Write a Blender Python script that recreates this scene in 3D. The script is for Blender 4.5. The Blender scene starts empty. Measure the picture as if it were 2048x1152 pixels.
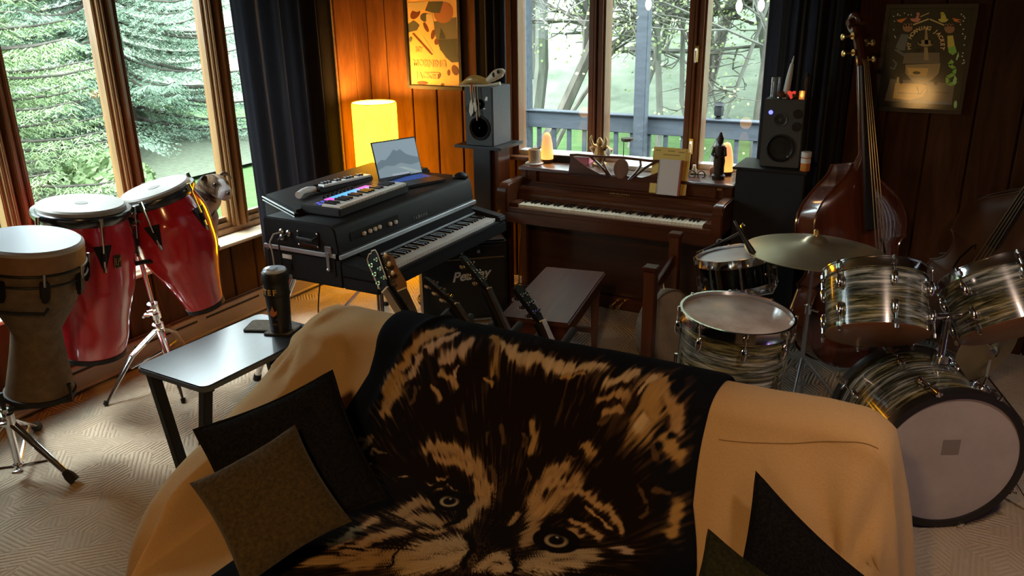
import bpy, bmesh, math, random
import numpy as np
from mathutils import Matrix, Vector, noise
V = Vector
PI = math.pi
SC = bpy.context.scene
COL = SC.collection
RND = random.Random(7)

# ---------------------------------------------------------------- camera
CAM = V((0, 0, 2.02))
FOCAL, YAW, PITCH, ROLL = 1640.0, math.radians(-28.7), math.radians(19.6), math.radians(-0.92)
_fw = V((math.sin(YAW) * math.cos(PITCH), math.cos(YAW) * math.cos(PITCH), -math.sin(PITCH)))
_r0 = V((math.cos(YAW), -math.sin(YAW), 0)); _u0 = _r0.cross(_fw)
_r = _r0 * math.cos(ROLL) + _u0 * math.sin(ROLL)
_u = _u0 * math.cos(ROLL) - _r0 * math.sin(ROLL)
cam = bpy.data.cameras.new('camera'); cam_o = bpy.data.objects.new('camera', cam); COL.objects.link(cam_o)
cam.sensor_width = 36; cam.lens = 36 * FOCAL / 2048; cam.clip_start = .05; cam.clip_end = 300
cam_o.matrix_world = Matrix(((_r.x, _u.x, -_fw.x, CAM.x), (_r.y, _u.y, -_fw.y, CAM.y), (_r.z, _u.z, -_fw.z, CAM.z), (0, 0, 0, 1)))
SC.camera = cam_o

# ---------------------------------------------------------------- view, sky, lights
SC.view_settings.view_transform = 'Standard'; SC.view_settings.look = 'None'
SC.view_settings.exposure = 1.0; SC.view_settings.gamma = 1.0; SC.view_settings.use_curve_mapping = False
SC.cycles.use_denoising = True
SC.cycles.max_bounces = 8; SC.cycles.diffuse_bounces = 4; SC.cycles.glossy_bounces = 4
SC.cycles.transparent_max_bounces = 16; SC.cycles.sample_clamp_indirect = 6.0
SC.cycles.caustics_reflective = False; SC.cycles.caustics_refractive = False
world = bpy.data.worlds.new('overcast_sky'); SC.world = world; world.use_nodes = True
wn = world.node_tree; wn.nodes.clear()
w_out = wn.nodes.new('ShaderNodeOutputWorld'); w_bg = wn.nodes.new('ShaderNodeBackground')
w_tc = wn.nodes.new('ShaderNodeTexCoord'); w_sep = wn.nodes.new('ShaderNodeSeparateXYZ'); w_rmp = wn.nodes.new('ShaderNodeValToRGB')
wn.links.new(w_tc.outputs['Generated'], w_sep.inputs[0]); wn.links.new(w_sep.outputs['Z'], w_rmp.inputs[0])
wn.links.new(w_rmp.outputs[0], w_bg.inputs['Color']); wn.links.new(w_bg.outputs[0], w_out.inputs[0])
w_rmp.color_ramp.elements[0].position = 0.0; w_rmp.color_ramp.elements[0].color = (.34, .40, .42, 1)
w_rmp.color_ramp.elements[1].position = 0.7; w_rmp.color_ramp.elements[1].color = (.84, .94, 1.0, 1)
w_bg.inputs['Strength'].default_value = 9.5

def light(name, kind, loc, power, col, size=None, aim=None, **kw):
    d = bpy.data.lights.new(name, kind); d.energy = power; d.color = col
    if kind == 'AREA':
        d.shape = 'RECTANGLE'; d.size, d.size_y = size
    elif size: d.shadow_soft_size = size
    for k, v in kw.items(): setattr(d, k, v)
    o = bpy.data.objects.new(name, d); COL.objects.link(o); o.location = loc
    if aim is not None: o.rotation_euler = (V(aim) - V(loc)).to_track_quat('-Z', 'Y').to_euler()
    return o
# the room's own warm lamp, on the ceiling of the upper level behind the photographer
light('ceiling_downlight', 'SPOT', (-.35, -.35, 2.70), 74, (1, .56, .21), .10, (-.95, 1.75, .5), spot_size=math.radians(92), spot_blend=.7)
light('drum_fill', 'SPOT', (.7, 1.9, 2.70), 46, (1, .74, .58), .12, (-.05, 3.5, .0), spot_size=math.radians(72), spot_blend=.8)  # added lamp brightening drums and carpet, in place of light from upstairs
light('table_lamp', 'POINT', (-.50, -1.0, .80), 12, (1, .52, .16), .17)
# hazy sun high over the side of the house
sun = light('hazy_sun', 'SUN', (-8, 0, 12), 3.4, (1, .98, .95), None, None); sun.data.angle = math.radians(20)
sun.rotation_euler = V((.52, .12, -.85)).to_track_quat('-Z', 'Y').to_euler()
light('accent_bulb', 'POINT', (1.15, 2.6, .60), .7, (.50, .25, 1.0), .05)
# daylight portals in the two window openings
def portal(name, loc, size, aim):
    o = light(name, 'AREA', loc, 1, (1, 1, 1), size, aim); o.data.cycles.is_portal = True
portal('window_daylight', (-4.3, 3.0, 1.45), (2.55, 1.75), (0, 3.0, 1.45))
portal('piano_window_daylight', (-1.9, 5.3, 1.62), (1.95, 1.4), (-1.9, 0, 1.62))

# ---------------------------------------------------------------- helpers: points
def _ray(x, y): return _r * ((x - 1024) / FOCAL) - _u * ((y - 576) / FOCAL) + _fw
def at(x, y, X=None, Y=None, Z=None, w=None):
    """room point seen at (x, y) of the photograph on a room plane X, Y or Z (or at a depth w)"""
    d = _ray(x, y)
    t = w if w is not None else (X - CAM.x) / d.x if X is not None else (Y - CAM.y) / d.y if Y is not None else (Z - CAM.z) / d.z
    return CAM + d * t

# ---------------------------------------------------------------- helpers: meshes
def frame(o, z=(0, 0, 1), x=(1, 0, 0)):
    z = V(z).normalized(); x = V(x); x = (x - z * x.dot(z)).normalized(); y = z.cross(x); o = V(o)
    return Matrix(((x.x, y.x, z.x, o.x), (x.y, y.y, z.y, o.y), (x.z, y.z, z.z, o.z), (0, 0, 0, 1)))
def T(x=0, y=0, z=0): return Matrix.Translation((x, y, z))
def RX(a): return Matrix.Rotation(math.radians(a), 4, 'X')
def RY(a): return Matrix.Rotation(math.radians(a), 4, 'Y')
def RZ(a): return Matrix.Rotation(math.radians(a), 4, 'Z')

class M:
    def __init__(s): s.v = []; s.f = []
    def add(s, vs, fs, mx=None):
        n = len(s.v)
        s.v += [(mx @ V(p)) if mx is not None else V(p) for p in vs]
        s.f += [tuple(n + i for i in f) for f in fs]; return s
    def box(s, c, d, mx=None):
        x, y, z = c; a, b, h = d[0] / 2, d[1] / 2, d[2] / 2
        vs = [(x + i * a, y + j * b, z + k * h) for k in (-1, 1) for j in (-1, 1) for i in (-1, 1)]
        return s.add(vs, [(0, 2, 3, 1), (4, 5, 7, 6), (0, 1, 5, 4), (2, 6, 7, 3), (0, 4, 6, 2), (1, 3, 7, 5)], mx)
    def span(s, a, b, mx=None):
        return s.box([(p + q) / 2 for p, q in zip(a, b)], [abs(p - q) for p, q in zip(a, b)], mx)
    def lathe(s, prof, n=32, mx=None, caps=True):
        vs = []; fs = []
        for r, z in prof:
            for i in range(n):
                a = 2 * PI * i / n; vs.append((r * math.cos(a), r * math.sin(a), z))
        for k in range(len(prof) - 1):
            for i in range(n):
                j = (i + 1) % n; fs.append((k * n + i, k * n + j, (k + 1) * n + j, (k + 1) * n + i))
        if caps:
            if prof[0][0] > 1e-5: fs.append(tuple(range(n - 1, -1, -1)))
            if prof[-1][0] > 1e-5: fs.append(tuple((len(prof) - 1) * n + i for i in range(n)))
        return s.add(vs, fs, mx)
    def tube(s, pts, r, n=8, mx=None, closed=False):
        pts = [V(p) for p in pts]; m = len(pts); vs = []; fs = []; prev = None
        for i, p in enumerate(pts):
            if closed: t = pts[(i + 1) % m] - pts[i - 1]
            else: t = pts[min(i + 1, m - 1)] - pts[max(i - 1, 0)]
            t = t.normalized() if t.length > 1e-9 else V((0, 0, 1))
            if prev is None: ref = V((0, 0, 1)) if abs(t.z) < .9 else V((1, 0, 0)); x = t.cross(ref).normalized()
            else: x = (prev - t * prev.dot(t)); x = x.normalized() if x.length > 1e-6 else t.orthogonal().normalized()
            prev = x; y = t.cross(x); rr = r[i] if isinstance(r, (list, tuple)) else r
            for k in range(n):
                a = 2 * PI * k / n; vs.append(p + x * (rr * math.cos(a)) + y * (rr * math.sin(a)))
        for i in range(m if closed else m - 1):
            for k in range(n):
                j = (k + 1) % n; i2 = (i + 1) % m
                fs.append((i * n + k, i * n + j, i2 * n + j, i2 * n + k))
        if not closed: fs += [tuple(range(n - 1, -1, -1)), tuple((m - 1) * n + k for k in range(n))]
        return s.add(vs, fs, mx)
    def rod(s, a, b, r, n=10, mx=None): return s.tube([a, b], r, n, mx)
    def prism(s, poly, z0, z1, mx=None):
        n = len(poly)
        vs = [(p[0], p[1], z0) for p in poly] + [(p[0], p[1], z1) for p in poly]
        fs = [tuple(range(n - 1, -1, -1)), tuple(range(n, 2 * n))] + [(i, (i + 1) % n, n + (i + 1) % n, n + i) for i in range(n)]
        return s.add(vs, fs, mx)
    def sph(s, c, r, n=16, m=10, mx=None):
        if not isinstance(r, (tuple, list)): r = (r, r, r)
        vs = [(c[0], c[1], c[2] - r[2])]; fs = []
        for k in range(1, m):
            t = PI * k / m - PI / 2
            for i in range(n):
                a = 2 * PI * i / n
                vs.append((c[0] + r[0] * math.cos(t) * math.cos(a), c[1] + r[1] * math.cos(t) * math.sin(a), c[2] + r[2] * math.sin(t)))
        vs.append((c[0], c[1], c[2] + r[2])); top = len(vs) - 1
        for i in range(n):
            j = (i + 1) % n
            fs.append((0, 1 + j, 1 + i)); fs.append((top, top - n + i, top - n + j))
            for k in range(m - 2): fs.append((1 + k * n + i, 1 + k * n + j, 1 + (k + 1) * n + j, 1 + (k + 1) * n + i))
        return s.add(vs, fs, mx)
    def grid(s, fn, nu, nv, mx=None):
        vs = [fn(i / nu, j / nv) for j in range(nv + 1) for i in range(nu + 1)]
        fs = [(j * (nu + 1) + i, j * (nu + 1) + i + 1, (j + 1) * (nu + 1) + i + 1, (j + 1) * (nu + 1) + i) for j in range(nv) for i in range(nu)]
        return s.add(vs, fs, mx)
    def torus(s, R, r, n=40, k=8, mx=None, z=0):
        return s.tube([(R * math.cos(2 * PI * i / n), R * math.sin(2 * PI * i / n), z) for i in range(n)], r, k, mx, True)
    def obj(s, name, mat, parent=None, bevel=0, smooth=35, seg=2, label=None):
        me = bpy.data.meshes.new(name); me.from_pydata([tuple(p) for p in s.v], [], s.f)
        if bevel:
            b = bmesh.new(); b.from_mesh(me); b.normal_update()
            es = [e for e in b.edges if len(e.link_faces) == 2 and e.calc_face_angle(0) > .6]
            bmesh.ops.bevel(b, geom=es, offset=bevel, segments=seg, affect='EDGES', clamp_overlap=True); b.to_mesh(me); b.free()
        me.validate(); me.update()
        if smooth:
            me.shade_smooth(); me.set_sharp_from_angle(angle=math.radians(smooth))
        o = bpy.data.objects.new(name, me); COL.objects.link(o)
        if mat is not None: me.materials.append(mat)
        if parent is not None: o.parent = parent
        if label: o['label'] = label
        return o

def thing(name, label, cat, mx=None, group=None):
    o = bpy.data.objects.new(name, None); COL.objects.link(o); o.empty_display_size = .1
    if mx is not None: o.matrix_world = mx
    o['label'] = label; o['category'] = cat
    if group: o['group'] = group
    return o
def tag(o, label, cat, group=None, mx=None, kind=None):
    o['label'] = label; o['category'] = cat
    if group: o['group'] = group
    if kind: o['kind'] = kind
    if mx is not None: o.matrix_world = mx
    return o
def struct(o, label=None):
    o['kind'] = 'structure'
    if label: o['label'] = label
    return o
def kids(o): return [c for c in bpy.data.objects if c.parent == o]
def copy_tree(o, mx=None, label=None, parent=None):
    c = o.copy(); COL.objects.link(c)
    if parent is not None: c.parent = parent
    for ch in kids(o):
        if ch is not c: copy_tree(ch, parent=c)
    if mx is not None: c.matrix_world = mx
    if label: c['label'] = label
    return c
def text(body, size, mat, parent=None, mx=None, name='lettering', extrude=.0006, bold=0, align='CENTER', font_shear=0, spacing=1.0):
    cu = bpy.data.curves.new(name, 'FONT'); cu.body = body; cu.size = size; cu.extrude = extrude; cu.align_x = align; cu.align_y = 'CENTER'
    cu.offset = bold; cu.shear = font_shear; cu.space_character = spacing; cu.resolution_u = 3
    tmp = bpy.data.objects.new(name, cu); COL.objects.link(tmp)
    me = bpy.data.meshes.new_from_object(tmp.evaluated_get(bpy.context.evaluated_depsgraph_get()))
    bpy.data.objects.remove(tmp); bpy.data.curves.remove(cu)
    o = bpy.data.objects.new(name, me); COL.objects.link(o); me.materials.clear(); me.materials.append(mat)
    if parent is not None: o.parent = parent
    if mx is not None: o.matrix_local = mx
    return o

# ---------------------------------------------------------------- helpers: materials
def mat(name, col=(.5, .5, .5), rough=.5, metal=0, spec=.5, coat=0, emit=None, estr=0, alpha=1, trans=0, ior=1.45, sheen=0):
    m = bpy.data.materials.new(name); m.use_nodes = True; b = m.node_tree.nodes['Principled BSDF']; i = b.inputs
    i['Base Color'].default_value = (*col, 1); i['Roughness'].default_value = rough; i['Metallic'].default_value = metal
    i['Specular IOR Level'].default_value = spec; i['Coat Weight'].default_value = coat; i['Coat Roughness'].default_value = .06
    i['Transmission Weight'].default_value = trans; i['IOR'].default_value = ior; i['Sheen Weight'].default_value = sheen
    if emit: i['Emission Color'].default_value = (*emit, 1); i['Emission Strength'].default_value = estr
    return m
class N:
    """tiny node-graph helper on a material's tree"""
    def __init__(s, m): s.t = m.node_tree; s.b = s.t.nodes['Principled BSDF']
    def n(s, kind, **kw):
        x = s.t.nodes.new('ShaderNode' + kind)
        for k, v in kw.items():
            if k.startswith('i_'): x.inputs[k[2:].replace('_', ' ')].default_value = v
            else: setattr(x, k, v)
        return x
    def l(s, a, b): s.t.links.new(a, b)
    def coord(s, which='Object', scale=(1, 1, 1), rot=(0, 0, 0)):
        c = s.n('TexCoord'); mp = s.n('Mapping'); mp.inputs['Scale'].default_value = scale; mp.inputs['Rotation'].default_value = rot
        s.l(c.outputs[which], mp.inputs['Vector']); return mp.outputs[0]
    def noise(s, vec, scale=5, detail=4, rough=.55, dist=0):
        x = s.n('TexNoise'); x.inputs['Scale'].default_value = scale; x.inputs['Detail'].default_value = detail
        x.inputs['Roughness'].default_value = rough; x.inputs['Distortion'].default_value = dist; s.l(vec, x.inputs['Vector']); return x.outputs[0]
    def ramp(s, fac, stops):
        x = s.n('ValToRGB'); e = x.color_ramp.elements
        while len(e) < len(stops): e.new(.5)
        for k, (p, c) in enumerate(stops): e[k].position = p; e[k].color = (*c, 1) if len(c) == 3 else c
        s.l(fac, x.inputs[0]); return x.outputs[0]
    def math(s, op, a, b=None, c=None):
        x = s.n('Math', operation=op)
        for k, v in enumerate((a, b, c)):
            if v is None: continue
            if isinstance(v, (int, float)): x.inputs[k].default_value = v
            else: s.l(v, x.inputs[k])
        return x.outputs[0]
    def bump(s, h, strength=.3, dist=.01):
        x = s.n('Bump'); x.inputs['Strength'].default_value = strength; x.inputs['Distance'].default_value = dist
        s.l(h, x.inputs['Height']); s.l(x.outputs[0], s.b.inputs['Normal'])
    def base(s, out): s.l(out, s.b.inputs['Base Color'])
def noisy(name, stops, scale=8, stretch=(1, 1, 1), rough=.6, bump=0, detail=5, dist=0, bdist=.005, **kw):
    m = mat(name, stops[0][1], rough, **kw); g = N(m); f = g.noise(g.coord('Object', stretch), scale, detail, .6, dist)
    g.base(g.ramp(f, stops))
    if bump: g.bump(f, bump, bdist)
    return m
def wood(name, c0, c1, axis='X', scale=6, rough=.35, coat=0, bump=.05):
    st = {'X': (.12, 2, 2), 'Y': (2, .12, 2), 'Z': (2, 2, .12)}[axis]
    return noisy(name, [(.3, c0), (.7, c1)], scale, st, rough, bump, 6, .6, .002, coat=coat)

# ---------------------------------------------------------------- shared materials
MT = {}
MT['black'] = mat('black_plastic', (.010, .010, .011), .45, spec=.3)
MT['rubber'] = mat('black_rubber', (.010, .010, .010), .75)
MT['foam'] = mat('black_foam', (.012, .012, .013), .9)
MT['chrome'] = mat('chrome', (.82, .82, .84), .12, 1)
MT['steel'] = mat('dull_steel', (.45, .45, .46), .32, 1)
MT['brass'] = mat('brass', (.75, .50, .18), .28, 1)
MT['gold_print'] = mat('gold_print', (.42, .27, .07), .5)
MT['ivory'] = mat('ivory_keys', (.74, .67, .52), .3)
MT['white_keys'] = mat('white_keys', (.72, .70, .66), .3)
MT['ebony'] = mat('black_keys', (.012, .010, .010), .28)
MT['white'] = mat('white_plastic', (.72, .72, .72), .35)
MT['walnut'] = wood('piano_walnut', (.042, .0115, .004), (.105, .031, .011), 'X', 7, .28, .35, .03)
MT['walnut_z'] = wood('piano_walnut_upright', (.042, .0115, .004), (.098, .029, .010), 'Z', 7, .30, .3, .03)
MT['walnut_y'] = wood('bench_walnut', (.032, .0095, .004), (.080, .024, .010), 'Y', 7, .36, .0, .03)
MT['walnut_y'].node_tree.nodes['Principled BSDF'].inputs['Specular IOR Level'].default_value = .12
MT['cable'] = mat('black_cable', (.010, .010, .010), .5)
MT['grey_cloth'] = mat('speaker_cloth', (.015, .015, .015), .95)

# ---------------------------------------------------------------- room shell
XL, YB, XR, YF, ZC = -4.10, 5.25, 2.60, -2.40, 2.75
def carpet():
    m = mat('carved_carpet', (.40, .33, .25), .95, spec=.1, sheen=.2); g = N(m)
    c = g.coord('Object')
    vo = g.n('TexVoronoi'); vo.inputs['Scale'].default_value = 7.5; vo.inputs['Randomness'].default_value = .9; g.l(c, vo.inputs['Vector'])
    sp = g.n('SeparateColor'); g.l(vo.outputs['Color'], sp.inputs[0])
    a = g.math('MULTIPLY', g.math('FLOOR', g.math('MULTIPLY', sp.outputs[0], 3.99)), PI / 4)
    xy = g.n('SeparateXYZ'); g.l(c, xy.inputs[0])
    wob = g.noise(c, 9, 2)
    d = g.math('ADD', g.math('MULTIPLY', xy.outputs[0], g.math('COSINE', a)), g.math('MULTIPLY', xy.outputs[1], g.math('SINE', a)))
    d = g.math('ADD', g.math('MULTIPLY', d, 2 * PI / .020), g.math('MULTIPLY', wob, 3.0))
    w = g.math('POWER', g.math('MULTIPLY_ADD', g.math('SINE', d), .5, .5), .55)
    brk = g.math('GREATER_THAN', g.noise(c, 30, 3), .40)
    h = g.math('MAXIMUM', w, g.math('SUBTRACT', 1.0, brk))
    fz = g.noise(c, 260, 3)
    h2 = g.math('ADD', h, g.math('MULTIPLY', fz, .35))
    g.bump(h2, .62, .010)
    big = g.noise(c, 3, 4)
    g.base(g.ramp(g.math('ADD', g.math('MULTIPLY', big, .6), g.math('MULTIPLY', fz, .4)), [(.3, (.34, .275, .20)), (.7, (.47, .39, .29))]))
    return m
floor = struct(M().grid(lambda u, v: (XL - .3 + u * (XR - XL + .3), YF + v * (YB + .1 - YF), 0), 8, 8).obj('floor', carpet()))

def planks(m, along, p, lo, hi, z0, z1, width, thick, start=0.0):
    """vertical boards with open V joints on the plane along='x' (at Y=p) or 'y' (at X=p)"""
    g, c = .009, .006
    k = math.floor((lo - start) / width)
    while start + k * width < hi:
        a = max(lo, start + k * width); b = min(hi, start + (k + 1) * width); k += 1
        if b - a < .012: continue
        if abs(a - lo) > 1e-6: a += g / 2
        if abs(b - hi) > 1e-6: b -= g / 2
        prof = [(a, thick), (a, c), (a + c, 0), (b - c, 0), (b, c), (b, thick)]
        n = len(m.v)
        for z in (z0, z1):
            for q, t in prof: m.v.append(V((q, p + t, z)) if along == 'x' else V((p - t, q, z)))
        L = len(prof)
        for i in range(L - 1): m.f.append((n + i, n + i + 1, n + L + i + 1, n + L + i) if along == 'x' else (n + i + 1, n + i, n + L + i, n + L + i + 1))
def panel_wood():
    m = mat('barn_board_panelling', (.2, .09, .03), .7, spec=.12); g = N(m); c = g.coord('Object', (1.6, 1.6, .22))
    f = g.noise(c, 7, 7, .62, 1.4); kn = g.noise(g.coord('Object', (2.2, 2.2, 1.1)), 2.3, 3, .5, .4)
    f2 = g.math('ADD', g.math('MULTIPLY', f, .75), g.math('MULTIPLY', kn, .3))
    g.base(g.ramp(f2, [(.25, (.030, .0118, .0044)), (.5, (.068, .027, .0098)), (.8, (.112, .050, .018))])); g.bump(f, .35, .004); return m
PANEL = panel_wood()
back = M()
planks(back, 'x', YB, XL, XR, 0, .90, .222, .05, -3.934)
planks(back, 'x', YB, XL, -2.86, .90, ZC, .222, .05, -3.934)
planks(back, 'x', YB, -.93, XR, .90, ZC, .222, .05, -3.934)
planks(back, 'x', YB, -2.86, -.93, 2.32, ZC, .222, .05, -3.934)
back.span((XL - .3, YB + .045, 0), (XR, YB + .10, .90)); back.span((XL - .3, YB + .045, .9), (-2.86, YB + .10, ZC)); back.span((-.93, YB + .045, .9), (XR, YB + .10, ZC)); back.span((-2.86, YB + .045, 2.32), (-.93, YB + .10, ZC))
struct(back.obj('wall_back', PANEL, smooth=0))
left = M()
planks(left, 'y', XL, YF, YB, 0, .515, .205, .05, 4.674)
planks(left, 'y', XL, 4.26, YB, .515, ZC, .205, .05, 4.674)
planks(left, 'y', XL, YF, 1.72, .515, ZC, .205, .05, 4.674)  # unseen near stretch, closed off to keep daylight from the near carpet
planks(left, 'y', XL, 1.72, 4.26, 2.38, ZC, .205, .05, 4.674)
for a, b, z0, z1 in ((YF, YB, 0, .515), (4.26, YB + .1, .515, ZC), (YF, 1.72, .515, ZC), (1.72, 4.26, 2.38, ZC)): left.span((XL - .30, a, z0), (XL - .045, b, z1))
struct(left.obj('wall_left', PANEL, smooth=0))
right = M(); planks(right, 'y', -XR, -YB, -YF, 0, ZC, .205, .05)
struct(right.obj('wall_right', PANEL, smooth=0, )).rotation_euler = (0, 0, PI)
dim = mat('upper_level_paint', (.07, .05, .035), .9)
rear = M(); rear.span((XL - .3, YF - .1, 0), (XR + .1, YF, ZC)); struct(rear.obj('wall_rear', dim, smooth=0))
ceil = M(); ceil.span((XL - .3, YF - .1, ZC), (XR + .1, YB + .1, ZC + .1)); struct(ceil.obj('ceiling', mat('ceiling_paint', (.09, .065, .045), .9), smooth=0))

# ---------------------------------------------------------------- windows
WFR = wood('window_oak', (.17, .075, .025), (.34, .165, .06), 'Z', 9, .38, .25, .05)
WFR_DK = wood('window_oak_dark', (.090, .030, .010), (.18, .068, .024), 'Z', 9, .38, .25, .05)
SILLW = wood('pale_sill', (.52, .40, .26), (.66, .55, .40), 'Y', 9, .35, .3, .04)
GLASS = bpy.data.materials.new('window_glass'); GLASS.use_nodes = True
_t = GLASS.node_tree; _t.nodes.clear(); _o = _t.nodes.new('ShaderNodeOutputMaterial'); _mx = _t.nodes.new('ShaderNodeMixShader')
_tr = _t.nodes.new('ShaderNodeBsdfTransparent'); _tr.inputs[0].default_value = (.95, .985, .97, 1); _gl = _t.nodes.new('ShaderNodeBsdfGlossy'); _gl.inputs['Roughness'].default_value = .02
_fr = _t.nodes.new('ShaderNodeLayerWeight'); _pw = _t.nodes.new('ShaderNodeMath'); _pw.operation = 'POWER'; _pw.inputs[1].default_value = 5
_ma = _t.nodes.new('ShaderNodeMath'); _ma.operation = 'MULTIPLY_ADD'; _ma.inputs[1].default_value = .6; _ma.inputs[2].default_value = .02
_t.links.new(_fr.outputs['Facing'], _pw.inputs[0]); _t.links.new(_pw.outputs[0], _ma.inputs[0]); _t.links.new(_ma.outputs[0], _mx.inputs[0]); _t.links.new(_tr.outputs[0], _mx.inputs[1]); _t.links.new(_gl.outputs[0], _mx.inputs[2]); _t.links.new(_mx.outputs[0], _o.inputs[0])
GLASS2 = GLASS.copy(); GLASS2.name = 'poster_glass'; [n for n in GLASS2.node_tree.nodes if n.type == 'BSDF_GLOSSY'][0].inputs['Roughness'].default_value = .08
trk = M().span((XL - .28, 1.72, .515), (-4.05, 4.26, .535)).obj('trim_1', SILLW, bevel=.004); struct(trk, 'pale wooden sill under the long side window')
XW = -4.27
def bar_y(m, y0, y1, z0, z1, x0=XW - .05, x1=XW + .05): m.span((x0, y0, z0), (x1, y1, z1))
def mull(m, yc, w, z0, z1):
    """moulded mullion: two sash stiles with a raised centre strip and stepped edges"""
    a = yc - w / 2; b = yc + w / 2
    m.span((XW - .06, a, z0), (XW + .010, b, z1))
    m.span((XW, a + .018, z0), (XW + .035, yc - .024, z1)); m.span((XW, yc + .024, z0), (XW + .035, b - .018, z1))
    m.span((XW, a + .034, z0), (XW + .052, yc - .034, z1)); m.span((XW, yc + .034, z0), (XW + .052, b - .034, z1))
    m.span((XW, yc - .013, z0), (XW + .066, yc + .013, z1))
ms = [(2.445, .165), (3.14, .155), (3.90, .175)]
edges = [1.72] + [m[0] for m in ms] + [4.26]
for i in range(len(edges) - 1):
    wl = struct(M().span((XW - .012, edges[i], .60), (XW - .006, edges[i + 1], 2.36)).obj('window_%d' % (i + 1), GLASS, smooth=0), 'side window pane of clear glass')
    f = M(); a, b = edges[i], edges[i + 1]
    f.span((XW - .05, a, .535), (XW + .03, b, .575)); f.span((XW - .05, a, .57), (XW + .012, b, .605)); f.span((XW - .05, a, .60), (XW - .014, b, .64))
    f.span((XW - .05, a, 2.30), (XW + .03, b, 2.38))
    f.obj('window_rail', WFR, wl, bevel=.004)
for i, (y, w) in enumerate(ms):
    m = M(); mull(m, y, w, .575, 2.36); struct(m.obj('trim_%d' % (i + 2), WFR, bevel=.005), 'moulded oak mullion of the side window')
# piano window (back wall)
m = M().span((-2.86, YB - .05, .90), (-.93, YB + .16, .925)).obj('trim_8', WFR_DK, bevel=.004); struct(m, 'dark wooden sill of the piano window')
bx = [-2.86, -2.215, -1.538, -.93]
for i in range(3):
    wl = struct(M().span((bx[i], YB + .105, .96), (bx[i + 1], YB + .111, 2.30)).obj('window_%d' % (8 + i), GLASS, smooth=0), 'clear glass pane of the piano window')
    f = M(); f.span((bx[i], YB + .05, .925), (bx[i + 1], YB + .14, .96)); f.span((bx[i], YB + .05, 2.27), (bx[i + 1], YB + .14, 2.32)); f.obj('window_rail', mat('pale_rail', (.55, .55, .52), .5) if i == 0 else bpy.data.materials['pale_rail'], wl, bevel=.004)
for i, (x, w) in enumerate(((-2.84, .05), (-2.215, .12), (-1.538, .115), (-.95, .05))):
    m = M(); a, b = x - w / 2, x + w / 2
    m.span((a, YB + .03, .925), (b, YB + .15, 2.32))
    if w > .1:
        m.span((a + .014, YB + .010, .925), (x - .014, YB + .05, 2.32)); m.span((x + .014, YB + .010, .925), (b - .014, YB + .05, 2.32))
        m.span((x - .008, YB - .006, .925), (x + .008, YB + .05, 2.32))
    struct(m.obj('trim_%d' % (9 + i), WFR_DK, bevel=.004), 'dark moulded post of the piano window')
# brass sash latches on the right mullion
for z, lab in ((1.08, 'small brass sash latch low on the piano window post'), (1.66, 'small brass sash latch high on the piano window post')):
    x = -1.538 + .012; mx = T(x, YB - .006, z)
    t = thing('sash_latch', lab, 'latch', mx)
    M().span((-.014, -.006, -.05), (.014, 0, .05)).obj('base_plate', MT['brass'], t, bevel=.002)
    M().tube([(0, -.01, .03), (.004, -.03, .02), (.004, -.034, -.05)], [.008, .008, .005], 8).obj('lever', MT['ivory'], t)
# baseboard heater and wall outlet
hc = mat('heater_enamel', (.33, .26, .20), .45)
h = thing('baseboard_heater', 'long low beige baseboard heater under the side window', 'heater', T(0, 0, 0))
m = M()
prof = [(-4.10, .155), (-4.045, .155), (-4.035, .145), (-4.035, .118), (-4.028, .112), (-4.028, .035), (-4.022, .03), (-4.022, .02), (-4.10, .02)]
y0, y1 = -1.5, 4.5
for a, b in ((y0, y1),):
    n = len(m.v)
    for y in (a, b): m.v += [V((p[0], y, p[1])) for p in prof]
    L = len(prof); m.f += [(n + i, n + (i + 1) % L, n + L + (i + 1) % L, n + L + i) for i in range(L)] + [tuple(n + i for i in range(L - 1, -1, -1)), tuple(n + L + i for i in range(L))]
m.obj('casing', hc, h, smooth=0)
g = M()
yy = y0 + .1
while yy < y1 - .1:
    g.span((-4.086, yy, .154), (-4.060, yy + .006, .1565)); yy += .013
g.obj('grille', mat('heater_slots', (.02, .015, .012), .8), h, smooth=0)
g = M(); yy = y0 + .05
while yy < y1 - .3:
    g.span((-4.034, yy, .119), (-4.0335, yy + .46, .133)); yy += .53
g.obj('damper_slot', bpy.data.materials['heater_slots'], h, smooth=0)
g = M()
for yy in (1.9, 3.05, 3.85): g.span((-4.09, yy, .15), (-4.033, yy + .03, .158))
g.obj('joint_cover', hc, h, smooth=0)
wo = thing('wall_outlet', 'brown outlet plate on the panelling under the side window', 'outlet', T(-4.10, 3.50, .30))
M().span((-.002, -.035, -.057), (.008, .035, .057)).obj('cover_plate', mat('brown_plate', (.045, .028, .02), .5), wo, bevel=.003)
for z in (-.022, .022): M().span((.007, -.015, z - .014), (.010, .015, z + .014)).obj('socket', MT['black'], wo, bevel=.003)

# ---------------------------------------------------------------- outdoors
lawn_m = noisy('lawn_grass', [(.3, (.042, .085, .026)), (.7, (.068, .12, .042))], 6, rough=.95, bump=.4, detail=8, bdist=.03, spec=.1)
lawn = M().grid(lambda u, v: (-46 + u * 49.5, -30 + v * 80, -.02 + .05 * math.sin(u * 9) * math.sin(v * 11)), 20, 20)
lawn = lawn.obj('lawn', lawn_m); struct(lawn)
lawn.location = (0, 0, -.10)
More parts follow.
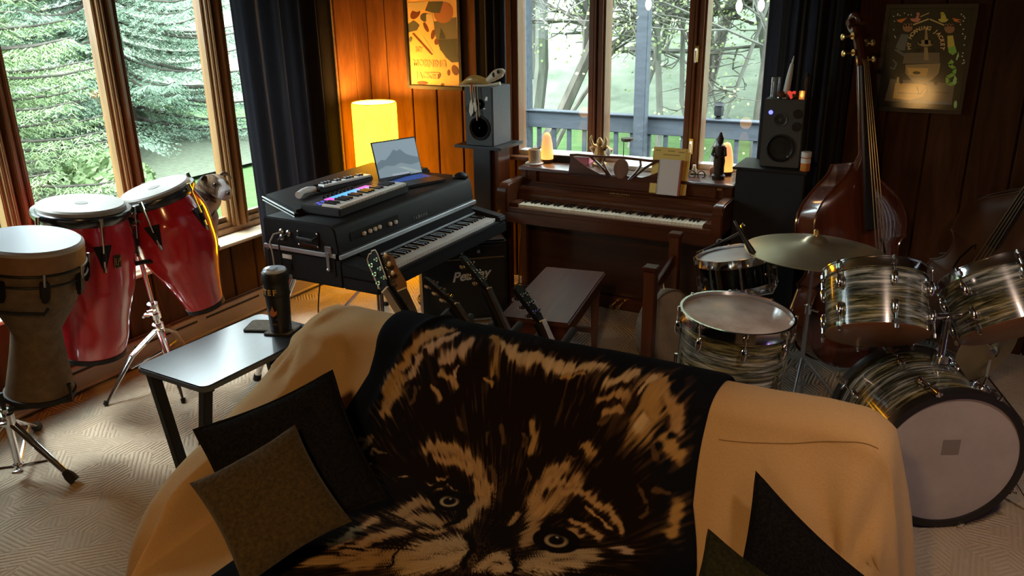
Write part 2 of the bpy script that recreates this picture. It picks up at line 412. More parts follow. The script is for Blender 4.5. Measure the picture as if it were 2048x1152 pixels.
# keep the lawn out of the room: the house stands on its own slab
sl = struct(M().span((XL - .32, YF - .2, -.35), (XR + .2, YB + .12, -.02)).obj('foundation_slab', mat('concrete', (.3, .3, .3), .9), smooth=0))
dr = M(); pts = [(-11.0, 17.0), (-14.5, 14.2), (-19.5, 13.2), (-26, 14.5), (-40, 20)]
for (x, y), w in zip(pts, (3.6, 2.2, 1.8, 2.0, 3)):
    dr.v += [V((x - w * .35, y - w * .6, 0)), V((x + w * .35, y + w * .6, 0))]
dr.f += [(2 * i, 2 * i + 1, 2 * i + 3, 2 * i + 2) for i in range(len(pts) - 1)]
dr = struct(dr.obj('driveway_path', mat('pale_asphalt', (.09, .088, .105), .9), smooth=0)); dr.location.z = -.02

def needle_mat(name, a, b): return noisy(name, [(.3, a), (.7, b)], 3, rough=.8, detail=3, spec=.2)
BARK = noisy('grey_bark', [(.3, (.05, .042, .034)), (.7, (.13, .115, .095))], 9, (1, 1, .25), .9, .5, 5)
BARK_P = noisy('pale_bark', [(.3, (.09, .088, .075)), (.7, (.17, .165, .14))], 9, (1, 1, .25), .9, .5, 5)
def spruce(x, y, h, R0, seed, nmat, label, z0=-.1, lo=.05):
    r = random.Random(seed)
    t = thing('spruce_tree', label, 'tree', T(x, y, z0), None)
    tr = M(); tr.tube([(0, 0, 0), (.03, 0, h * .5), (0, .02, h)], [.2 * R0 / 3, .11 * R0 / 3, .02], 8); 
    fol = M(); L = 0
    z = h * lo
    while z < h * .97:
        f = (1 - z / h) ** .6; n = 7 if f > .3 else 5
        for k in range(n):
            a = r.uniform(0, 2 * PI); ln = R0 * (.25 + .75 * f) * r.uniform(.7, 1.1)
            d = V((math.cos(a), math.sin(a), 0)); side = V((-d.y, d.x, 0)); pts = []
            for q in range(7):
                s = q / 6; pts.append(V((0, 0, z)) + d * (ln * s) + V((0, 0, -.42 * ln * s * (1 - .55 * s) + .10 * ln * s * s)) + side * (.05 * ln * math.sin(s * 3 + a)))
            tr.tube(pts, [.035 * (1 - s / 7) * R0 / 3 + .004 for s in range(7)], 5)
            m2 = max(8, int(ln * 17))
            for q in range(m2):
                s = .10 + .90 * (q + r.random()) / m2; i = min(5, int(s * 6)); p = pts[i].lerp(pts[i + 1], s * 6 - i)
                for sg in (-1, 1):
                    w = ln * .26 * (1.15 - s) * r.uniform(.6, 1.2) + .10
                    e = side * (sg * w) + d * (w * .6) + V((0, 0, -w * r.uniform(.15, .75)))
                    # a drooping twig lined on both sides with short flat needle sprays
                    sd = e.cross(V((0, 0, 1))).normalized(); seg = max(3, int(w / .060))
                    for u in range(seg):
                        c0 = p + e * (u / seg); lw = .062 * (1.1 - .6 * u / seg) * r.uniform(.7, 1.3)
                        for s2 in (-1, 1, 0):
                            ti = c0 + e.normalized() * (lw * .9) + sd * (s2 * lw * .9) + V((0, 0, -lw * r.uniform(.1, .5)))
                            mdp = c0.lerp(ti, .45); hw = V((r.gauss(0, 1), r.gauss(0, 1), r.gauss(0, .6))).normalized() * (lw * .13); n0 = len(fol.v)
                            fol.v += [c0, mdp + hw, ti, mdp - hw]; fol.f.append((n0, n0 + 1, n0 + 2, n0 + 3))
        z += h * .022 * r.uniform(.8, 1.25) + .03
    tr.obj('trunk', BARK, t); fol.obj('foliage', nmat, t, smooth=0)
    return t
NG = needle_mat('spruce_needles', (.17, .25, .12), (.31, .40, .20)); NB = needle_mat('blue_spruce_needles', (.15, .235, .16), (.25, .34, .245))  # pale needle tones put the outdoor haze into the colour
spruce(-10.4, 4.6, 5.4, 3.0, 3, NG, 'tall spruce with drooping boughs nearest outside the leftmost side window', lo=.04)
spruce(-11.6, 8.6, 5.6, 2.6, 5, NB, 'blue green spruce outside the second side window above the dog', lo=.05)
spruce(-15.5, 6.6, 7.0, 3.6, 8, NG, 'larger spruce standing between and behind the two front spruces', lo=.03)
spruce(-14.0, 2.9, 6.4, 3.4, 13, NB, 'spruce at the far left edge of the side window view', lo=.03)
# low boxwood-like mounds and a boulder along the bed
def mound(x, y, s, seed, label):
    r = random.Random(seed); m = M()
    for k in range(1500):
        a = r.uniform(0, 2 * PI); t = math.acos(r.random()); rr = s * r.uniform(.75, 1.0)
        p = V((math.sin(t) * math.cos(a), math.sin(t) * math.sin(a) , math.cos(t) * .62)) * rr; n0 = len(m.v)
        u = V((r.gauss(0, 1), r.gauss(0, 1), r.gauss(0, 1))).normalized() * .07; v = u.orthogonal().normalized() * .05
        m.v += [p - u, p + v, p + u, p - v]; m.f.append((n0, n0 + 1, n0 + 2, n0 + 3))
    t = thing('round_shrub', label, 'shrub', T(x, y, -.1)); m.obj('foliage', NG, t, smooth=0)
    st = M(); st.tube([(0, 0, 0), (0, 0, s * .5)], [.05, .02], 6)
    st.obj('stem', BARK, t)
mound(-9.2, 6.3, .62, 21, 'low rounded light green shrub on the lawn in front of the spruces')
mound(-12.6, 9.9, .7, 22, 'low rounded shrub on the lawn beside the blue green spruce')
bed = struct(M().grid(lambda u, v: (-16.5 + u * 8, 1.0 + v * 9.5, -.085 + .06 * math.sin(u * PI) * math.sin(v * PI)), 10, 10).obj('ground_bed', noisy('leaf_litter', [(.3, (.045, .050, .034)), (.7, (.085, .105, .060))], 14, rough=.95, bump=.6, bdist=.03)))
gar = thing('garage', 'white garage far off behind the spruces', 'building', T(-27, 21.5, -.1) @ RZ(-38))
M().span((-3.2, -3, 0), (3.2, 3, 2.6)).obj('wall', mat('white_siding', (.55, .56, .58), .7), gar, smooth=0)
M().prism([(-3.5, 2.6), (3.5, 2.6), (0, 4.6)], -3.3, 3.3, RX(90)).obj('roof', mat('roof_shingle', (.25, .25, .27), .8), gar, smooth=0)
M().span((-2.2, -3.06, 0), (2.2, -2.98, 2.1)).obj('door', mat('garage_door', (.36, .37, .40), .6), gar, smooth=0)

# deck behind the piano window
DECK = noisy('weathered_deck', [(.3, (.036, .044, .054)), (.7, (.062, .072, .086))], 10, (.3, 2, 2), .75, .3, 6)
dk = M(); y = YB + .14
while y < 8.15: dk.span((-4.6, y, -.16), (1.2, y + .135, -.12)); y += .142
struct(dk.obj('deck_floor', DECK, smooth=0))
DY = 8.0
rl = thing('deck_railing', 'weathered grey deck railing with wide top board and balusters', 'railing', T(0, DY, -.12))
M().span((-4.18, -.02, .80), (1.2, .02, .975)).span((-4.2, -.05, .972), (1.2, .09, .985)).obj('top_board', DECK, rl, bevel=.004)
M().span((-4.18, -.02, .10), (1.2, .02, .20)).obj('bottom_board', DECK, rl, bevel=.004)
# the side run towards the house
M().span((-4.20, -2.6, .80), (-4.16, 0, .975)).obj('side_board', DECK, rl, bevel=.004)
M().span((-4.20, -2.6, .10), (-4.16, 0, .20)).obj('side_bottom_board', DECK, rl, bevel=.004)
x = -4.02
while x < 1.1:
    M().span((x - .020, .0, .12), (x + .020, .035, .90)).obj('baluster', DECK, rl); x += .178
yy = -.2
while yy > -2.5:
    M().span((-4.2, yy - .018, .12), (-4.165, yy + .018, .90)).obj('baluster', DECK, rl); yy -= .178
pm = M().span((-.065, -.065, 0), (.065, .065, 3.2)).obj('deck_post', DECK, bevel=.006); tag(pm, 'square grey deck post at the corner seen in the first pane', 'post', mx=T(-4.20, DY + .03, -.12))
pm = M().span((-.058, -.06, 0), (.058, .06, 3.2)).obj('deck_post', DECK, bevel=.006); tag(pm, 'square grey deck post rising behind the middle pane', 'post', mx=T(-2.83, DY - .09, -.12))
ll = thing('solar_lantern', 'small dark lantern standing on the deck railing', 'lantern', T(-2.08, DY + .02, .867))
M().lathe([(.035, 0), (.035, .012), (.02, .02), (.045, .035), (.05, .11), (.04, .13)], 8).obj('body', MT['black'], ll); M().lathe([(.062, .128), (.05, .15), (.012, .165)], 8).obj('cap', MT['black'], ll)
bf = thing('bird_feeder', 'dark hanging tube feeder outside the middle pane', 'feeder', T(-2.62, 6.4, 1.50))
M().lathe([(.03, 0), (.034, .02), (.034, .33), (.026, .36)], 10).obj('tube', mat('feeder_grey', (.10, .12, .15), .5), bf); M().tube([(0, 0, .36), (0, 0, 1.2)], .004, 5).obj('hanger', MT['steel'], bf)
# patio table on the deck
pt = thing('patio_table', 'pale rectangular patio table on the deck outside the right pane', 'table', T(-1.62, 6.85, -.12) @ RZ(12))
M().span((-.5, -.55, .66), (.42, .45, .70)).obj('tabletop', mat('pale_table', (.20, .23, .30), .35), pt, bevel=.01)
for sx in (-.42, .34):
    for sy in (-.47, .37): M().rod((sx, sy, 0), (sx, sy, .66), .025, 8).obj('leg', MT['steel'], pt)
# patio string lights
for i, (px, py, lab) in enumerate(((1297, 12, 'string-light bulb glowing above the middle pane post'), (1478, 16, 'string-light bulb above the third pane, the left one there'), (1522, 14, 'string-light bulb above the third pane, the right one there'))):
    p = at(px, py, Y=7.6); b = thing('string_light', lab, 'bulb', Matrix.Translation(p))
    M().lathe([(.004, .07), (.016, .06), (.03, .03), (.03, .0), (.018, -.03), (.003, -.04)], 10).obj('bulb', mat('bulb_glow%d' % i, (.8, .6, .4), .3, emit=(1, .62, .32) if i == 0 else (.7, .8, 1), estr=.5 if i == 0 else .3), b); M().tube([(0, 0, .06), (0, 0, .16), (-.3, .2, .45)], .006, 5).obj('cord', MT['cable'], b)
# wooded hillside and individual trees
hill_m = noisy('spring_hillside', [(.25, (.080, .102, .070)), (.5, (.125, .152, .110)), (.75, (.165, .185, .140))], 2.2, rough=.95, bump=.5, detail=9, bdist=.1, spec=.1)
hill = struct(M().grid(lambda u, v: (-34 + u * 60, 12 + v * 28, -.35 + 13 * v ** 1.25 + .5 * math.sin(u * 17 + v * 9) * v), 40, 20).obj('hill', hill_m))
LEAF = mat('spring_leaves', (.26, .31, .15), .8, spec=.1)
def bare_tree(x, y, h, rad, seed, lean, label, m_bark, leaves=250):
    r = random.Random(seed); z0 = -.4 + max(0, (y - 12)) * .30
    t = thing('woodland_tree', label, 'tree', T(x, y, z0), 'bare spring trees on the wooded slope'); tr = M(); lf = M()
    def limb(p, d, ln, rd, lvl):
        pts = [p]; q = V(p); d = V(d).normalized(); n = 7 if lvl == 0 else 5
        for i in range(n):
            d = (d + V((r.gauss(0, .13 + .09 * lvl), r.gauss(0, .13 + .09 * lvl), r.gauss(0, .08)))).normalized(); q = q + d * (ln / n); pts.append(q)
        tr.tube(pts, [rd * (1 - .75 * i / n) for i in range(n + 1)], 6 if lvl == 0 else 4)
        if lvl < 3:
            for i in range(1 if lvl else 2, n + 1):
                for _ in range(2 if lvl < 2 else 1):
                    dd = (d + V((r.gauss(0, .9), r.gauss(0, .9), r.gauss(.1, .6)))).normalized()
                    limb(pts[i], dd, ln * r.uniform(.28, .5), rd * (1 - .75 * i / n) * .5 + .006, lvl + 1)
        elif leaves:
            for _ in range(5):
                c = r.choice(pts) + V((r.gauss(0, .2), r.gauss(0, .2), r.gauss(0, .2))); u = V((r.gauss(0, 1), r.gauss(0, 1), r.gauss(0, 1))).normalized() * .022; w = u.orthogonal() * .7; n0 = len(lf.v)
                lf.v += [c - u, c + w, c + u, c - w]; lf.f.append((n0, n0 + 1, n0 + 2, n0 + 3))
    limb(V((0, 0, 0)), V((lean, 0, 1)), h, rad, 0)
    tr.obj('trunk', m_bark, t)
    if lf.f: lf.obj('leaves', LEAF, t, smooth=0)
lab = 'bare woodland tree on the slope behind the deck railing'
rr = random.Random(4)
spec = [(-5.6, 10.8, .11, .55), (-4.9, 12.0, .12, 0), (-4.35, 11.6, .05, .05), (-3.9, 13.5, .19, 0), (-3.55, 10.6, .05, -.2), (-2.6, 12.6, .13, .03), (-2.25, 10.4, .04, .15), (-1.9, 11.6, .09, -.05), (-1.35, 10.9, .05, .12), (-.9, 12.2, .06, -.15), (-6.6, 13, .13, .05), (-7.6, 15, .14, 0), (-5.4, 15.5, .12, .05), (-4.4, 16.5, .12, -.05), (-3.2, 15.8, .10, .06), (-2.2, 17, .12, 0), (-1.2, 15, .09, .1), (-.2, 13.8, .08, -.2), (-6.4, 18, .12, 0), (-3.7, 19, .11, .1), (-.6, 18, .12, .1), (-5.1, 10.2, .035, .25), (-3.2, 11.5, .04, -.12), (-2.9, 10.6, .03, .2), (-2.05, 12.4, .05, .3), (-1.6, 13.2, .07, -.25), (-1.15, 10.4, .03, -.3), (-4.0, 14.5, .10, .02), (-2.7, 14.2, .09, -.03), (-5.8, 14.2, .08, .12)]
for i, (x, y, rd, ln) in enumerate(spec):
    bare_tree(x, y, rr.uniform(5.5, 8), rd, 100 + i, ln, lab, BARK_P if i % 3 else BARK)
# ground in front of the hill under the deck
struct(M().grid(lambda u, v: (-34 + u * 60, 5.5 + v * 7, -.45), 4, 4).obj('ground', hill_m))

# ---------------------------------------------------------------- sofa under a tan slipcover
def catmull(P, n=6):
    P = np.array(P, float); out = []
    for i in range(len(P) - 1):
        p0, p1, p2, p3 = P[max(i - 1, 0)], P[i], P[i + 1], P[min(i + 2, len(P) - 1)]
        for k in range(n):
            t = k / n
            out.append(.5 * ((2 * p1) + (p2 - p0) * t + (2 * p0 - 5 * p1 + 4 * p2 - p3) * t * t + (3 * p1 - p0 - 3 * p2 + p3) * t ** 3))
    out.append(P[-1]); return np.array(out)
BK = [(2.50,.06),(2.50,.45),(2.475,.76),(2.44,.835),(2.37,.865),(2.29,.862),(2.235,.832),(2.20,.77),(2.10,.625),(2.0,.49),(1.93,.45),(1.75,.452),(1.5,.455),(1.25,.45),(1.15,.41),(1.11,.3),(1.09,.06)]
AR = [(2.50,.06),(2.50,.45),(2.475,.76),(2.44,.830),(2.37,.860),(2.29,.850),(2.20,.815),(2.10,.755),(1.96,.690),(1.84,.655),(1.76,.640),(1.66,.632),(1.54,.622),(1.42,.600),(1.34,.55),(1.28,.42),(1.25,.06)]
AQ = [(2.50,.06),(2.50,.45),(2.475,.76),(2.44,.835),(2.37,.865),(2.29,.862),(2.235,.832),(2.205,.77),(2.13,.66),(2.06,.565),(1.98,.53),(1.78,.525),(1.56,.520),(1.38,.505),(1.28,.46),(1.23,.36),(1.20,.06)]
PB, PA, PQ = catmull(BK), catmull(AR), catmull(AQ)
def sst(a, b, x):
    t = max(0.0, min(1.0, (x - a) / (b - a)))
    return t * t * (3 - 2 * t)
XS0, XS1 = -2.20, -.035
def sofa_pt(x, k):
    """point of the sofa's surface at x and profile station k (float)"""
    i = min(int(k), len(PB) - 2); f = k - i
    a = max(1 - sst(-2.02, -1.93, x), sst(-.21, -.11, x))
    b = PB[i] * (1 - f) + PB[i + 1] * f; A_ = PA if x < -1.1 else PQ; c = A_[i] * (1 - f) + A_[i + 1] * f
    y, z = b * (1 - a) + c * a
    # rounded arm tops and softened back corners
    e = min(abs(x - XS0), abs(x - XS1))
    if e < .11 and z > .2: z -= .055 * (1 - e / .11) ** 2 * min(1, (z - .2) / .3)
    if x < -1.9: x += .13 * sst(1.95, 1.30, y) * (-1.9 - x) / .3
    return V((x, y, z))
def sofa_surf(x, k):
    p = sofa_pt(x, k); n1 = noise.noise((p.x * 4, p.y * 4, p.z * 4)); n2 = noise.noise((p.x * 11 + 9, p.y * 3, p.z * 3))
    p = p + V((0, -.4, 1)) * (.010 * n1 + .005 * n2)
    # soft pull folds fanning out over the right end and the left corner of the back
    for cx, cz, am, fr in ((-.10, .50, .018, 8), (-2.14, .80, .016, 9)):
        dx, dz = p.x - cx, p.z - cz; r = math.hypot(dx, dz)
        if r < .42 and p.z > cz - .1 and p.y > 1.9: p = p + V((0, -1, .15)) * (am * math.sin(math.atan2(dz, dx) * fr + r * 5) * sst(.42, .16, r) * sst(.0, .10, r))
    return p
tanc = noisy('tan_slipcover', [(.3, (.40, .255, .122)), (.7, (.44, .292, .147))], 150, rough=.95, bump=.35, detail=6, bdist=.004, spec=.05, sheen=.08)
sofa = thing('sofa', 'three seat sofa under a loose tan slipcover in the foreground', 'sofa', T(-1.12, 1.8, 0))
sm = M(); NX, NK = 150, len(PB) - 1
cols = []
for j in range(9, 0, -1): cols.append(('L', j / 9))
for i in range(NX + 1): cols.append(('M', XS0 + (XS1 - XS0) * i / NX))
for j in range(1, 10): cols.append(('R', j / 9))
for kind, t in cols:
    for k in range(NK + 1):
        if kind == 'M':
            p = sofa_surf(t, k)
        else:
            s = -1 if kind == 'L' else 1; q = sofa_pt(XS0 if s < 0 else XS1, k)
            fold = math.sin(q.y * 26 + (2 if s > 0 else 0)) * (.022 if s < 0 else .034) + math.sin(q.y * 61) * .008
            back = sst(2.1, 2.25, q.y) if s > 0 else 0
            out = s * (.035 * math.sin(min(1, t * 2.2) * PI / 2) + (.045 + .05 * back) * t + fold * t)
            p = V((q.x + out, q.y - .10 * t * back, q.z * (1 - t) + .05 * t))
        sm.v.append(p - V((-1.12, 1.8, 0)))
W_ = NK + 1
for c in range(len(cols) - 1):
    for k in range(NK): sm.f.append((c * W_ + k, c * W_ + k + 1, (c + 1) * W_ + k + 1, (c + 1) * W_ + k))
sm.obj('slipcover', tanc, sofa, smooth=180)
seam = M()
_arc = np.concatenate([[0], np.cumsum(np.hypot(*np.diff(PB, axis=0).T))])
seam.tube([sofa_surf(-.50 + .43 * i / 30, float(np.interp(1.095 - .095 * (i / 30) ** 1.3, _arc, np.arange(len(PB))))) + V((0, -.0008, .0006)) - V((-1.12, 1.8, 0)) for i in range(31)], .0016, 5)
seam.obj('seam', mat('seam_thread', (.22, .14, .065), .9), sofa)
# the seat cushion under the cover shows its front roll
ft = M()
for sx in (-.95, .98):
    M().box((sx, .55, .03), (.07, .07, .06)).obj('foot', MT['walnut'], sofa); M().box((sx, -.6, .03), (.07, .07, .06)).obj('foot', MT['walnut'], sofa)
# ---------------------------------------------------------------- wolf throw
WOLF = [
 ([(-1.667,1.275),(-1.671,1.191),(-1.656,1.118),(-1.619,1.038),(-1.575,0.973),(-1.515,0.932)], 0.0288, 'T'),
 ([(-1.652,1.259),(-1.651,1.204),(-1.642,1.159)], 0.0432, 'O'),
 ([(-1.602,1.125),(-1.584,1.057),(-1.531,0.999),(-1.474,0.959)], 0.0274, 'P'),
 ([(-1.48,1.037),(-1.431,1.007),(-1.401,0.97)], 0.0302, 'P'),
 ([(-1.482,1.084),(-1.443,1.101),(-1.407,1.123)], 0.0173, 'T'),
 ([(-1.499,1.138),(-1.456,1.179)], 0.0115, 'T'),
 ([(-1.564,1.151),(-1.563,1.21)], 0.0115, 'B'),
 ([(-1.42,1.046),(-1.416,1.095)], 0.0101, 'P'),
 ([(-1.338,0.922),(-1.29,0.986),(-1.273,1.058)], 0.0187, 'O'),
 ([(-1.301,1.072),(-1.269,1.09)], 0.0086, 'O'),
 ([(-1.292,0.946),(-1.215,0.973),(-1.131,0.983)], 0.0331, 'C'),
 ([(-1.17,0.972),(-1.076,0.989),(-0.992,0.988),(-0.922,0.957)], 0.0317, 'C'),
 ([(-1.025,1.017),(-0.955,1.002)], 0.0101, 'O'),
 ([(-0.879,1.01),(-0.836,0.996),(-0.804,0.954)], 0.0259, 'C'),
 ([(-0.886,1.053),(-0.84,1.043),(-0.805,1.025)], 0.0187, 'T'),
 ([(-0.86,1.097),(-0.818,1.072)], 0.0187, 'T'),
 ([(-0.877,1.123),(-0.841,1.107)], 0.0101, 'B'),
 ([(-0.751,0.971),(-0.696,0.976),(-0.647,1.035),(-0.621,1.094)], 0.036, 'T'),
 ([(-0.714,1.005),(-0.721,1.059),(-0.723,1.118)], 0.0756, 'O'),
 ([(-0.762,1.008),(-0.744,0.969)], 0.0216, 'C'),
 ([(-0.73,1.09),(-0.737,1.121)], 0.0288, 'C'),
 ([(-0.653,1.131),(-0.606,1.177)], 0.0288, 'O'),
 ([(-0.682,1.166),(-0.66,1.197)], 0.0173, 'B'),
 ([(-1.101,1.181),(-1.079,1.231),(-1.071,1.271)], 0.0216, 'O'),
 ([(-1.202,1.224),(-1.182,1.263)], 0.0144, 'B'),
 ([(-1.242,1.253),(-1.229,1.282)], 0.0101, 'B'),
 ([(-1.374,1.227),(-1.336,1.259)], 0.0115, 'B'),
 ([(-1.123,1.225),(-1.1,1.259)], 0.0101, 'B'),
 ([(-1.441,1.356),(-1.368,1.335),(-1.302,1.339),(-1.241,1.371),(-1.2,1.423)], 0.0331, 'T'),
 ([(-1.408,1.381),(-1.328,1.369),(-1.27,1.378)], 0.0259, 'T'),
 ([(-1.2,1.423),(-1.188,1.477),(-1.192,1.537),(-1.181,1.616)], 0.0418, 'T'),
 ([(-1.241,1.41),(-1.21,1.457)], 0.0245, 'T'),
 ([(-1.392,1.482),(-1.345,1.447),(-1.297,1.453)], 0.0144, 'T'),
 ([(-1.382,1.447),(-1.342,1.433)], 0.0072, 'T'),
 ([(-1.367,1.507),(-1.346,1.481)], 0.0072, 'T'),
 ([(-1.387,1.663),(-1.379,1.584),(-1.325,1.577)], 0.0389, 'T'),
 ([(-1.343,1.661),(-1.291,1.648),(-1.233,1.651)], 0.0403, 'T'),
 ([(-1.283,1.711),(-1.226,1.708),(-1.21,1.68)], 0.0158, 'T'),
 ([(-1.51,1.491),(-1.49,1.478)], 0.0086, 'T'),
 ([(-1.468,1.893),(-1.462,1.813),(-1.449,1.731)], 0.0302, 'T'),
 ([(-1.41,1.911),(-1.387,1.818),(-1.33,1.743)], 0.036, 'T'),
 ([(-1.488,1.992),(-1.405,1.937),(-1.34,1.856)], 0.0331, 'T'),
 ([(-1.355,1.946),(-1.308,1.888),(-1.279,1.836)], 0.0403, 'T'),
 ([(-1.242,1.865),(-1.213,1.789),(-1.145,1.716)], 0.0576, 'C'),
 ([(-1.201,1.877),(-1.147,1.815),(-1.104,1.756)], 0.0576, 'C'),
 ([(-1.024,1.773),(-1.009,1.718),(-0.971,1.71)], 0.036, 'C'),
 ([(-0.977,1.76),(-0.941,1.729)], 0.0288, 'C'),
 ([(-1.049,1.544),(-1.055,1.494)], 0.0115, 'T'),
 ([(-1.192,1.359),(-1.169,1.396)], 0.0115, 'B'),
 ([(-1.076,1.33),(-1.057,1.363)], 0.0072, 'B'),
 ([(-0.961,1.611),(-0.974,1.533),(-1.015,1.466),(-1.014,1.397),(-0.992,1.331),(-0.944,1.297)], 0.036, 'T'),
 ([(-0.99,1.466),(-0.963,1.428),(-0.938,1.377),(-0.902,1.331)], 0.0403, 'T'),
 ([(-0.93,1.375),(-0.873,1.352),(-0.825,1.355)], 0.0202, 'T'),
 ([(-0.991,1.361),(-0.942,1.334)], 0.0288, 'T'),
 ([(-0.856,1.355),(-0.789,1.374),(-0.72,1.433)], 0.0158, 'T'),
 ([(-0.885,1.444),(-0.836,1.452),(-0.771,1.483)], 0.0158, 'T'),
 ([(-0.847,1.389),(-0.801,1.413),(-0.754,1.443)], 0.0072, 'T'),
 ([(-0.882,1.492),(-0.841,1.496)], 0.0187, 'T'),
 ([(-0.906,1.213),(-0.867,1.24)], 0.0216, 'O'),
 ([(-0.946,1.26),(-0.913,1.259)], 0.0072, 'B'),
 ([(-0.898,1.712),(-0.874,1.64),(-0.826,1.582),(-0.769,1.576)], 0.0418, 'C'),
 ([(-0.86,1.698),(-0.791,1.625)], 0.0432, 'C'),
 ([(-1.721,1.459),(-1.698,1.41),(-1.692,1.375)], 0.0245, 'K'),
 ([(-1.7,1.58),(-1.684,1.524),(-1.648,1.477)], 0.0115, 'K'),
 ([(-1.706,1.378),(-1.735,1.385)], 0.0115, 'K'),
 ([(-1.659,1.418),(-1.602,1.408)], 0.0058, 'K'),
 ([(-0.576,1.399),(-0.57,1.35),(-0.575,1.313)], 0.0317, 'O'),
 ([(-0.702,1.301),(-0.673,1.329)], 0.013, 'B'),
 ([(-0.724,1.507),(-0.671,1.51)], 0.0216, 'P'),
 ([(-0.65,1.287),(-0.61,1.284)], 0.0144, 'B'),
 ([(-0.668,1.348),(-0.677,1.372)], 0.0086, 'B'),
 ([(-1.56,1.031),(-1.526,1.084),(-1.492,1.128)], 0.0187, 'D'),
 ([(-1.61,1.161),(-1.574,1.119)], 0.0101, 'D'),
 ([(-0.781,1.064),(-0.782,1.02),(-0.762,0.983)], 0.0072, 'D'),
 ([(-0.868,1.023),(-0.824,1.01),(-0.798,0.992)], 0.0065, 'D'),
 ([(-0.874,1.069),(-0.815,1.049)], 0.0065, 'D'),
 ([(-1.371,1.528),(-1.379,1.472),(-1.331,1.438),(-1.275,1.451),(-1.233,1.505),(-1.209,1.587)], 0.0187, 'X'),
 ([(-1.333,1.552),(-1.277,1.603),(-1.238,1.596)], 0.0101, 'X'),
 ([(-1.22,1.651),(-1.215,1.605),(-1.222,1.566)], 0.0187, 'X'),
 ([(-0.946,1.508),(-0.936,1.458),(-0.897,1.432),(-0.851,1.427)], 0.0158, 'X'),
 ([(-0.909,1.615),(-0.866,1.61),(-0.841,1.565)], 0.0101, 'X'),
 ([(-0.943,1.53),(-0.937,1.494)], 0.0144, 'X'),
 ([(-1.263,1.904),(-1.273,1.833),(-1.281,1.763)], 0.0072, 'X'),
 ([(-1.361,1.83),(-1.324,1.798),(-1.287,1.766)], 0.0072, 'X'),
 ([(-1.439,1.896),(-1.378,1.864)], 0.005, 'X'),
 ([(-1.077,1.801),(-1.085,1.709),(-1.144,1.664)], 0.0187, 'X'),
 ([(-0.931,1.735),(-0.971,1.674)], 0.0144, 'X'),
 ([(-1.446,1.929),(-1.382,1.902)], 0.0043, 'X'),
]
WOLF_EYES = [((-1.289, 1.53), 0.0331), ((-0.892, 1.554), 0.0374)]
S_ARC = np.concatenate([[0], np.cumsum(np.hypot(*np.diff(PB, axis=0).T))])
def vnoise(x, y, seed=0):
    xi = np.floor(x).astype(np.int64); yi = np.floor(y).astype(np.int64); fx = x - xi; fy = y - yi
    def h(a, b): n = (a * 374761393 + b * 668265263 + seed * 974711) & 0x7fffffff; n = ((n ^ (n >> 13)) * 1274126177) & 0x7fffffff; return ((n ^ (n >> 16)) & 0xffff) / 65535.0
    ux = fx * fx * (3 - 2 * fx); uy = fy * fy * (3 - 2 * fy)
    return (h(xi, yi) * (1 - ux) + h(xi + 1, yi) * ux) * (1 - uy) + (h(xi, yi + 1) * (1 - ux) + h(xi + 1, yi + 1) * ux) * uy
NBX, NBS = 400, 400
XB0, XB1, SB0, SB1 = -1.80, -.535, .60, 2.26
gx, gs = np.meshgrid(np.linspace(0, 1, NBX + 1), np.linspace(0, 1, NBS + 1))
gs_ = SB0 + gs * (SB1 - SB0)
wl = XB0 + .015 * np.sin(gs_ * 7) + np.where((gs_ > 1.15) & (gs_ < 1.75), -.06 * np.sin(np.clip((gs_ - 1.15) / .6, 0, 1) * PI), 0) + .09 * np.clip((gs_ - 1.70) / .3, 0, 1); wr = XB1 + .012 * np.sin(gs_ * 9 + 1) + .06 * np.clip((gs_ - 1.30) / .25, 0, 1)
gx_ = wl + gx * (wr - wl)
kk = np.interp(gs_, S_ARC, np.arange(len(PB)))
py = np.interp(kk, np.arange(len(PB)), PB[:, 0]); pz = np.interp(kk, np.arange(len(PB)), PB[:, 1])
tx = np.gradient(PB[:, 0]); tz = np.gradient(PB[:, 1]); nl = np.hypot(tx, tz)
ny = np.interp(kk, np.arange(len(PB)), tz / nl); nz = np.interp(kk, np.arange(len(PB)), -tx / nl)
wav = .006 * (vnoise(gx_ * 7 + 50, gs_ * 4, 1) - .3) + .004 * (vnoise(gx_ * 19 + 50, gs_ * 9, 2) - .5)
off = .020 + wav + .010 * np.exp(-((gx_ + 1.62 + .25 * (gs_ - .9)) / .02) ** 2) * np.clip((1.5 - gs_) * 3, 0, 1)
edge = np.minimum(gx, 1 - gx); off = off - .010 * np.exp(-edge / .008)
co = np.stack([gx_, py + ny * off, pz + nz * off], -1).reshape(-1, 3)
# the printed picture, laid out in the throw's own cloth coordinates
PAL = dict(T=(.36, .225, .105), O=(.33, .20, .075), P=(.40, .285, .20), C=(.46, .335, .195), B=(.080, .045, .022), K=(.15, .105, .055), D=(.020, .010, .006), X=(.0065, .0045, .004))
X_, S_ = gx_.ravel(), gs_.ravel()
cx0, cs0 = -1.07, 1.75
an = np.arctan2(S_ - cs0, X_ - cx0); ra = np.hypot(S_ - cs0, X_ - cx0)
st1 = vnoise(an * 42 + 400, ra * 9 + 20, 5); st2 = vnoise(an * 95 + 900, ra * 16 + 40, 6); st3 = vnoise(an * 190 + 900, ra * 26 + 40, 16)
wx = X_ + .022 * (vnoise(X_ * 26 + 90, S_ * 26, 7) - .5); ws = S_ + .016 * (st1 - .5) + .02 * (vnoise(X_ * 30 + 90, S_ * 30, 8) - .5)
colr = np.empty((len(X_), 3)); fa = np.clip((.80 - np.abs(X_ + 1.17) * 1.25), 0, 1)
inface = np.clip(((.60 - np.hypot((X_ + 1.15) * 1.0, (S_ - 1.60) * .78)) / .08), 0, 1)
colr[:] = np.array((.0045, .0055, .0085)); colr = colr * (1 - inface[:, None]) + np.array((.0075, .0042, .0030)) * inface[:, None]
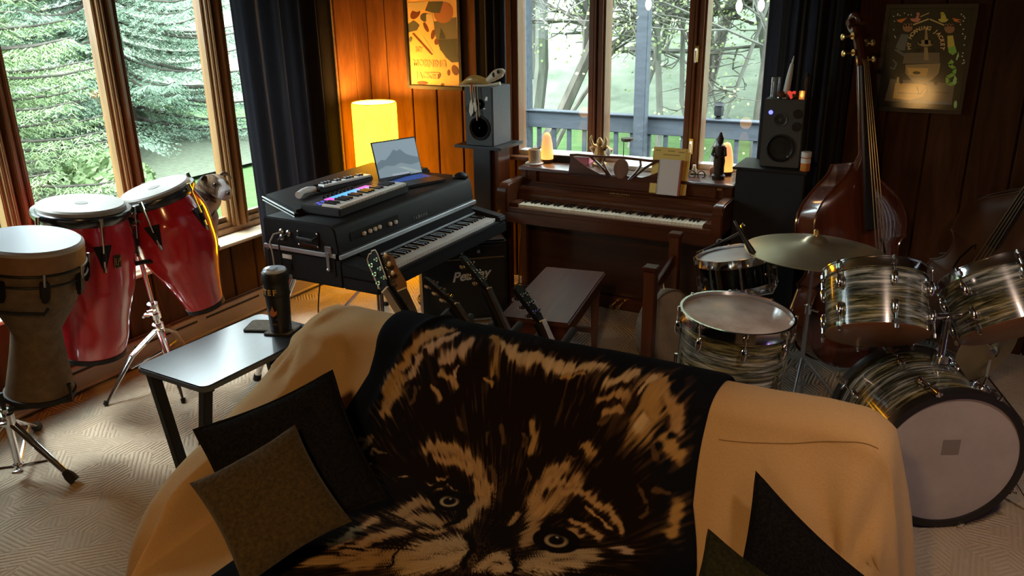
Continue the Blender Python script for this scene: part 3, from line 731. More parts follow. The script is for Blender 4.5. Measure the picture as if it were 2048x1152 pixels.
fine = np.clip((st2 - .62) * 3, 0, 1) * inface * np.clip((vnoise(X_ * 9 + 50, S_ * 9, 11) - .42) * 3, 0, 1)
colr = colr * (1 - .5 * fine[:, None]) + np.array((.085, .048, .024)) * (.5 * fine[:, None])
for pts, w, c in WOLF:
    P = np.array(pts); d = np.full(len(X_), 9.0)
    for a, b in zip(P[:-1], P[1:]):
        ab = b - a; t = np.clip(((wx - a[0]) * ab[0] + (ws - a[1]) * ab[1]) / (ab @ ab + 1e-9), 0, 1)
        d = np.minimum(d, np.hypot(wx - a[0] - t * ab[0], ws - a[1] - t * ab[1]))
    soft = .55 if c not in 'XD' else .35
    if c not in 'XDBK':
        h = np.clip((1.0 - d / (w * 1.25) + (st2 - .5) * 1.5) / .9, 0, 1)[:, None] * .5; colr = colr * (1 - h) + np.array((.105, .058, .028)) * h
    q = np.clip((1.0 - d / (w * .76) + (st2 - .5) * .85 + (st3 - .5) * .5) / soft, 0, 1)[:, None]
    shade = (.80 + .26 * st2)[:, None]
    colr = colr * (1 - q) + np.array(PAL[c]) * shade * q
for (ex, es), r in WOLF_EYES:
    d = np.hypot(X_ - ex, S_ - es); a = np.arctan2(S_ - es, X_ - ex)
    for rad, c in ((1.75, (.006, .004, .004)), (1.02, (.30, .22, .11)), (.86, (.42, .33, .20)), (.74, (.05, .032, .016)), (.62, (.006, .005, .005))):
        dd = np.hypot((X_ - ex) * (1 if rad < 1.5 else .85), S_ - es)
        q = np.clip((r * rad - dd) / (r * .10), 0, 1)[:, None]
        if rad == 1.02 or rad == .86: q = q * np.clip((S_ - es) / r + .75, 0, 1)[:, None]
        colr = colr * (1 - q) + np.array(c) * q
    q = np.clip((r * .16 - np.hypot(X_ - ex + .004, S_ - es + r * .38)) / (r * .08), 0, 1)[:, None]; colr = colr * (1 - q) + np.array((.40, .40, .42)) * q
me = bpy.data.meshes.new('wolf_throw')
n1 = NBX + 1
ii = (np.arange(NBS)[:, None] * n1 + np.arange(NBX)[None, :]).ravel()
fs = np.stack([ii, ii + n1, ii + n1 + 1, ii + 1], -1)
me.from_pydata(co.tolist(), [], fs.tolist())
ca = me.color_attributes.new('print', 'FLOAT_COLOR', 'POINT')
ca.data.foreach_set('color', np.concatenate([np.clip(colr, 0, 1), np.ones((len(colr), 1))], 1).astype(np.float32).ravel())
me.shade_smooth(); me.update()
wm = mat('printed_plush', (.02, .015, .01), .92, spec=.06); g = N(wm); vc = g.n('VertexColor', layer_name='print'); g.base(vc.outputs[0])
g.bump(g.noise(g.coord('Object'), 220, 3), .35, .003)
me.materials.append(wm)
wo_ = bpy.data.objects.new('throw_blanket', me); COL.objects.link(wo_)
tag(wo_, 'black plush throw printed with a big tan wolf face over the sofa', 'blanket')
so = wo_.modifiers.new('thickness', 'SOLIDIFY'); so.thickness = .010; so.offset = -1

# ---------------------------------------------------------------- cushions
def pillow(name, label, c, xax, nrm, w, h, th, m, rnd=6, piping=None, group=None):
    xax = V(xax).normalized(); nrm = V(nrm).normalized(); mx = frame(c, nrm, xax)
    t = thing(name, label, 'cushion', mx, group)
    def side(sg):
        def fn(u, v):
            a = 2 * u - 1; b = 2 * v - 1
            pin = 1 - .085 * (1 - b * b) * abs(a) ** 3; pin2 = 1 - .085 * (1 - a * a) * abs(b) ** 3
            k = max(0.0, (1 - abs(a) ** 2.4)) * max(0.0, (1 - abs(b) ** 2.4))
            zz = sg * th / 2 * k ** .42
            return V((a * w / 2 * pin, b * h / 2 * pin2, zz + .006 * noise.noise((a * 2.4 + w * 31, b * 2.4, sg))))
        return fn
    mm = M(); mm.grid(side(1), 26, 26); k = len(mm.f); mm.grid(side(-1), 26, 26)
    mm.f = mm.f[:k] + [tuple(reversed(f)) for f in mm.f[k:]]
    mm.obj('cover', m, t, smooth=180)
    if piping:
        pts = []
        for a0, b0, a1, b1 in ((-1, -1, 1, -1), (1, -1, 1, 1), (1, 1, -1, 1), (-1, 1, -1, -1)):
            for q in range(14):
                a = a0 + (a1 - a0) * q / 14; b = b0 + (b1 - b0) * q / 14
                pts.append((a * w / 2 * (1 - .085 * (1 - b * b) * abs(a) ** 3), b * h / 2 * (1 - .085 * (1 - a * a) * abs(b) ** 3), 0))
        M().tube(pts, .006, 6, closed=True).obj('piping', piping, t)
    return t
blackc = noisy('black_cushion_cloth', [(.4, (.006, .006, .007)), (.6, (.012, .012, .013))], 120, rough=.95, bump=.2, bdist=.002, spec=.04)
olivec = noisy('olive_wool', [(.35, (.030, .022, .010)), (.65, (.062, .046, .023))], 90, rough=.95, bump=.5, detail=6, bdist=.004, spec=.1, sheen=.15)
def corner_pillow(name, label, TL, TR, nrm, h, th, m, piping=None, drop=.5):
    x = (TR - TL); w = x.length; x.normalize(); n = V(nrm); n = (n - x * n.dot(x)).normalized(); y = n.cross(x)
    return pillow(name, label, (TL + TR) / 2 - y * (h * drop), x, n, w, h, th, m, piping=piping)
corner_pillow('throw_pillow', 'large black pillow propped behind the olive one at the left sofa arm', at(388, 860, w=2.52), at(664, 742, w=2.64), (.42, -.70, .58), .44, .13, blackc, blackc)
corner_pillow('throw_pillow', 'rough olive brown wool pillow in front of the black one', at(378, 966, w=2.30), at(590, 848, w=2.42), (.36, -.60, .72), .34, .12, olivec)
def tip_pillow(name, label, tip, d1, d2, s, th, m):
    """square pillow hung from its top corner: d1 and d2 run down its two upper edges"""
    a = V(d1).normalized(); b = V(d2).normalized(); n = a.cross(b).normalized()
    if n.y > 0: n = -n
    c = tip + (a + b) * (s / 2)
    t = pillow(name, label, c, b, n, s, s, th, m, piping=m)
    # the soft square is pushed out of true where it is wedged into the seat
    y = n.cross(b); q = -a if y.dot(-a) > 0 else a
    sh = t.matrix_world.inverted().to_3x3() @ Matrix(((b.x, q.x, n.x), (b.y, q.y, n.y), (b.z, q.z, n.z)))
    for ch in kids(t): ch.data.transform(sh.to_4x4())
    return t
tip = at(1513, 946, w=2.33); L1 = at(1466, 1170, w=2.27); R1 = at(1742, 1160, w=2.16)
tip_pillow('throw_pillow', 'black pillow standing on its corner against the sofa back at right', tip, (L1 - tip), (R1 - tip), .44, .13, blackc)
tip = at(1418, 1062, w=2.16); L1 = at(1380, 1200, w=2.2); R1 = at(1560, 1165, w=2.08)
tip_pillow('throw_pillow', 'dark green pillow low at the front of the right black pillow', tip, (L1 - tip), (R1 - tip), .26, .08, noisy('green_wool', [(.35, (.014, .016, .010)), (.65, (.030, .032, .020))], 90, rough=.95, bump=.4, spec=.1))

# ---------------------------------------------------------------- side table, coasters, tumbler
tb = thing('side_table', 'small black side table by the left end of the sofa', 'table', T(-2.64, 2.30, 0) @ RZ(-2))
def rrect(a, b, r, n=6):
    out = []
    for cx, cy, s in ((a - r, b - r, 0), (-a + r, b - r, 1), (-a + r, -b + r, 2), (a - r, -b + r, 3)):
        for k in range(n + 1): an = PI / 2 * (s + k / n); out.append((cx + r * math.cos(an), cy + r * math.sin(an)))
    return out
tbm = mat('black_stained_ash', (.012, .013, .016), .30, spec=.8, coat=.25); g = N(tbm); f = g.noise(g.coord('Object', (9, .8, 2)), 6, 6, .6, .5)
g.base(g.ramp(f, [(.3, (.007, .008, .010)), (.7, (.022, .024, .030))])); g.bump(f, .12, .002); tbm.node_tree.nodes['Principled BSDF'].inputs['Coat Roughness'].default_value = .22
tbm.node_tree.nodes['Principled BSDF'].inputs['IOR'].default_value = 1.7
M().prism(rrect(.212, .345, .04), .572, .60).obj('tabletop', tbm, tb, bevel=.005)
blk = mat('black_painted_wood', (.009, .009, .010), .5)
for sy in (-.30, .30):
    for sx in (-1, 1):
        a = V((sx * .165, sy, .575)); b = V((sx * .045, sy, .02)); d = (b - a)
        M().box((0, 0, d.length / 2), (.034, .046, d.length), frame(a, d, (0, 1, 0)) @ RZ(90)).obj('leg', blk, tb, bevel=.003)
    M().span((-.19, sy - .02, .556), (.19, sy + .02, .573)).obj('apron', blk, tb)
M().span((-.06, -.33, 0), (.06, .33, .022)).obj('foot_rail', blk, tb)
cork = noisy('cork', [(.35, (.12, .095, .07)), (.65, (.20, .165, .125))], 80, rough=.9)
for px, py, lab, rz in ((524, 652, 'empty square coaster beside the tumbler', 24), (566, 660, 'square coaster under the tall tumbler', 18)):
    p = at(px, py, Z=.603); c = thing('coaster', lab, 'coaster', Matrix.Translation((p.x, p.y, .6005)) @ RZ(rz))
    M().prism(rrect(.068, .068, .018), 0, .007).obj('rim', MT['rubber'], c, bevel=.002); M().prism(rrect(.060, .060, .014), .0068, .0085).obj('cork_pad', cork, c)
p = at(563, 660, Z=.612); tu = thing('tumbler', 'tall black insulated tumbler with gold lettering on the side table', 'tumbler', Matrix.Translation((p.x, p.y, .6095)) @ RZ(14))
tk = mat('powder_black', (.010, .010, .011), .38)
M().lathe([(.040, 0), (.046, .004), (.048, .05), (.056, .20), (.057, .235)], 32).obj('cup', tk, tu)
M().lathe([(.0575, .175), (.0585, .178), (.0585, .184), (.0575, .187)], 32, caps=False).obj('grip_ring', MT['black'], tu)
M().lathe([(.058, .235), (.060, .240), (.060, .275), (.057, .283), (.050, .284)], 32).obj('lid', MT['black'], tu)
lm = M().lathe([(.050, .284), (.052, .290), (.048, .296), (.020, .298)], 32); lm.box((0, -.02, .30), (.03, .04, .008)); lm.obj('lid_insert', mat('clear_lid', (.45, .50, .58), .12, spec=.8), tu)
for ch, a in (('T', -24), ('E', 0), ('F', 24)):
    text(ch, .036, MT['gold_print'], tu, RZ(a - 4) @ T(0, -.0575, .200) @ RX(88), bold=.001)
def wrap_patch(poly, r0, m, nm, z0):
    mm = M(); mm.v = [V((math.sin(x / r0) * r0, -math.cos(x / r0) * r0, z0 + y)) for x, y in poly]; mm.f = [tuple(range(len(poly)))]; return mm.obj(nm, m, tu)
wrap_patch([(.0, .0), (.016, .012), (.02, .03), (.008, .024), (.0, .052), (-.012, .028), (-.02, .02), (-.014, .004)], .0535, mat('orange_print', (.42, .14, .04), .5), 'logo', .085)
wrap_patch([(-.018, 0), (.018, 0), (.018, .006), (-.018, .006)], .0515, mat('dull_print', (.10, .06, .04), .5), 'logo', .07)
wrap_patch([(-.014, 0), (.014, 0), (.010, .008), (-.010, .008)], .0500, bpy.data.materials['dull_print'], 'logo', .045)

# ---------------------------------------------------------------- hand drums
RED = mat('red_fibreglass', (.30, .008, .016), .16, coat=.8, spec=.6); g = N(RED); f = g.noise(g.coord('Object', (3, 3, .3)), 5, 3)
g.base(g.ramp(f, [(.3, (.40, .010, .020)), (.7, (.60, .022, .034))]))
SKIN = noisy('natural_drumhead', [(.3, (.27, .25, .225)), (.7, (.35, .33, .305))], 5, rough=.42, spec=.6)
def conga(label, top, bot, rt, rm, rb, phase, badge=None):
    ax = (top - bot); Ht = ax.length; mx = frame(bot, ax, (CAM - bot))
    t = thing('conga_drum', label, 'drum', mx)
    prof = [(rb, 0), (rb + .006, .02), (rb * 1.12 + .008, Ht * .12), (rb * .55 + rm * .45, Ht * .27), (rm * .86 + rb * .14, Ht * .47), (rm * .985, Ht * .62), (rm, Ht * .70), (rm * .985, Ht * .80), (rt * .95, Ht * .93), (rt * .93, Ht * .965)]
    P = catmull(prof, 4)
    M().lathe([tuple(p) for p in P], 56).obj('shell', RED, t)
    M().lathe([(rb + .001, -.012), (rb + .006, -.012), (rb + .008, .012), (rb + .001, .014)], 48, caps=True).obj('rubber_ring', MT['rubber'], t)
    M().lathe([(rt * .90, Ht * .93), (rt * .985, Ht * .925), (rt * 1.06, Ht * .955), (rt * 1.075, Ht * .975), (rt * 1.055, Ht * .988), (rt * .97, Ht * .985), (rt * .95, Ht * .99)], 56, caps=False).obj('rim', mat('black_rim', (.012, .013, .016), .22, spec=.8) if 'black_rim' not in bpy.data.materials else bpy.data.materials['black_rim'], t)
    M().lathe([(rt * .955, Ht * .955), (rt * .955, Ht * .985), (rt * .945, Ht * 1.010), (rt * .90, Ht * 1.022), (rt * .4, Ht * 1.027), (0, Ht * 1.028)], 48).obj('drumhead', SKIN, t)
    M().lathe([(0, Ht * 1.0285), (.030, Ht * 1.0285), (.030, Ht * 1.0280)], 20, T(.02, 0, .001)).obj('worn_patch', mat('worn_skin', (.20, .19, .18), .6) if 'worn_skin' not in bpy.data.materials else bpy.data.materials['worn_skin'], t)
    for k in range(5):
        a = phase + k * 2 * PI / 5; zc = Ht * .745; R = rm + .006
        l = frame((math.cos(a) * (R - .008), math.sin(a) * (R - .008), zc), (math.cos(a), math.sin(a), 0), (-math.sin(a), math.cos(a), 0))
        p = M().prism([(-.040, .052), (.040, .052), (.034, .03), (.010, -.058), (-.010, -.058), (-.034, .03)], -.004, .007, l)
        p.rod((0, -.02, .010), (0, .02, .010), .012, 10, l); o = p.obj('lug_plate', MT['black'], t, bevel=.001)
        b = M(); zb = rt - rm + .012
        b.rod((0, -.06, .012), (0, .165, .012 + zb * .5), .0055, 8, l); b.rod((0, .145, .012 + zb * .4), (0, .185, .010 + zb * .5), .010, 8, l); b.rod((0, -.075, .012), (0, -.05, .012), .009, 6, l)
        b.obj('tuning_bolt', MT['chrome'], o)
    if badge is not None:
        a = badge; R = rm + .003
        l = frame((math.cos(a) * R, math.sin(a) * R, Ht * .70), (math.cos(a), math.sin(a), 0), (-math.sin(a), math.cos(a), 0))
        b = M().box((0, 0, 0), (.040, .062, .004), l).obj('badge', MT['black'], t, bevel=.001)
        bl = M(); bl.tube([(-.010, .018, .003), (-.010, -.016, .003), (.002, -.018, .003)], .0025, 6, l); bl.tube([(.0, -.022, .003), (.004, .016, .003), (.014, .012, .003), (.010, 0, .003), (.002, -.002, .003)], .0022, 6, l)
        bl.tube([(-.017, -.028, .0025), (.017, -.028, .0025), (.017, .028, .0025), (-.017, .028, .0025)], .0012, 4, l, True)
        bl.obj('badge_emblem', MT['brass'], b)
    return t
conga('red conga standing upright, left of the chrome stand', at(163, 412, w=3.95), at(189, 704, w=4.20), .207, .224, .143, .33, .62)
conga('red conga tilted on the chrome stand, in front of the dog', at(310, 380, w=4.25), at(411, 609, w=4.55), .187, .208, .098, -.42)

# the double conga stand between them
st = thing('conga_stand', 'chrome tripod stand holding the two red congas', 'stand', T(0, 0, 0))
pb = at(331, 705, Z=.16); pt_ = at(258, 436, w=4.22); pm_ = pb.lerp(pt_, .36)
M().tube([pb, pm_], .019, 14).obj('lower_tube', MT['chrome'], st)
M().tube([pm_, pt_], .013, 12).obj('upper_tube', MT['chrome'], st)
def clamp(p, d, name='clamp', r=.026, h=.035, par=None, wing=(.06, 0, 0)):
    d = V(d).normalized(); m = M().tube([p - d * h / 2, p + d * h / 2], r, 12)
    q = p + V(wing); m.tube([p, q], .010, 8); s = V(wing).cross(d).normalized() * .022; m.tube([q - s, q, q + s], [.006, .010, .006], 8)
    return m.obj(name, MT['chrome'], par)
dirp = pt_ - pb
clamp(pm_, dirp, 'height_clamp', .028, .045, st, (.05, -.05, 0)); clamp(pm_ + (pb - pm_) * .18, dirp, 'leg_collar', .030, .03, st, (-.05, -.03, 0)); hub = pb.lerp(pt_, .20); clamp(hub, dirp, 'leg_hub', .030, .05, st, (.055, -.04, .01))
for fx, fy, dz in ((214, 806, 0), (378, 700, 0), (366, 800, 0)):
    ft_ = at(fx, fy, Z=.012); side = (ft_ - hub).cross(V((0, 0, 1))).normalized() * .012
    l = M(); mid = hub.lerp(ft_, .5) + V((0, 0, .05))
    l.tube([hub + side, mid + side, ft_], [.008, .008, .007], 8); l.tube([hub - side, mid - side, ft_], [.008, .008, .007], 8); l.rod(mid + side, mid - side, .006)
    l.tube([pb + V((0, 0, .02)), hub.lerp(ft_, .55)], .007, 6)
    o = l.obj('leg', MT['chrome'], st); M().rod(ft_ + V((0, 0, .012)), ft_ + (ft_ - hub).normalized() * .012, .013, 8).obj('rubber_foot', MT['rubber'], o)
ta = at(262, 524, w=4.18); tb_ = at(317, 521, w=4.26)
M().tube([at(236, 545, w=4.10), at(262, 530, w=4.14), at(285, 524, w=4.2), tb_], [.010, .011, .012, .012], 10).obj('rest_arm', MT['rubber'], st)
bk = M(); 
for (x0, y0, x1, y1, w_, r_) in ((246, 436, 282, 446, 4.12, .014), (244, 430, 268, 452, 4.08, .018), (236, 450, 262, 470, 4.1, .012), (262, 440, 290, 438, 4.16, .009)): bk.rod(at(x0, y0, w=w_), at(x1, y1, w=w_), r_, 10)
bk.obj('drum_bracket', MT['chrome'], st)

# ---------------------------------------------------------------- djembe
DJ = noisy('djembe_fabric_shell', [(.3, (.085, .056, .026)), (.7, (.155, .105, .052))], 26, rough=.75, bump=.15, detail=8, bdist=.002)
bot = at(81, 782, w=3.68); top = at(61, 478, w=3.44); Ht = (top - bot).length
dj = thing('djembe', 'large brown djembe with white head on a chrome stand at left edge', 'drum', frame(bot, top - bot, CAM - bot))
K = 3.55 / 1640
prof = [(.139, 0), (.136, .02), (.126, Ht * .12), (.110, Ht * .27), (.100, Ht * .40), (.104, Ht * .445), (.140, Ht * .55), (.176, Ht * .67), (.196, Ht * .80), (.199, Ht * .88), (.192, Ht * .95), (.186, Ht * .985)]
M().lathe([tuple(p) for p in catmull(prof, 4)], 56).obj('shell', DJ, dj)
M().lathe([(.139, -.012), (.145, -.010), (.145, .012), (.139, .014)], 48).obj('foot_ring', MT['rubber'], dj)
M().lathe([(.190, Ht * .865), (.204, Ht * .865), (.202, Ht * .975), (.188, Ht * .99)], 56, caps=False).obj('skin_collar', noisy('tan_collar', [(.3, (.17, .085, .036)), (.7, (.24, .13, .06))], 14, rough=.6), dj)
M().lathe([(.203, Ht * .975), (.200, Ht * .99), (.190, Ht * 1.0), (.185, Ht * 1.0)], 56, caps=False).obj('head_edge', mat('head_edge_grey', (.33, .30, .28), .55), dj)
M().lathe([(.192, Ht * .99), (.188, Ht * 1.003), (0, Ht * 1.006)], 56).obj('drumhead', mat('coated_white_head', (.27, .30, .345), .38, spec=.6), dj)
M().torus(.205, .006, 56, 8, z=Ht * .865).obj('tuning_ring', MT['black'], dj); M().torus(.207, .005, 56, 8, z=Ht * .80).obj('tuning_ring', MT['black'], dj)
for k in range(8):
    a = .18 + k * 2 * PI / 8; l = frame((math.cos(a) * .196, math.sin(a) * .196, Ht * .78), (math.cos(a), math.sin(a), 0), (-math.sin(a), math.cos(a), 0))
    m = M().box((0, 0, .012), (.034, .075, .024), l); m.box((0, -.040, .010), (.022, .03, .018), l); o = m.obj('lug', MT['black'], dj, bevel=.004)
    M().rod((0, .02, .022), (0, .075, .022), .006, 8, l).obj('tuning_bolt', MT['steel'], o)
a = -.32; l = frame((math.cos(a) * .172, math.sin(a) * .172, Ht * .665), (math.cos(a), math.sin(a), -.5), (-math.sin(a), math.cos(a), 0))
M().tube([(-.11, .008, .006), (-.10, .0, .03), (0, 0, .036), (.10, 0, .03), (.11, .008, .006)], .008, 8, l).obj('handle', MT['rubber'], dj)
# its stand
ds = thing('djembe_stand', 'chrome tripod stand with rubber feet under the djembe', 'stand', T(0, 0, 0))
hub = at(14, 838, w=3.60); c2 = hub + V((0, 0, -.24))
M().tube([hub + V((0, 0, .05)), c2 + V((0, 0, -.03))], .016, 12).obj('centre_tube', MT['chrome'], ds)
clamp(hub, (0, 0, 1), 'leg_hub', .032, .05, ds, (.05, -.05, .01)); clamp(c2, (0, 0, 1), 'brace_hub', .022, .03, ds, (.04, -.03, 0))
for fx, fy in ((146, 958), (74, 853), (-120, 1000)):
    f_ = at(fx, fy, Z=.022); s_ = (f_ - hub).cross(V((0, 0, 1))).normalized() * .012; l = M()
    l.tube([hub + s_, f_ + s_ * .4], .0085, 8); l.tube([hub - s_, f_ - s_ * .4], .0085, 8); l.tube([c2, hub.lerp(f_, .68)], .008, 6)
    o = l.obj('leg', MT['chrome'], ds); d_ = (f_ - hub).normalized(); M().tube([f_ - d_ * .05, f_ - d_ * .02, f_ + d_ * .012], [.015, .024, .024], 10).obj('rubber_foot', MT['rubber'], o)
b0 = bot
for k in range(3):
    a = 2 * PI * k / 3 + .3; q = b0 + V((math.cos(a) * .155, math.sin(a) * .155, .0)); M().tube([hub + V((0, 0, .04)), V((q.x, q.y, b0.z - .03)), q + V((0, 0, .05))], .010, 8).obj('cradle_arm', MT['rubber'], ds)

# ---------------------------------------------------------------- dog on the window sill
def build_dog():
    hp = at(430, 367, X=-4.03)                        # middle of the skull
    F = V((.93, -.16, -.22)).normalized()              # where the muzzle points: into the room, half towards the viewer
    Sd = F.cross(V((0, 0, 1))).normalized(); U = Sd.cross(F)
    def P(f, s, u): return hp + F * f + Sd * s + U * u
    B = V((-.22, -.97, 0)).normalized(); S2 = V((B.y, -B.x, 0))
    nk = P(-.075, 0, -.075); ch = hp + V((-.045, -.085, -.215)); sh = hp + B * .13 + V((-.02, 0, -.13)); mid = hp + B * .24 + V((-.01, 0, -.20)); rp = hp + B * .36 + V((0, 0, -.27)); gz = .535
    vs = [rp, mid, sh, nk, P(-.01, 0, 0), P(.055, 0, -.012), P(.105, 0, -.030), P(.145, 0, -.036), ch]
    rd = [.105, .112, .115, .092, .088, .070, .049, .041, .098]
    es = [(0, 1), (1, 2), (2, 3), (3, 4), (4, 5), (5, 6), (6, 7), (2, 8)]
    def chain(root, pts, rs):
        prev = root
        for p, r in zip(pts, rs): vs.append(p); rd.append(r); es.append((prev, len(vs) - 1)); prev = len(vs) - 1
    for s in (-1, 1):
        o = S2 * (.075 * s)
        chain(8, [ch + o * .8 + V((0, 0, -.04)), ch + o * .8 + V((.01, .0, -.10)), V((ch.x + o.x * .8 + .01, ch.y + o.y * .8, gz + .03)), V((ch.x + o.x * .8 + .05, ch.y + o.y * .8 + .01, gz + .022))], [.052, .038, .028, .026])
        h_ = rp + S2 * (.075 * s)
        chain(0, [h_ + V((.0, .12, -.03)), h_ + V((.0, .01, -.085)), V((h_.x, h_.y + .06, gz + .028)), V((h_.x + .01, h_.y + .14, gz + .022))], [.058, .038, .028, .026])
    chain(0, [rp + B * .10 + V((0, 0, -.05)), rp + B * .22 + V((0, 0, -.065)), rp + B * .34 + V((.03, 0, -.065))], [.04, .028, .018])
    me = bpy.data.meshes.new('dog_body'); me.from_pydata([tuple(v) for v in vs], es, [])
    o = bpy.data.objects.new('dog_body', me); COL.objects.link(o)
    o.modifiers.new('skin', 'SKIN').use_smooth_shade = True
    for i, r in enumerate(rd): me.skin_vertices[0].data[i].radius = (r, r)
    me.skin_vertices[0].data[0].use_root = True
    sb = o.modifiers.new('sub', 'SUBSURF'); sb.levels = sb.render_levels = 3
    me2 = bpy.data.meshes.new_from_object(o.evaluated_get(bpy.context.evaluated_depsgraph_get()))
    bpy.data.objects.remove(o)
    dog = bpy.data.objects.new('dog', me2); COL.objects.link(dog)
    # coat colours by body region, in the head's own axes
    ca = me2.color_attributes.new('coat', 'FLOAT_COLOR', 'POINT')
    for i, v in enumerate(me2.vertices):
        p = v.co - hp; f, s, u = p.dot(F), p.dot(Sd), p.dot(U)
        n = noise.noise(v.co * 14); n2 = noise.noise(v.co * 45)
        c = V((.095, .034, .010)) * (1 + .6 * n) + V((.03, .025, .015)) * max(0, n2)
        if f < -.03 and f > -.22 and p.z > -.12: c = c.lerp(V((.13, .088, .045)), max(0, min(1, .55 + 1.2 * n)))
        if -.075 < f and u > -.07 and p.z > -.10: c = V((.060, .034, .017)).lerp(V((.15, .098, .058)), max(0, min(1, .45 + 1.6 * n2)))
        if f > -.06 and abs(s) < .010 and u > .03: c = V((.24, .185, .135))
        if f > -.06 and .014 < abs(s) < .020 and u > .045: c = V((.05, .03, .02))
        if .015 < f < .085 and (abs(s) - .034) ** 2 + (u - .018) ** 2 < .020 ** 2: c = V((.022, .012, .009))
        if f > .060 and (abs(s) < .020 or f > .100) and u < .06: c = V((.40, .385, .385))
        if f > .05 and u < -.045: c = V((.36, .33, .32))
        if p.z < -.085 and p.dot(V((.75, .60, 0))) > -.045 and f > -.20: c = V((.38, .34, .30))
        if v.co.z < .58: c = V((.30, .26, .22))
        ca.data[i].color = (*(c * .72), 1)
    m = mat('dog_fur', (.2, .1, .05), .9, spec=.08); g = N(m); vcn = g.n('VertexColor', layer_name='coat'); g.base(vcn.outputs[0]); g.bump(g.noise(g.coord('Object', (1, 1, .5)), 130, 4), .6, .008)
    me2.materials.clear(); me2.materials.append(m); me2.shade_smooth()
    tag(dog, 'brown brindle dog with white muzzle sitting on the window sill behind the tilted conga', 'dog')
    ear = mat('dark_ear', (.022, .014, .011), .9); earp = mat('pale_ear', (.12, .092, .075), .9)
    from mathutils.bvhtree import BVHTree
    bv = BVHTree.FromPolygons([v.co for v in me2.vertices], [tuple(p.vertices) for p in me2.polygons])
    for s, mm in ((1, ear), (-1, earp)):
        a = P(-.022, s * .040, .020)
        # base, fold, tip of a half dropped ear; each row is centre offset (f, s, u) and half height
        out = [((-.010, s * .0, .0), .030), ((-.008, s * .022, .020), .032), ((.0, s * .042, .028), .029), ((.012, s * .060, .018), .023), ((.022, s * .074, .0), .013), ((.027, s * .080, -.016), .003)]
        e = M(); n = 6
        for q, w_ in out:
            c = a + F * q[0] + Sd * q[1] + U * q[2]; d = (U * .72 + F * .60 - Sd * (s * .20)).normalized(); th = (F * .8 - U * .4 + Sd * s * .2).normalized() * .007
            e.v += [c - d * w_, c - d * w_ * .5 + th, c + d * w_ * .5 + th, c + d * w_, c + d * w_ * .4 - th, c - d * w_ * .4 - th]
        for k in range(len(out) - 1):
            for q in range(n): e.f.append((k * n + q, k * n + (q + 1) % n, (k + 1) * n + (q + 1) % n, (k + 1) * n + q))
        e.f += [tuple(range(n - 1, -1, -1)), tuple((len(out) - 1) * n + i for i in range(n))]
        eo = e.obj('ear', mm, dog, smooth=180); sb = eo.modifiers.new('sub', 'SUBSURF'); sb.levels = sb.render_levels = 2
        c = P(.050, s * .033, .020); o0 = c + F * .12 + Sd * (s * .10) + U * .04; hit = bv.ray_cast(o0, (c - o0).normalized())
        ec = hit[0] if hit[0] else c
        M().sph(ec - (o0 - c).normalized() * .007, .0105, 12, 8).obj('eye', mat('dog_eye', (.010, .006, .004), .10, spec=.8) if s > 0 else bpy.data.materials['dog_eye'], dog)
    c = P(.12, 0, -.03); hit = bv.ray_cast(c + F * .3 + U * .012, -F); tip = hit[0] if hit[0] else P(.17, 0, -.024)
    M().sph(tip + U * .004 - F * .004, (.014, .017, .012), 12, 8).obj('nose', mat('dog_nose', (.010, .009, .010), .3), dog)
    m = M(); m.tube([tip - U * .012 - F * .004, tip - U * .024 - F * .010 + Sd * .004, tip - U * .030 - F * .030 + Sd * .022, tip - U * .026 - F * .055 + Sd * .033], .0022, 6); m.tube([tip - U * .024 - F * .010, tip - U * .030 - F * .030 - Sd * .022, tip - U * .026 - F * .055 - Sd * .033], .0022, 6)
    m.obj('mouth', bpy.data.materials['dog_nose'], dog)
    cl = M(); cc = nk + (hp - nk) * -.25; ax = (P(-.01, 0, 0) - sh).normalized(); cl.torus(.098, .008, 32, 8, frame(nk.lerp(sh, .35), ax, Sd)); cl.obj('collar', mat('dark_collar', (.03, .014, .010), .7), dog)
    return dog
build_dog()

# ---------------------------------------------------------------- glowing cylinder lamp
lp = thing('floor_lamp', 'tall glowing yellow cylinder floor lamp in the corner behind the keyboards', 'lamp', T(-3.83, 4.92, 0))
lmt = mat('lamp_paper', (.8, .6, .3), .8); g = N(lmt); f = g.noise(g.coord('Object', (2, 2, 2)), 3.2, 4); em = g.ramp(f, [(.25, (1.0, .33, .003)), (.38, (1.0, .40, .006)), (.7, (1.0, .44, .008))])
g.l(em, g.b.inputs['Emission Color']); g.b.inputs['Emission Strength'].default_value = 9.0
M().lathe([(.164, .06), (.164, 1.295), (.160, 1.297), (.158, 1.29), (.158, .06)], 40, caps=False).obj('shade', lmt, lp)
M().lathe([(.150, 0), (.165, .01), (.165, .06), (.02, .065)], 40).obj('base', blk, lp)
M().torus(.161, .004, 40, 6, z=1.296).obj('rim_wire', mat('lamp_rim', (.42, .25, .06), .5), lp)
M().torus(.161, .004, 40, 6, z=.065).obj('rim_wire', bpy.data.materials['lamp_rim'], lp)
M().rod((0, 0, .06), (0, 0, .55), .012).obj('pole', MT['steel'], lp)
lb = light('lamp_bulb', 'POINT', (-3.83, 4.92, 1.24), 30, (1, .52, .12), .08); lb.parent = None

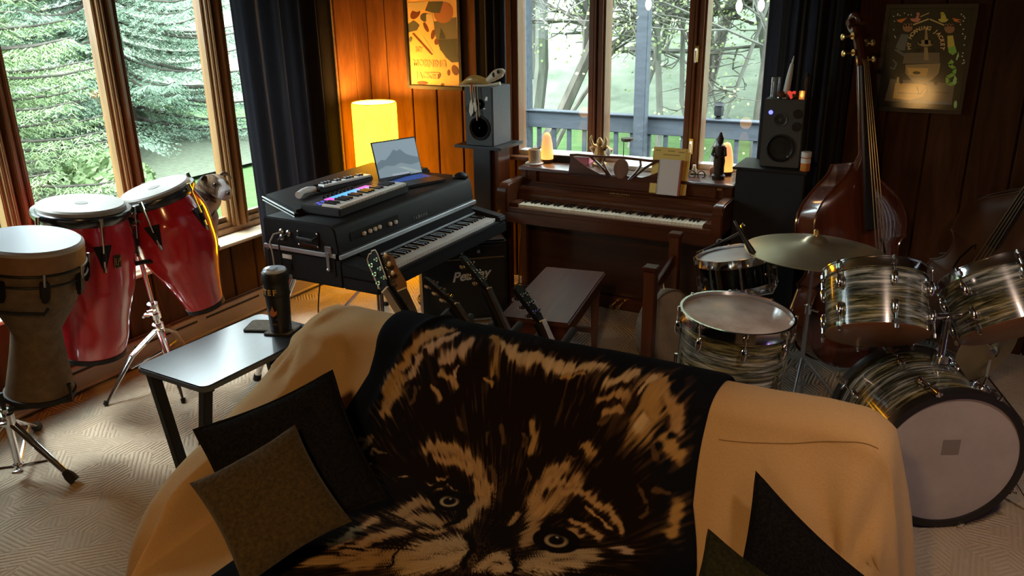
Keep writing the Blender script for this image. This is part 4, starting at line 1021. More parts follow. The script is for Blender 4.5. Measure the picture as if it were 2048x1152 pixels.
# ---------------------------------------------------------------- curtains
CUR = noisy('charcoal_curtain', [(.3, (.013, .013, .016)), (.7, (.021, .021, .025))], 90, (1, 1, .3), .85, .2, 4, sheen=.2, spec=.2)
_ct = CUR.node_tree; _cb = _ct.nodes['Principled BSDF']; _tl = _ct.nodes.new('ShaderNodeBsdfTranslucent'); _tl.inputs[0].default_value = (.20, .20, .23, 1); _cm = _ct.nodes.new('ShaderNodeMixShader'); _cm.inputs[0].default_value = .40
_ct.links.new(_cb.outputs[0], _cm.inputs[1]); _ct.links.new(_tl.outputs[0], _cm.inputs[2]); _ct.links.new(_cm.outputs[0], _ct.nodes['Material Output'].inputs[0])
def curtain(label, a, b, z0, z1, amp, waves, ph=0, lean=0, flat=0):
    a, b = V((*a, 0)), V((*b, 0)); d = (b - a); nrm = V((d.y, -d.x, 0)).normalized()
    def fn(u, v):
        z = z0 + (z1 - z0) * v; u2 = u + lean * (1 - v) * (1 - u); w_ = amp * math.sin(2 * PI * waves * u + ph + .3 * math.sin(v * 3)) * (1 if u >= flat else u / flat) + .3 * amp * math.sin(2 * PI * waves * 2.3 * u + 1)
        return a + d * u2 + nrm * w_ + V((0, 0, z))
    n = int(waves * 14); m = M().grid(fn, n, 10)
    t = thing('curtain', label, 'curtain', T(0, 0, 0)); o = m.obj('panel', CUR, t, smooth=180); s = o.modifiers.new('thick', 'SOLIDIFY'); s.thickness = .004
    e = (b - a); M().tube([a - e * .05 + V((0, 0, z1 + .02)), b + e * .05 + V((0, 0, z1 + .02))], .012, 10).obj('rod', MT['black'], t)
    return t
curtain('charcoal curtain gathered at the right end of the side window', (-3.985, 3.775), (-3.93, 4.62), .30, 2.50, .040, 5, 1.2, lean=.055, flat=.22)
curtain('narrow black curtain left of the piano window, behind the speaker', (-3.06, 5.13), (-2.835, 5.13), .10, 2.50, .03, 3)
curtain('black curtain right of the piano window, behind the right speaker', (-1.075, 5.13), (-.60, 5.13), .10, 2.50, .035, 5)

# ---------------------------------------------------------------- posters
def poster(name, label, x0, x1, z0, z1, fw, fm, paper, z_tilt=0):
    t = thing(name, label, 'poster', T(x0, YB - .002, z0)); w = x1 - x0; h = z1 - z0; m = M()
    m.span((0, -.028, 0), (w, 0, fw)); m.span((0, -.028, h - fw), (w, 0, h)); m.span((0, -.028, fw), (fw, 0, h - fw)); m.span((w - fw, -.028, fw), (w, 0, h - fw))
    m.obj('frame', fm, t, bevel=.003); M().span((fw, -.012, fw), (w - fw, -.004, h - fw)).obj('sheet', paper, t)
    return t, w - 2 * fw, h - 2 * fw, fw
class Flat:
    """printed shapes in poster coordinates u, v (0..1), one thin mesh per ink"""
    def __init__(s, t, w, h, fw, y=-.0125): s.t, s.w, s.h, s.fw, s.y = t, w, h, fw, y; s.k = 0
    def p(s, u, v): return (s.fw + u * s.w, s.y - s.k * .0002, s.fw + v * s.h)
    def shapes(s, ink, polys, name='print'):
        m = M(); s.k += 1
        for P in polys:
            n = len(m.v); m.v += [V(s.p(*q)) for q in P]; m.f.append(tuple(n + i for i in range(len(P))))
        return m.obj(name, ink, s.t, smooth=0)
    def text(s, body, u, v, size, ink, rot=0, bold=0, name='lettering'):
        s.k += 1; x, y, z = s.p(u, v); return text(body, size, ink, s.t, T(x, y, z) @ RX(90) @ RZ(rot), name, extrude=0.0001, bold=bold)
def ell(u, v, a, b, rot=0, n=14, asp=1):
    c, s_ = math.cos(rot), math.sin(rot); return [(u + (a * math.cos(2 * PI * i / n) * c - b * math.sin(2 * PI * i / n) * s_), v + (a * math.cos(2 * PI * i / n) * s_ + b * math.sin(2 * PI * i / n) * c) * asp) for i in range(n)]
ink = {k: mat('ink_' + k, c, .6) for k, c in dict(stone=(.085, .075, .068), moon=(.36, .13, .065), rust=(.15, .035, .018), slate=(.13, .105, .09), house=(.045, .04, .042), pale=(.55, .40, .24), sand=(.40, .21, .08), grey=(.12, .12, .13)).items()}
pp = noisy('orange_poster_paper', [(.3, (.62, .33, .13)), (.7, (.74, .43, .19))], 4, rough=.6)
t, w, h, fw = poster('framed_poster', 'orange concert poster in a black frame above the glowing lamp', -3.735, -3.245, 1.372, 2.035, .026, MT['black'], pp)
Fp = Flat(t, w, h, fw)
q = lambda x, y: ((x - (712 + (y - 10) * .055)) / 372, (597 - y) / 600)
pl = lambda L: [q(*a) for a in L]
qe = lambda x, y, a, b, r=0: [q(x + a * math.cos(2 * PI * i / 14) * math.cos(r) - b * math.sin(2 * PI * i / 14) * math.sin(r), y + a * math.cos(2 * PI * i / 14) * math.sin(r) + b * math.sin(2 * PI * i / 14) * math.cos(r)) for i in range(14)]
Fp.shapes(ink['slate'], [pl([(915, 150), (1080, 120), (1100, 425), (1050, 430), (1005, 395), (955, 320), (925, 240)])])
Fp.shapes(ink['moon'], [qe(985, 90, 72, 72)])
Fp.shapes(ink['stone'], [pl([(850, 75), (875, 15), (985, 15), (960, 92), (905, 90)]), pl([(725, 165), (765, 140), (810, 175), (790, 210), (725, 225)]), qe(850, 120, 36, 30)])
Fp.shapes(ink['house'], [pl([(950, 272), (1088, 265), (1098, 425), (1050, 425), (1010, 392), (962, 340)]), pl([(955, 268), (968, 190), (1002, 246), (1004, 268)])])
Fp.shapes(ink['rust'], [qe(778, 95, 46, 30, -.8), qe(858, 188, 14, 38, -.5), qe(910, 238, 15, 34, .2), qe(937, 288, 17, 22), qe(1076, 482, 24, 38, -.4), qe(1030, 500, 12, 22), qe(955, 525, 15, 24, .3), qe(832, 580, 42, 14), qe(985, 588, 14, 12), pl([(752, 232), (765, 228), (912, 372), (905, 382), (880, 362)])])
Fp.shapes(ink['pale'], [pl([(832, 252), (846, 262), (918, 366), (905, 370)]), pl([(722, 20), (860, 14), (846, 66), (790, 84), (740, 70)]), pl([(860, 100), (905, 95), (915, 160), (880, 200), (860, 160)])])
for s_, x, y, sz in (('MY', 808, 345, .048), ('MORNING', 885, 442, .062), ('JACKET', 872, 528, .062)):
    Fp.text(s_, *q(x, y), sz, ink['sand'], 0, .0026); Fp.text(s_, *q(x, y), sz, ink['pale'], 0, -.0004)
Fp.shapes(ink['grey'], [qe(742, 275, 12, 17)]); M().span((fw, -.0165, fw), (fw + w, -.0155, fw + h)).obj('glazing', GLASS2, t, smooth=0)

frm = mat('dark_frame', (.014, .010, .008), .35)
t, w, h, fw = poster('framed_poster', 'black foil poster with two birds and an arched title beside the double bass', -.462, -.008, 1.362, 1.945, .022, frm, mat('black_sheet', (.006, .006, .007), .3))
Fp = Flat(t, w, h, fw)
q = lambda x, y: ((x - (392 - (y - 45) * .165)) / 815, (1060 - y) / 1015)
pl = lambda L: [q(*a) for a in L]
qe = lambda x, y, a, b, r=0: [q(x + a * math.cos(2 * PI * i / 14) * math.cos(r) - b * math.sin(2 * PI * i / 14) * math.sin(r), y + a * math.cos(2 * PI * i / 14) * math.sin(r) + b * math.sin(2 * PI * i / 14) * math.cos(r)) for i in range(14)]
def line(P, wd):
    out = []
    for (x0, y0), (x1, y1) in zip(P[:-1], P[1:]):
        d = math.hypot(x1 - x0, y1 - y0); nx, ny_ = -(y1 - y0) / d * wd / 2, (x1 - x0) / d * wd / 2
        out.append(pl([(x0 + nx, y0 + ny_), (x1 + nx, y1 + ny_), (x1 - nx, y1 - ny_), (x0 - nx, y0 - ny_)]))
    return out
foil = {k: mat('foil_' + k, c, .35, .3) for k, c in dict(pink=(.75, .28, .24), yellow=(.75, .62, .14), orange=(.85, .26, .07), cream=(.75, .55, .28), steel=(.16, .16, .19), tan=(.42, .29, .16), gold=(.85, .50, .15), green=(.30, .62, .12), lime=(.45, .78, .35), blue=(.16, .20, .32), white=(.8, .8, .75), black=(.006, .006, .006), skin=(.42, .20, .12), dusk=(.20, .15, .12)).items()}
Fp.shapes(foil['dusk'], [pl([(525, 490), (870, 482), (875, 590), (500, 600)]), pl([(300, 990), (370, 760), (1015, 790), (985, 1000)])])
Fp.shapes(foil['tan'], [pl([(530, 610), (880, 590), (860, 690), (800, 750), (700, 800), (600, 780), (525, 700)]), qe(735, 390, 78, 34), pl([(722, 430), (755, 430), (765, 560), (715, 560)]), pl([(735, 250), (752, 250), (765, 400), (725, 400)])])
Fp.shapes(foil['gold'], [pl([(390, 960), (420, 800), (680, 800), (755, 830), (700, 930), (560, 975)]), pl([(545, 640), (760, 640), (740, 720), (560, 715)])])  # lower gold shape paints the lamp's orange reflection into the print
Fp.shapes(foil['blue'], [pl([(470, 1000), (640, 965), (960, 985), (985, 1005)])])
Fp.shapes(foil['black'], [pl([(460, 740), (490, 730), (500, 800), (470, 810)]), pl([(800, 750), (830, 740), (850, 800), (820, 810)]), qe(640, 690, 40, 16), qe(680, 380, 16, 22), qe(800, 380, 16, 22), qe(660, 460, 26, 20), qe(810, 455, 26, 20)] + line([(440, 900), (690, 905), (760, 880), (960, 885)], 6) + line([(640, 830), (660, 910), (745, 830), (740, 930)], 9))
Fp.shapes(foil['pink'], [[q(640 + 52 * math.cos(a), 145 + 36 * math.sin(a)) for a in [PI * i / 10 for i in range(11)]], qe(668, 100, 17, 15), pl([(640, 145), (655, 112), (682, 108), (670, 145)])])
Fp.shapes(foil['yellow'], [[q(912 + 48 * math.cos(a), 150 + 34 * math.sin(a)) for a in [PI * i / 10 for i in range(11)]], qe(905, 98, 20, 15), pl([(890, 150), (890, 105), (930, 105), (945, 150)]), pl([(950, 315), (1005, 310), (1022, 420), (990, 440), (952, 430)])])
Fp.shapes(foil['orange'], [pl([(450, 160), (560, 138), (500, 188), (470, 180)]), pl([(1000, 140), (1095, 160), (1045, 165), (1090, 190), (1020, 175)])])
Fp.shapes(foil['cream'], line([(615, 208), (772, 150)], 13) + line([(782, 152), (922, 212)], 13) + line([(690, 128), (775, 92)], 8) + [pl([(415, 930), (440, 740), (462, 740), (440, 930)])])
Fp.shapes(foil['skin'], [qe(560, 238, 50, 42), qe(972, 245, 50, 45)] + line([(535, 225), (528, 195)], 14) + line([(560, 220), (560, 192)], 14) + line([(585, 222), (598, 196)], 14) + line([(945, 225), (938, 198)], 14) + line([(970, 220), (970, 192)], 14) + line([(995, 225), (1006, 198)], 14))
Fp.shapes(foil['steel'], [pl([(495, 300), (570, 305), (525, 470), (425, 450)])] + line([(425, 450), (530, 520)], 30) + line([(400, 560), (440, 600), (410, 660), (370, 640)], 16))
Fp.shapes(foil['green'], [pl([(955, 430), (1025, 415), (1040, 475), (1000, 505), (960, 480)])] + line([(1000, 560), (965, 600), (1020, 640), (1010, 690), (945, 730), (950, 790), (1000, 795), (1030, 760)], 36))
Fp.shapes(foil['lime'], [pl([(1055, 470), (1062, 510), (1040, 555), (1028, 550), (1040, 510)]), qe(1022, 1000, 16, 40, .1), pl([(1020, 700), (1040, 740), (1020, 800), (990, 790)])])
rs = random.Random(3); dots = [qe(rs.uniform(420, 600), rs.uniform(90, 130), 6, 6) for _ in range(7)] + [qe(rs.uniform(1070, 1125), rs.uniform(90, 620), 7, 7) for _ in range(16)] + [qe(rs.uniform(408, 440), rs.uniform(140, 340), 6, 6) for _ in range(6)]
Fp.shapes(foil['white'], dots)
s_ = 'MY MORNING JACKET'
for i, ch in enumerate(s_):
    if ch == ' ': continue
    a = PI * (1.06 - 1.12 * i / (len(s_) - 1)); Fp.text(ch, *q(738 + 165 * math.cos(a), 405 - 165 * math.sin(a)), .028, foil['cream'], math.degrees(a) - 90, .0008)
M().span((fw, -.0175, fw), (fw + w, -.0165, fw + h)).obj('glazing', GLASS2, t, smooth=0)

# ---------------------------------------------------------------- monitor speakers
def cone(parent, name, x, z, r, dust, ring=True):
    m = M().lathe([(r, 0), (r * 1.0, .006), (r * .90, .009), (r * .82, .002), (r * .30, -.020), (0, -.020)], 36, T(x, 0, z) @ RX(90)); o = m.obj(name, MT['black'], parent)
    M().sph((0, 0, -.016), (r * .30, r * .30, r * .20), 16, 8, T(x, 0, z) @ RX(90)).obj('dust_cap', dust, o); return o
gv = noisy('grey_vinyl', [(.4, (.070, .075, .085)), (.6, (.090, .096, .108))], 200, rough=.6)
dv = noisy('dark_vinyl', [(.4, (.040, .040, .036)), (.6, (.055, .054, .050))], 200, rough=.65)
sk = thing('monitor_speaker', 'grey monitor speaker left of the piano window with a bone sculpture on it', 'speaker', T(-2.91, 4.70, 1.083))
M().span((0, .008, 0), (.212, .25, .382)).obj('cabinet', gv, sk, bevel=.004); M().span((.002, 0, .002), (.210, .010, .380)).obj('baffle', mat('dark_baffle', (.030, .031, .035), .55), sk, bevel=.004)
cone(sk, 'woofer', .112, .118, .082, mat('dust_cap_grey', (.20, .19, .18), .35)); M().lathe([(.034, 0), (.034, .004), (.018, -.008), (.010, .002), (0, .004)], 28, T(.120, 0, .272) @ RX(90)).obj('tweeter', MT['black'], sk)
M().lathe([(.024, -.012), (.024, .003), (.028, .002)], 20, T(.035, 0, .240) @ RX(90)).obj('port', MT['black'], sk)
lg = M().prism([(-.012, 0), (.0, .024), (.012, .020), (.008, -.004)], 0, .0015, T(.168, -.0005, .300) @ RX(90)).obj('logo', MT['white'], sk)
M().box((.152, -.001, .245), (.012, .002, .006)).obj('switch', MT['steel'], sk)
ss = thing('speaker_stand', 'black column speaker stand left of the upright piano', 'stand', T(-2.80, 4.83, 0))
M().span((-.19, -.15, 1.062), (.17, .17, 1.082)).obj('top_plate', mat('black_laminate', (.016, .017, .020), .35), ss, bevel=.003)
M().span((-.075, -.10, .03), (.06, .09, 1.062)).obj('column', bpy.data.materials['black_laminate'], ss, bevel=.004); M().span((.06, -.07, .03), (.105, .09, 1.062)).obj('side_panel', MT['walnut_z'], ss); M().span((-.17, -.16, 0), (.17, .16, .03)).obj('base_plate', bpy.data.materials['black_laminate'], ss, bevel=.004)
def loft(pts, rad):
    q = catmull([tuple(p) + (r_,) for p, r_ in zip(pts, rad)], 5); return [tuple(p[:3]) for p in q], [float(p[3]) for p in q]
# bone and driftwood piece
sc = thing('bone_sculpture', 'long bone and driftwood piece lying on top of the left speaker', 'sculpture', T(-2.80, 4.78, 1.465))
bone = mat('old_bone', (.52, .46, .36), .55); amber = noisy('golden_driftwood', [(.3, (.30, .17, .04)), (.7, (.55, .36, .12))], 14, (.3, 1, 1), .3, .2, coat=.4)
M().tube(*loft([(-.155, -.06, .008), (-.12, -.06, .020), (-.07, -.055, .042), (-.02, -.05, .044), (.04, -.04, .032), (.06, -.035, .030)], [.008, .014, .026, .027, .018, .012]), 16).obj('driftwood_body', amber, sc)
M().tube(*loft([(.03, -.04, .030), (.07, -.035, .052), (.11, -.03, .078), (.15, -.025, .092), (.165, -.02, .088)], [.012, .024, .032, .026, .012]), 16).obj('skull', bone, sc)
for x, z, r in ((.105, .078, .014), (.138, .098, .011), (.0, .052, .010), (-.05, .048, .008)): M().sph((x, -.055, z), (r, .010, r * 1.2), 10, 6).obj('eye_socket', MT['rubber'], sc)
M().tube(*loft([(-.15, -.07, .004), (0, -.06, .006), (.08, -.05, .014), (.145, -.045, .024)], [.006, .008, .008, .012]), 12).obj('jaw', bone, sc)
cd = mat('pale_cord', (.50, .42, .30), .8)
for x, l_, b_ in ((-.052, .115, 1), (-.035, .10, 0), (-.02, .215, 0), (.0, .19, 0)):
    M().tube([(x, -.092, .004), (x + .004, -.098, -.02), (x + .012, -.094, -l_)], .0032, 6).obj('hanging_cord', cd, sc)
M().prism([(0, 0), (.018, -.03), (.014, -.085), (-.006, -.11), (-.018, -.08), (-.012, -.03)], 0, .004, T(-.05, -.090, -.08) @ RX(90)).obj('feather', mat('feather_white', (.6, .57, .5), .8), sc)
M().prism([(0, 0), (.012, -.03), (.016, -.07), (-.002, -.09), (-.010, -.03)], 0, .004, T(-.02, -.092, -.07) @ RX(90)).obj('feather', bpy.data.materials['feather_white'], sc)
M().tube([(-.045, -.090, .012), (-.042, -.097, -.012), (-.036, -.096, -.030)], .006, 6).obj('red_wrap', mat('red_wrap', (.38, .03, .02), .7), sc)

sr = thing('monitor_speaker', 'dark three way monitor speaker right of the piano window with a blue light', 'speaker', T(-1.003, 4.86, 1.062) @ RZ(3))
M().span((0, .006, 0), (.222, .25, .385)).obj('cabinet', dv, sr, bevel=.004); M().span((.002, 0, .002), (.220, .010, .383)).obj('baffle', dv, sr, bevel=.003)
cone(sr, 'woofer', .110, .112, .080, mat('dust_cap_dark', (.075, .072, .065), .3)); M().lathe([(.036, 0), (.036, .004), (.016, -.006), (.008, .002), (0, .003)], 28, T(.098, 0, .272) @ RX(90)).obj('tweeter', mat('tweeter_plate', (.05, .05, .047), .5), sr)
for z in (.308, .236): M().lathe([(.023, -.014), (.023, .002), (.026, .002)], 22, T(.188, 0, z) @ RX(90)).obj('port', MT['black'], sr)
M().lathe([(.012, 0), (.012, .004), (0, .005)], 16, T(.040, 0, .312) @ RX(90)).obj('power_light', mat('blue_led', (.1, .1, .8), .3, emit=(.12, .14, 1), estr=1.6), sr)
M().box((.160, -.001, .062), (.020, .004, .014)).obj('badge', MT['steel'], sr)
pd = thing('speaker_pedestal', 'black box pedestal under the right monitor speaker', 'pedestal', T(-.92, 5.0, 0))
M().span((-.20, -.20, .02), (.19, .11, 1.045)).obj('body', mat('black_pedestal', (.008, .008, .009), .8), pd, bevel=.006); M().span((-.22, -.21, 1.045), (.20, .12, 1.060)).obj('top', MT['black'], pd, bevel=.003); M().span((-.18, -.18, 0), (.17, .09, .02)).obj('plinth', MT['black'], pd)
bt = thing('pill_bottle', 'white capped orange pill bottle on the pedestal by the right speaker', 'bottle', T(-.742, 4.84, 1.0605))
M().lathe([(.026, 0), (.027, .004), (.027, .075), (.022, .080)], 24).obj('bottle', mat('orange_label', (.62, .20, .035), .35), bt); M().lathe([(.0275, .045), (.0275, .072)], 24, caps=False).obj('label', MT['white'], bt); M().lathe([(.028, .078), (.029, .08), (.029, .105), (.026, .108)], 24).obj('cap', MT['white'], bt); M().box((0, -.0272, .022), (.014, .001, .018)).obj('label_mark', MT['gold_print'], bt)
tz = 1.4475
gl = thing('drinking_glass', 'clear straight drinking glass on the right speaker', 'glass', T(-.962, 4.93, tz))
M().lathe([(.024, 0), (.026, .003), (.026, .115), (.024, .115), (.024, .006), (0, .005)], 28, caps=False).obj('body', mat('clear_glass', (.9, .95, .95), .03, trans=.9), gl)
cn = thing('taper_candle', 'white tapering feather shaped candle on the right speaker', 'candle', T(-.905, 4.92, tz) @ RY(7))
M().lathe([(.016, 0), (.018, .06), (.016, .13), (.010, .19), (.006, .195)], 16).obj('wax', mat('white_wax', (.66, .72, .74), .4), cn); M().lathe([(.005, .19), (.006, .21), (.002, .235)], 10).obj('tip', bpy.data.materials['white_wax'], cn)
rk = thing('dried_flowers', 'small heap of dried brown flowers on the right speaker', 'flowers', T(-.885, 4.93, tz))
r = random.Random(9)
for k in range(9):
    c = (r.uniform(-.05, .05), r.uniform(-.04, .03), .016 + r.uniform(0, .018)); m = M()
    for j in range(7): a = 2 * PI * j / 7; m.sph((c[0] + .012 * math.cos(a), c[1] + .012 * math.sin(a), c[2]), (.010, .010, .014), 7, 5)
    m.obj('flower', mat('dried_petals', (.10, .045, .022), .8) if k == 0 else bpy.data.materials['dried_petals'], rk)
ht = M(); ht.prism([(0, -.026), (.024, .004), (.022, .018), (.010, .022), (0, .012), (-.010, .022), (-.022, .018), (-.024, .004)], -.008, .008, RX(90))
tag(ht.obj('heart_ornament', mat('red_glow', (.75, .06, .05), .3, emit=(1, .08, .05), estr=.25), bevel=.003), 'small red heart ornament at the front of the right speaker top', 'ornament', mx=T(-.862, 4.880, tz + .027))
wd = thing('tea_light', 'lit amber tea light at the right edge of the right speaker', 'candle', T(-.812, 4.915, tz))
M().lathe([(.014, 0), (.015, .002), (.015, .045)], 16).obj('cup', mat('amber_glass', (.5, .25, .1), .15, trans=.5, emit=(1, .42, .1), estr=.15), wd); M().lathe([(.002, .010), (.006, .02), (.004, .036), (.0005, .046)], 10).obj('flame', mat('flame', (1, .6, .2), .5, emit=(1, .5, .14), estr=3), wd)
wn2 = M(); wn2.lathe([(.012, 0), (.014, .05), (.017, .09), (.016, .125), (.006, .14)], 14)
tag(wn2.obj('dark_bottle', mat('dark_bottle_glass', (.025, .022, .018), .25)), 'slim dark bottle standing behind the tea light', 'bottle', mx=T(-.800, 4.975, tz))

# ---------------------------------------------------------------- keyboards
BLACKS = (0, 1, 3, 4, 5)           # white-key gaps holding a black key, counted from C
def keyset(parent, mx, nw, width, depth, bdepth, first=5, wm=None, bm=None, h=.020):
    """white and black keys: x runs along the keyboard, y away from the player; origin at the front left top edge"""
    p = width / nw; w = M(); b = M()
    for i in range(nw): w.span((i * p + .0006, 0, -h), ((i + 1) * p - .0006, depth, 0), mx)
    for i in range(nw - 1):
        if (i + first) % 7 in BLACKS: b.span(((i + 1) * p - p * .27, depth - bdepth, -.004), ((i + 1) * p + p * .27, depth, .011), mx)
    w.obj('white_keys', wm or MT['ivory'], parent, bevel=.0012, seg=1); b.obj('black_keys', bm or MT['ebony'], parent, bevel=.002, seg=1)

# ---------------------------------------------------------------- upright piano
pn = thing('upright_piano', 'brown walnut upright piano under the window', 'piano', T(-1.865, 4.88, 0))
O = V((1.865, -4.88, 0))
WX, WZ = MT['walnut'], MT['walnut_z']
def pspan(m, a, b): return m.span(V(a) + O, V(b) + O)
for x0, x1 in ((-2.585, -2.535), (-1.195, -1.145)):
    pspan(M(), (x0, 4.86, 0), (x1, 5.18, .915)).obj('side_panel', WZ, pn, bevel=.006)
    prof = [(4.583, .60), (4.583, .80), (4.590, .835), (4.612, .858), (4.65, .868), (4.86, .868), (4.88, .60)]
    m = M(); xa, xb = (x0 - .03, x1 - .005) if x0 < -2 else (x0 + .005, x1 + .02)
    m.prism([(y - 4.88, z) for y, z in prof], 0, xb - xa, Matrix(((0, 0, 1, xa + 1.865), (1, 0, 0, 0), (0, 1, 0, 0), (0, 0, 0, 1)))); m.obj('cheek', WX, pn, bevel=.008)
    pspan(M(), (x0 - .005, 4.60, 0), (x1 + .005, 4.66, .61)).obj('leg', WZ, pn, bevel=.006)
    pspan(M(), (x0 - .01, 4.57, 0), (x1 + .01, 5.18, .05)).obj('leg_foot', WX, pn, bevel=.006)
pspan(M(), (-2.61, 4.585, .615), (-1.125, 4.92, .695)).obj('keybed', WX, pn, bevel=.008)
pspan(M(), (-2.54, 4.59, .695), (-1.19, 4.625, .716)).obj('key_slip', WX, pn, bevel=.003)
for x0, x1 in ((-2.54, -2.483), (-1.247, -1.19)): pspan(M(), (x0, 4.625, .695), (x1, 4.76, .742)).obj('key_block', WX, pn, bevel=.004)
keyset(pn, T(-2.480 + 1.865, 4.632 - 4.88, .732), 52, 1.230, .13, .075)
prof = [(4.742, .735), (4.742, .752), (4.750, .760), (4.748, .778), (4.760, .790), (4.762, .806), (4.775, .818), (4.800, .822), (4.806, .830), (4.846, .834), (4.852, .842), (4.90, .842), (4.90, .735)]
XM = lambda xa: Matrix(((0, 0, 1, xa + 1.865), (1, 0, 0, -4.88), (0, 1, 0, 0), (0, 0, 0, 1)))
M().prism(prof, 0, 1.345, XM(-2.538)).obj('fallboard', WX, pn, smooth=25)
pspan(M(), (-2.535, 4.868, .84), (-1.195, 4.90, .915)).obj('upper_panel', WX, pn, bevel=.004)
for xa, xb in ((-2.49, -2.452), (-1.275, -1.237)): pspan(M(), (xa, 4.852, .84), (xb, 4.872, .915)).obj('pilaster', WX, pn, bevel=.006)
M().prism([(4.842, .918), (4.846, .932), (4.855, .937), (5.19, .937), (5.19, .914), (4.85, .914)], 0, 1.45, XM(-2.59)).obj('lid', WX, pn, bevel=.004)
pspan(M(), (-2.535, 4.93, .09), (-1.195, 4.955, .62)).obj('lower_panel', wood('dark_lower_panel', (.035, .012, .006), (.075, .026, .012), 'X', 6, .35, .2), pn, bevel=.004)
pspan(M(), (-2.535, 4.90, 0), (-1.195, 5.17, .09)).obj('bottom_rail', WX, pn, bevel=.006); pspan(M(), (-2.54, 5.14, .08), (-1.19, 5.17, .915)).obj('back_board', WZ, pn)
for px in (1238, 1254):
    p = at(px, 597, Z=.06) ; q = V((p.x, 4.90, .055)) + O
    M().tube([q + V((0, .03, 0)), q + V((0, -.05, 0)), q + V((0, -.085, -.006))], [.007, .009, .015], 10).obj('pedal', MT['brass'], pn)
nm = M()
x0 = at(1222, 369, Y=4.800).x
for i in range(9): nm.box((x0 + i * .0155 + 1.865, 4.799 - 4.88, .826), (.011, .003, .004 + .003 * (i % 2)))
nm.obj('maker_plate', MT['brass'], pn)
hg = M(); p = at(1449, 384, Y=4.85); hg.box((-1.22 + 1.865, 4.848 - 4.88, .905), (.030, .004, .014)); hg.obj('hinge', MT['brass'], pn)
# fretwork music desk
dx_ = at(1241, 346, Y=4.845); dm = T(dx_.x + 1.865, 4.846 - 4.88, .912) @ RX(80)
hw, hh = .362, .130
ds_ = M(); th = .012
ds_.tube([(-hw, hh - .004, .0), (-hw * .86, hh + .002, 0), (-hw * .5, hh, 0), (0, hh + .006, 0), (hw * .5, hh, 0), (hw * .86, hh + .002, 0), (hw, hh - .004, 0)], .0085, 8, dm)
for s in (-1, 1):
    wing = [(s * hw, 0), (s * hw * .98, hh)] + [(s * (hw * .94 - i * hw * .078), hh * (.92 - .84 * math.sin(i / 10 * PI / 2))) for i in range(11)] + [(s * hw * .10, 0)]
    if s > 0: wing = wing[::-1]
    ds_.prism(wing, -th / 2, th / 2, dm)
    ds_.tube([(s * hw * .62, hh, 0), (s * hw * .42, hh * .62, 0), (s * hw * .20, .004, 0)], .008, 8, dm)
    ds_.tube([(s * hw * .33, hh, 0), (s * hw * .35, hh * .75, 0), (s * hw * .27, hh * .4, 0), (s * hw * .15, 0, 0)], .008, 8, dm)
ds_.prism([(-hw, -.004), (hw, -.004), (hw, .014), (-hw, .014)], -th / 2, th / 2, dm)
do = ds_.obj('music_desk', WX, pn)
M().prism([(.050 * math.cos(2 * PI * i / 28), hh * .5 + .062 * math.sin(2 * PI * i / 28)) for i in range(28)], -.008, .010, dm).obj('oval_panel', wood('burl_oval', (.11, .042, .017), (.21, .09, .04), 'Z', 12, .35, .3), do, bevel=.003)
LZ = .9375
def onlid(px, py, y=None): p = at(px, py, Z=LZ); return T(p.x, p.y, LZ)
ch = thing('candle_holder', 'cream stoneware cup holding a candle at the left end of the piano', 'candle', onlid(1069, 327))
M().lathe([(.036, .006), (.040, .010), (.041, .098), (.038, .100), (.036, .095), (.035, .085), (0, .084)], 28).obj('cup', noisy('cream_stoneware', [(.3, (.42, .34, .24)), (.7, (.52, .44, .33))], 12, rough=.6), ch)
M().lathe([(.060, 0), (.064, .005), (.058, .009), (0, .008)], 28).obj('saucer', MT['white'], ch)
def salt(label, mx, h, r, seed):
    t = thing('salt_lamp', label, 'lamp', mx); m = mat('salt_glow_%d' % seed, (.8, .4, .2), .5); g = N(m); z = g.n('SeparateXYZ'); g.l(g.coord('Object'), z.inputs[0])
    f = g.math('ADD', g.math('MULTIPLY', z.outputs[2], 1 / h), g.math('MULTIPLY', g.noise(g.coord('Object'), 18, 3), .35))
    g.l(g.ramp(f, [(.2, (1, .50, .10)), (.55, (1, .36, .075)), (1.1, (.62, .22, .10))]), g.b.inputs['Emission Color']); g.b.inputs['Emission Strength'].default_value = .75
    mm = M(); mm.lathe([(r * .9, .02), (r, h * .12), (r * .98, h * .35), (r * .84, h * .62), (r * .62, h * .86), (r * .42, h * .96), (0, h)], 18)
    mm.v = [V((p.x * (1 + .10 * noise.noise(p * 22 + V((seed, 0, 0)))), p.y * (1 + .10 * noise.noise(p * 22)), p.z)) for p in mm.v]
    mm.obj('crystal', m, t, smooth=50); M().lathe([(r * 1.0, 0), (r * 1.04, .006), (r * .95, .022), (0, .022)], 24).obj('base', MT['walnut'], t); return t
salt('salt crystal lamp glowing orange at the left end of the piano', onlid(1094, 324), .205, .043, 1)
salt('salt crystal lamp glowing orange behind the dark statue at the right', onlid(1450, 349), .205, .046, 2)
for mx, c in ((onlid(1094, 324), .8), (onlid(1450, 349), .8)): light('salt_bulb', 'POINT', mx.translation + V((0, -.02, .26)), .3, (1, .5, .16), .04)
bn = thing('binder', 'black binder lying flat on the piano behind the music desk', 'binder', onlid(1122, 322) @ RZ(4)); M().span((-.075, -.05, 0), (.11, .14, .045)).obj('cover', MT['black'], bn, bevel=.004); M().span((-.070, -.046, .046), (.105, .135, .050)).obj('paper_sheet', MT['white'], bn)
pb_ = thing('pink_box', 'pink edged white box beside the black binder on the piano', 'box', onlid(1152, 326) @ RZ(8)); M().span((-.02, -.05, 0), (.10, .12, .050)).obj('body', mat('pink_card', (.55, .16, .20), .6), pb_, bevel=.002); M().span((-.021, -.051, .050), (.101, .121, .058)).obj('lid', MT['white'], pb_, bevel=.002)
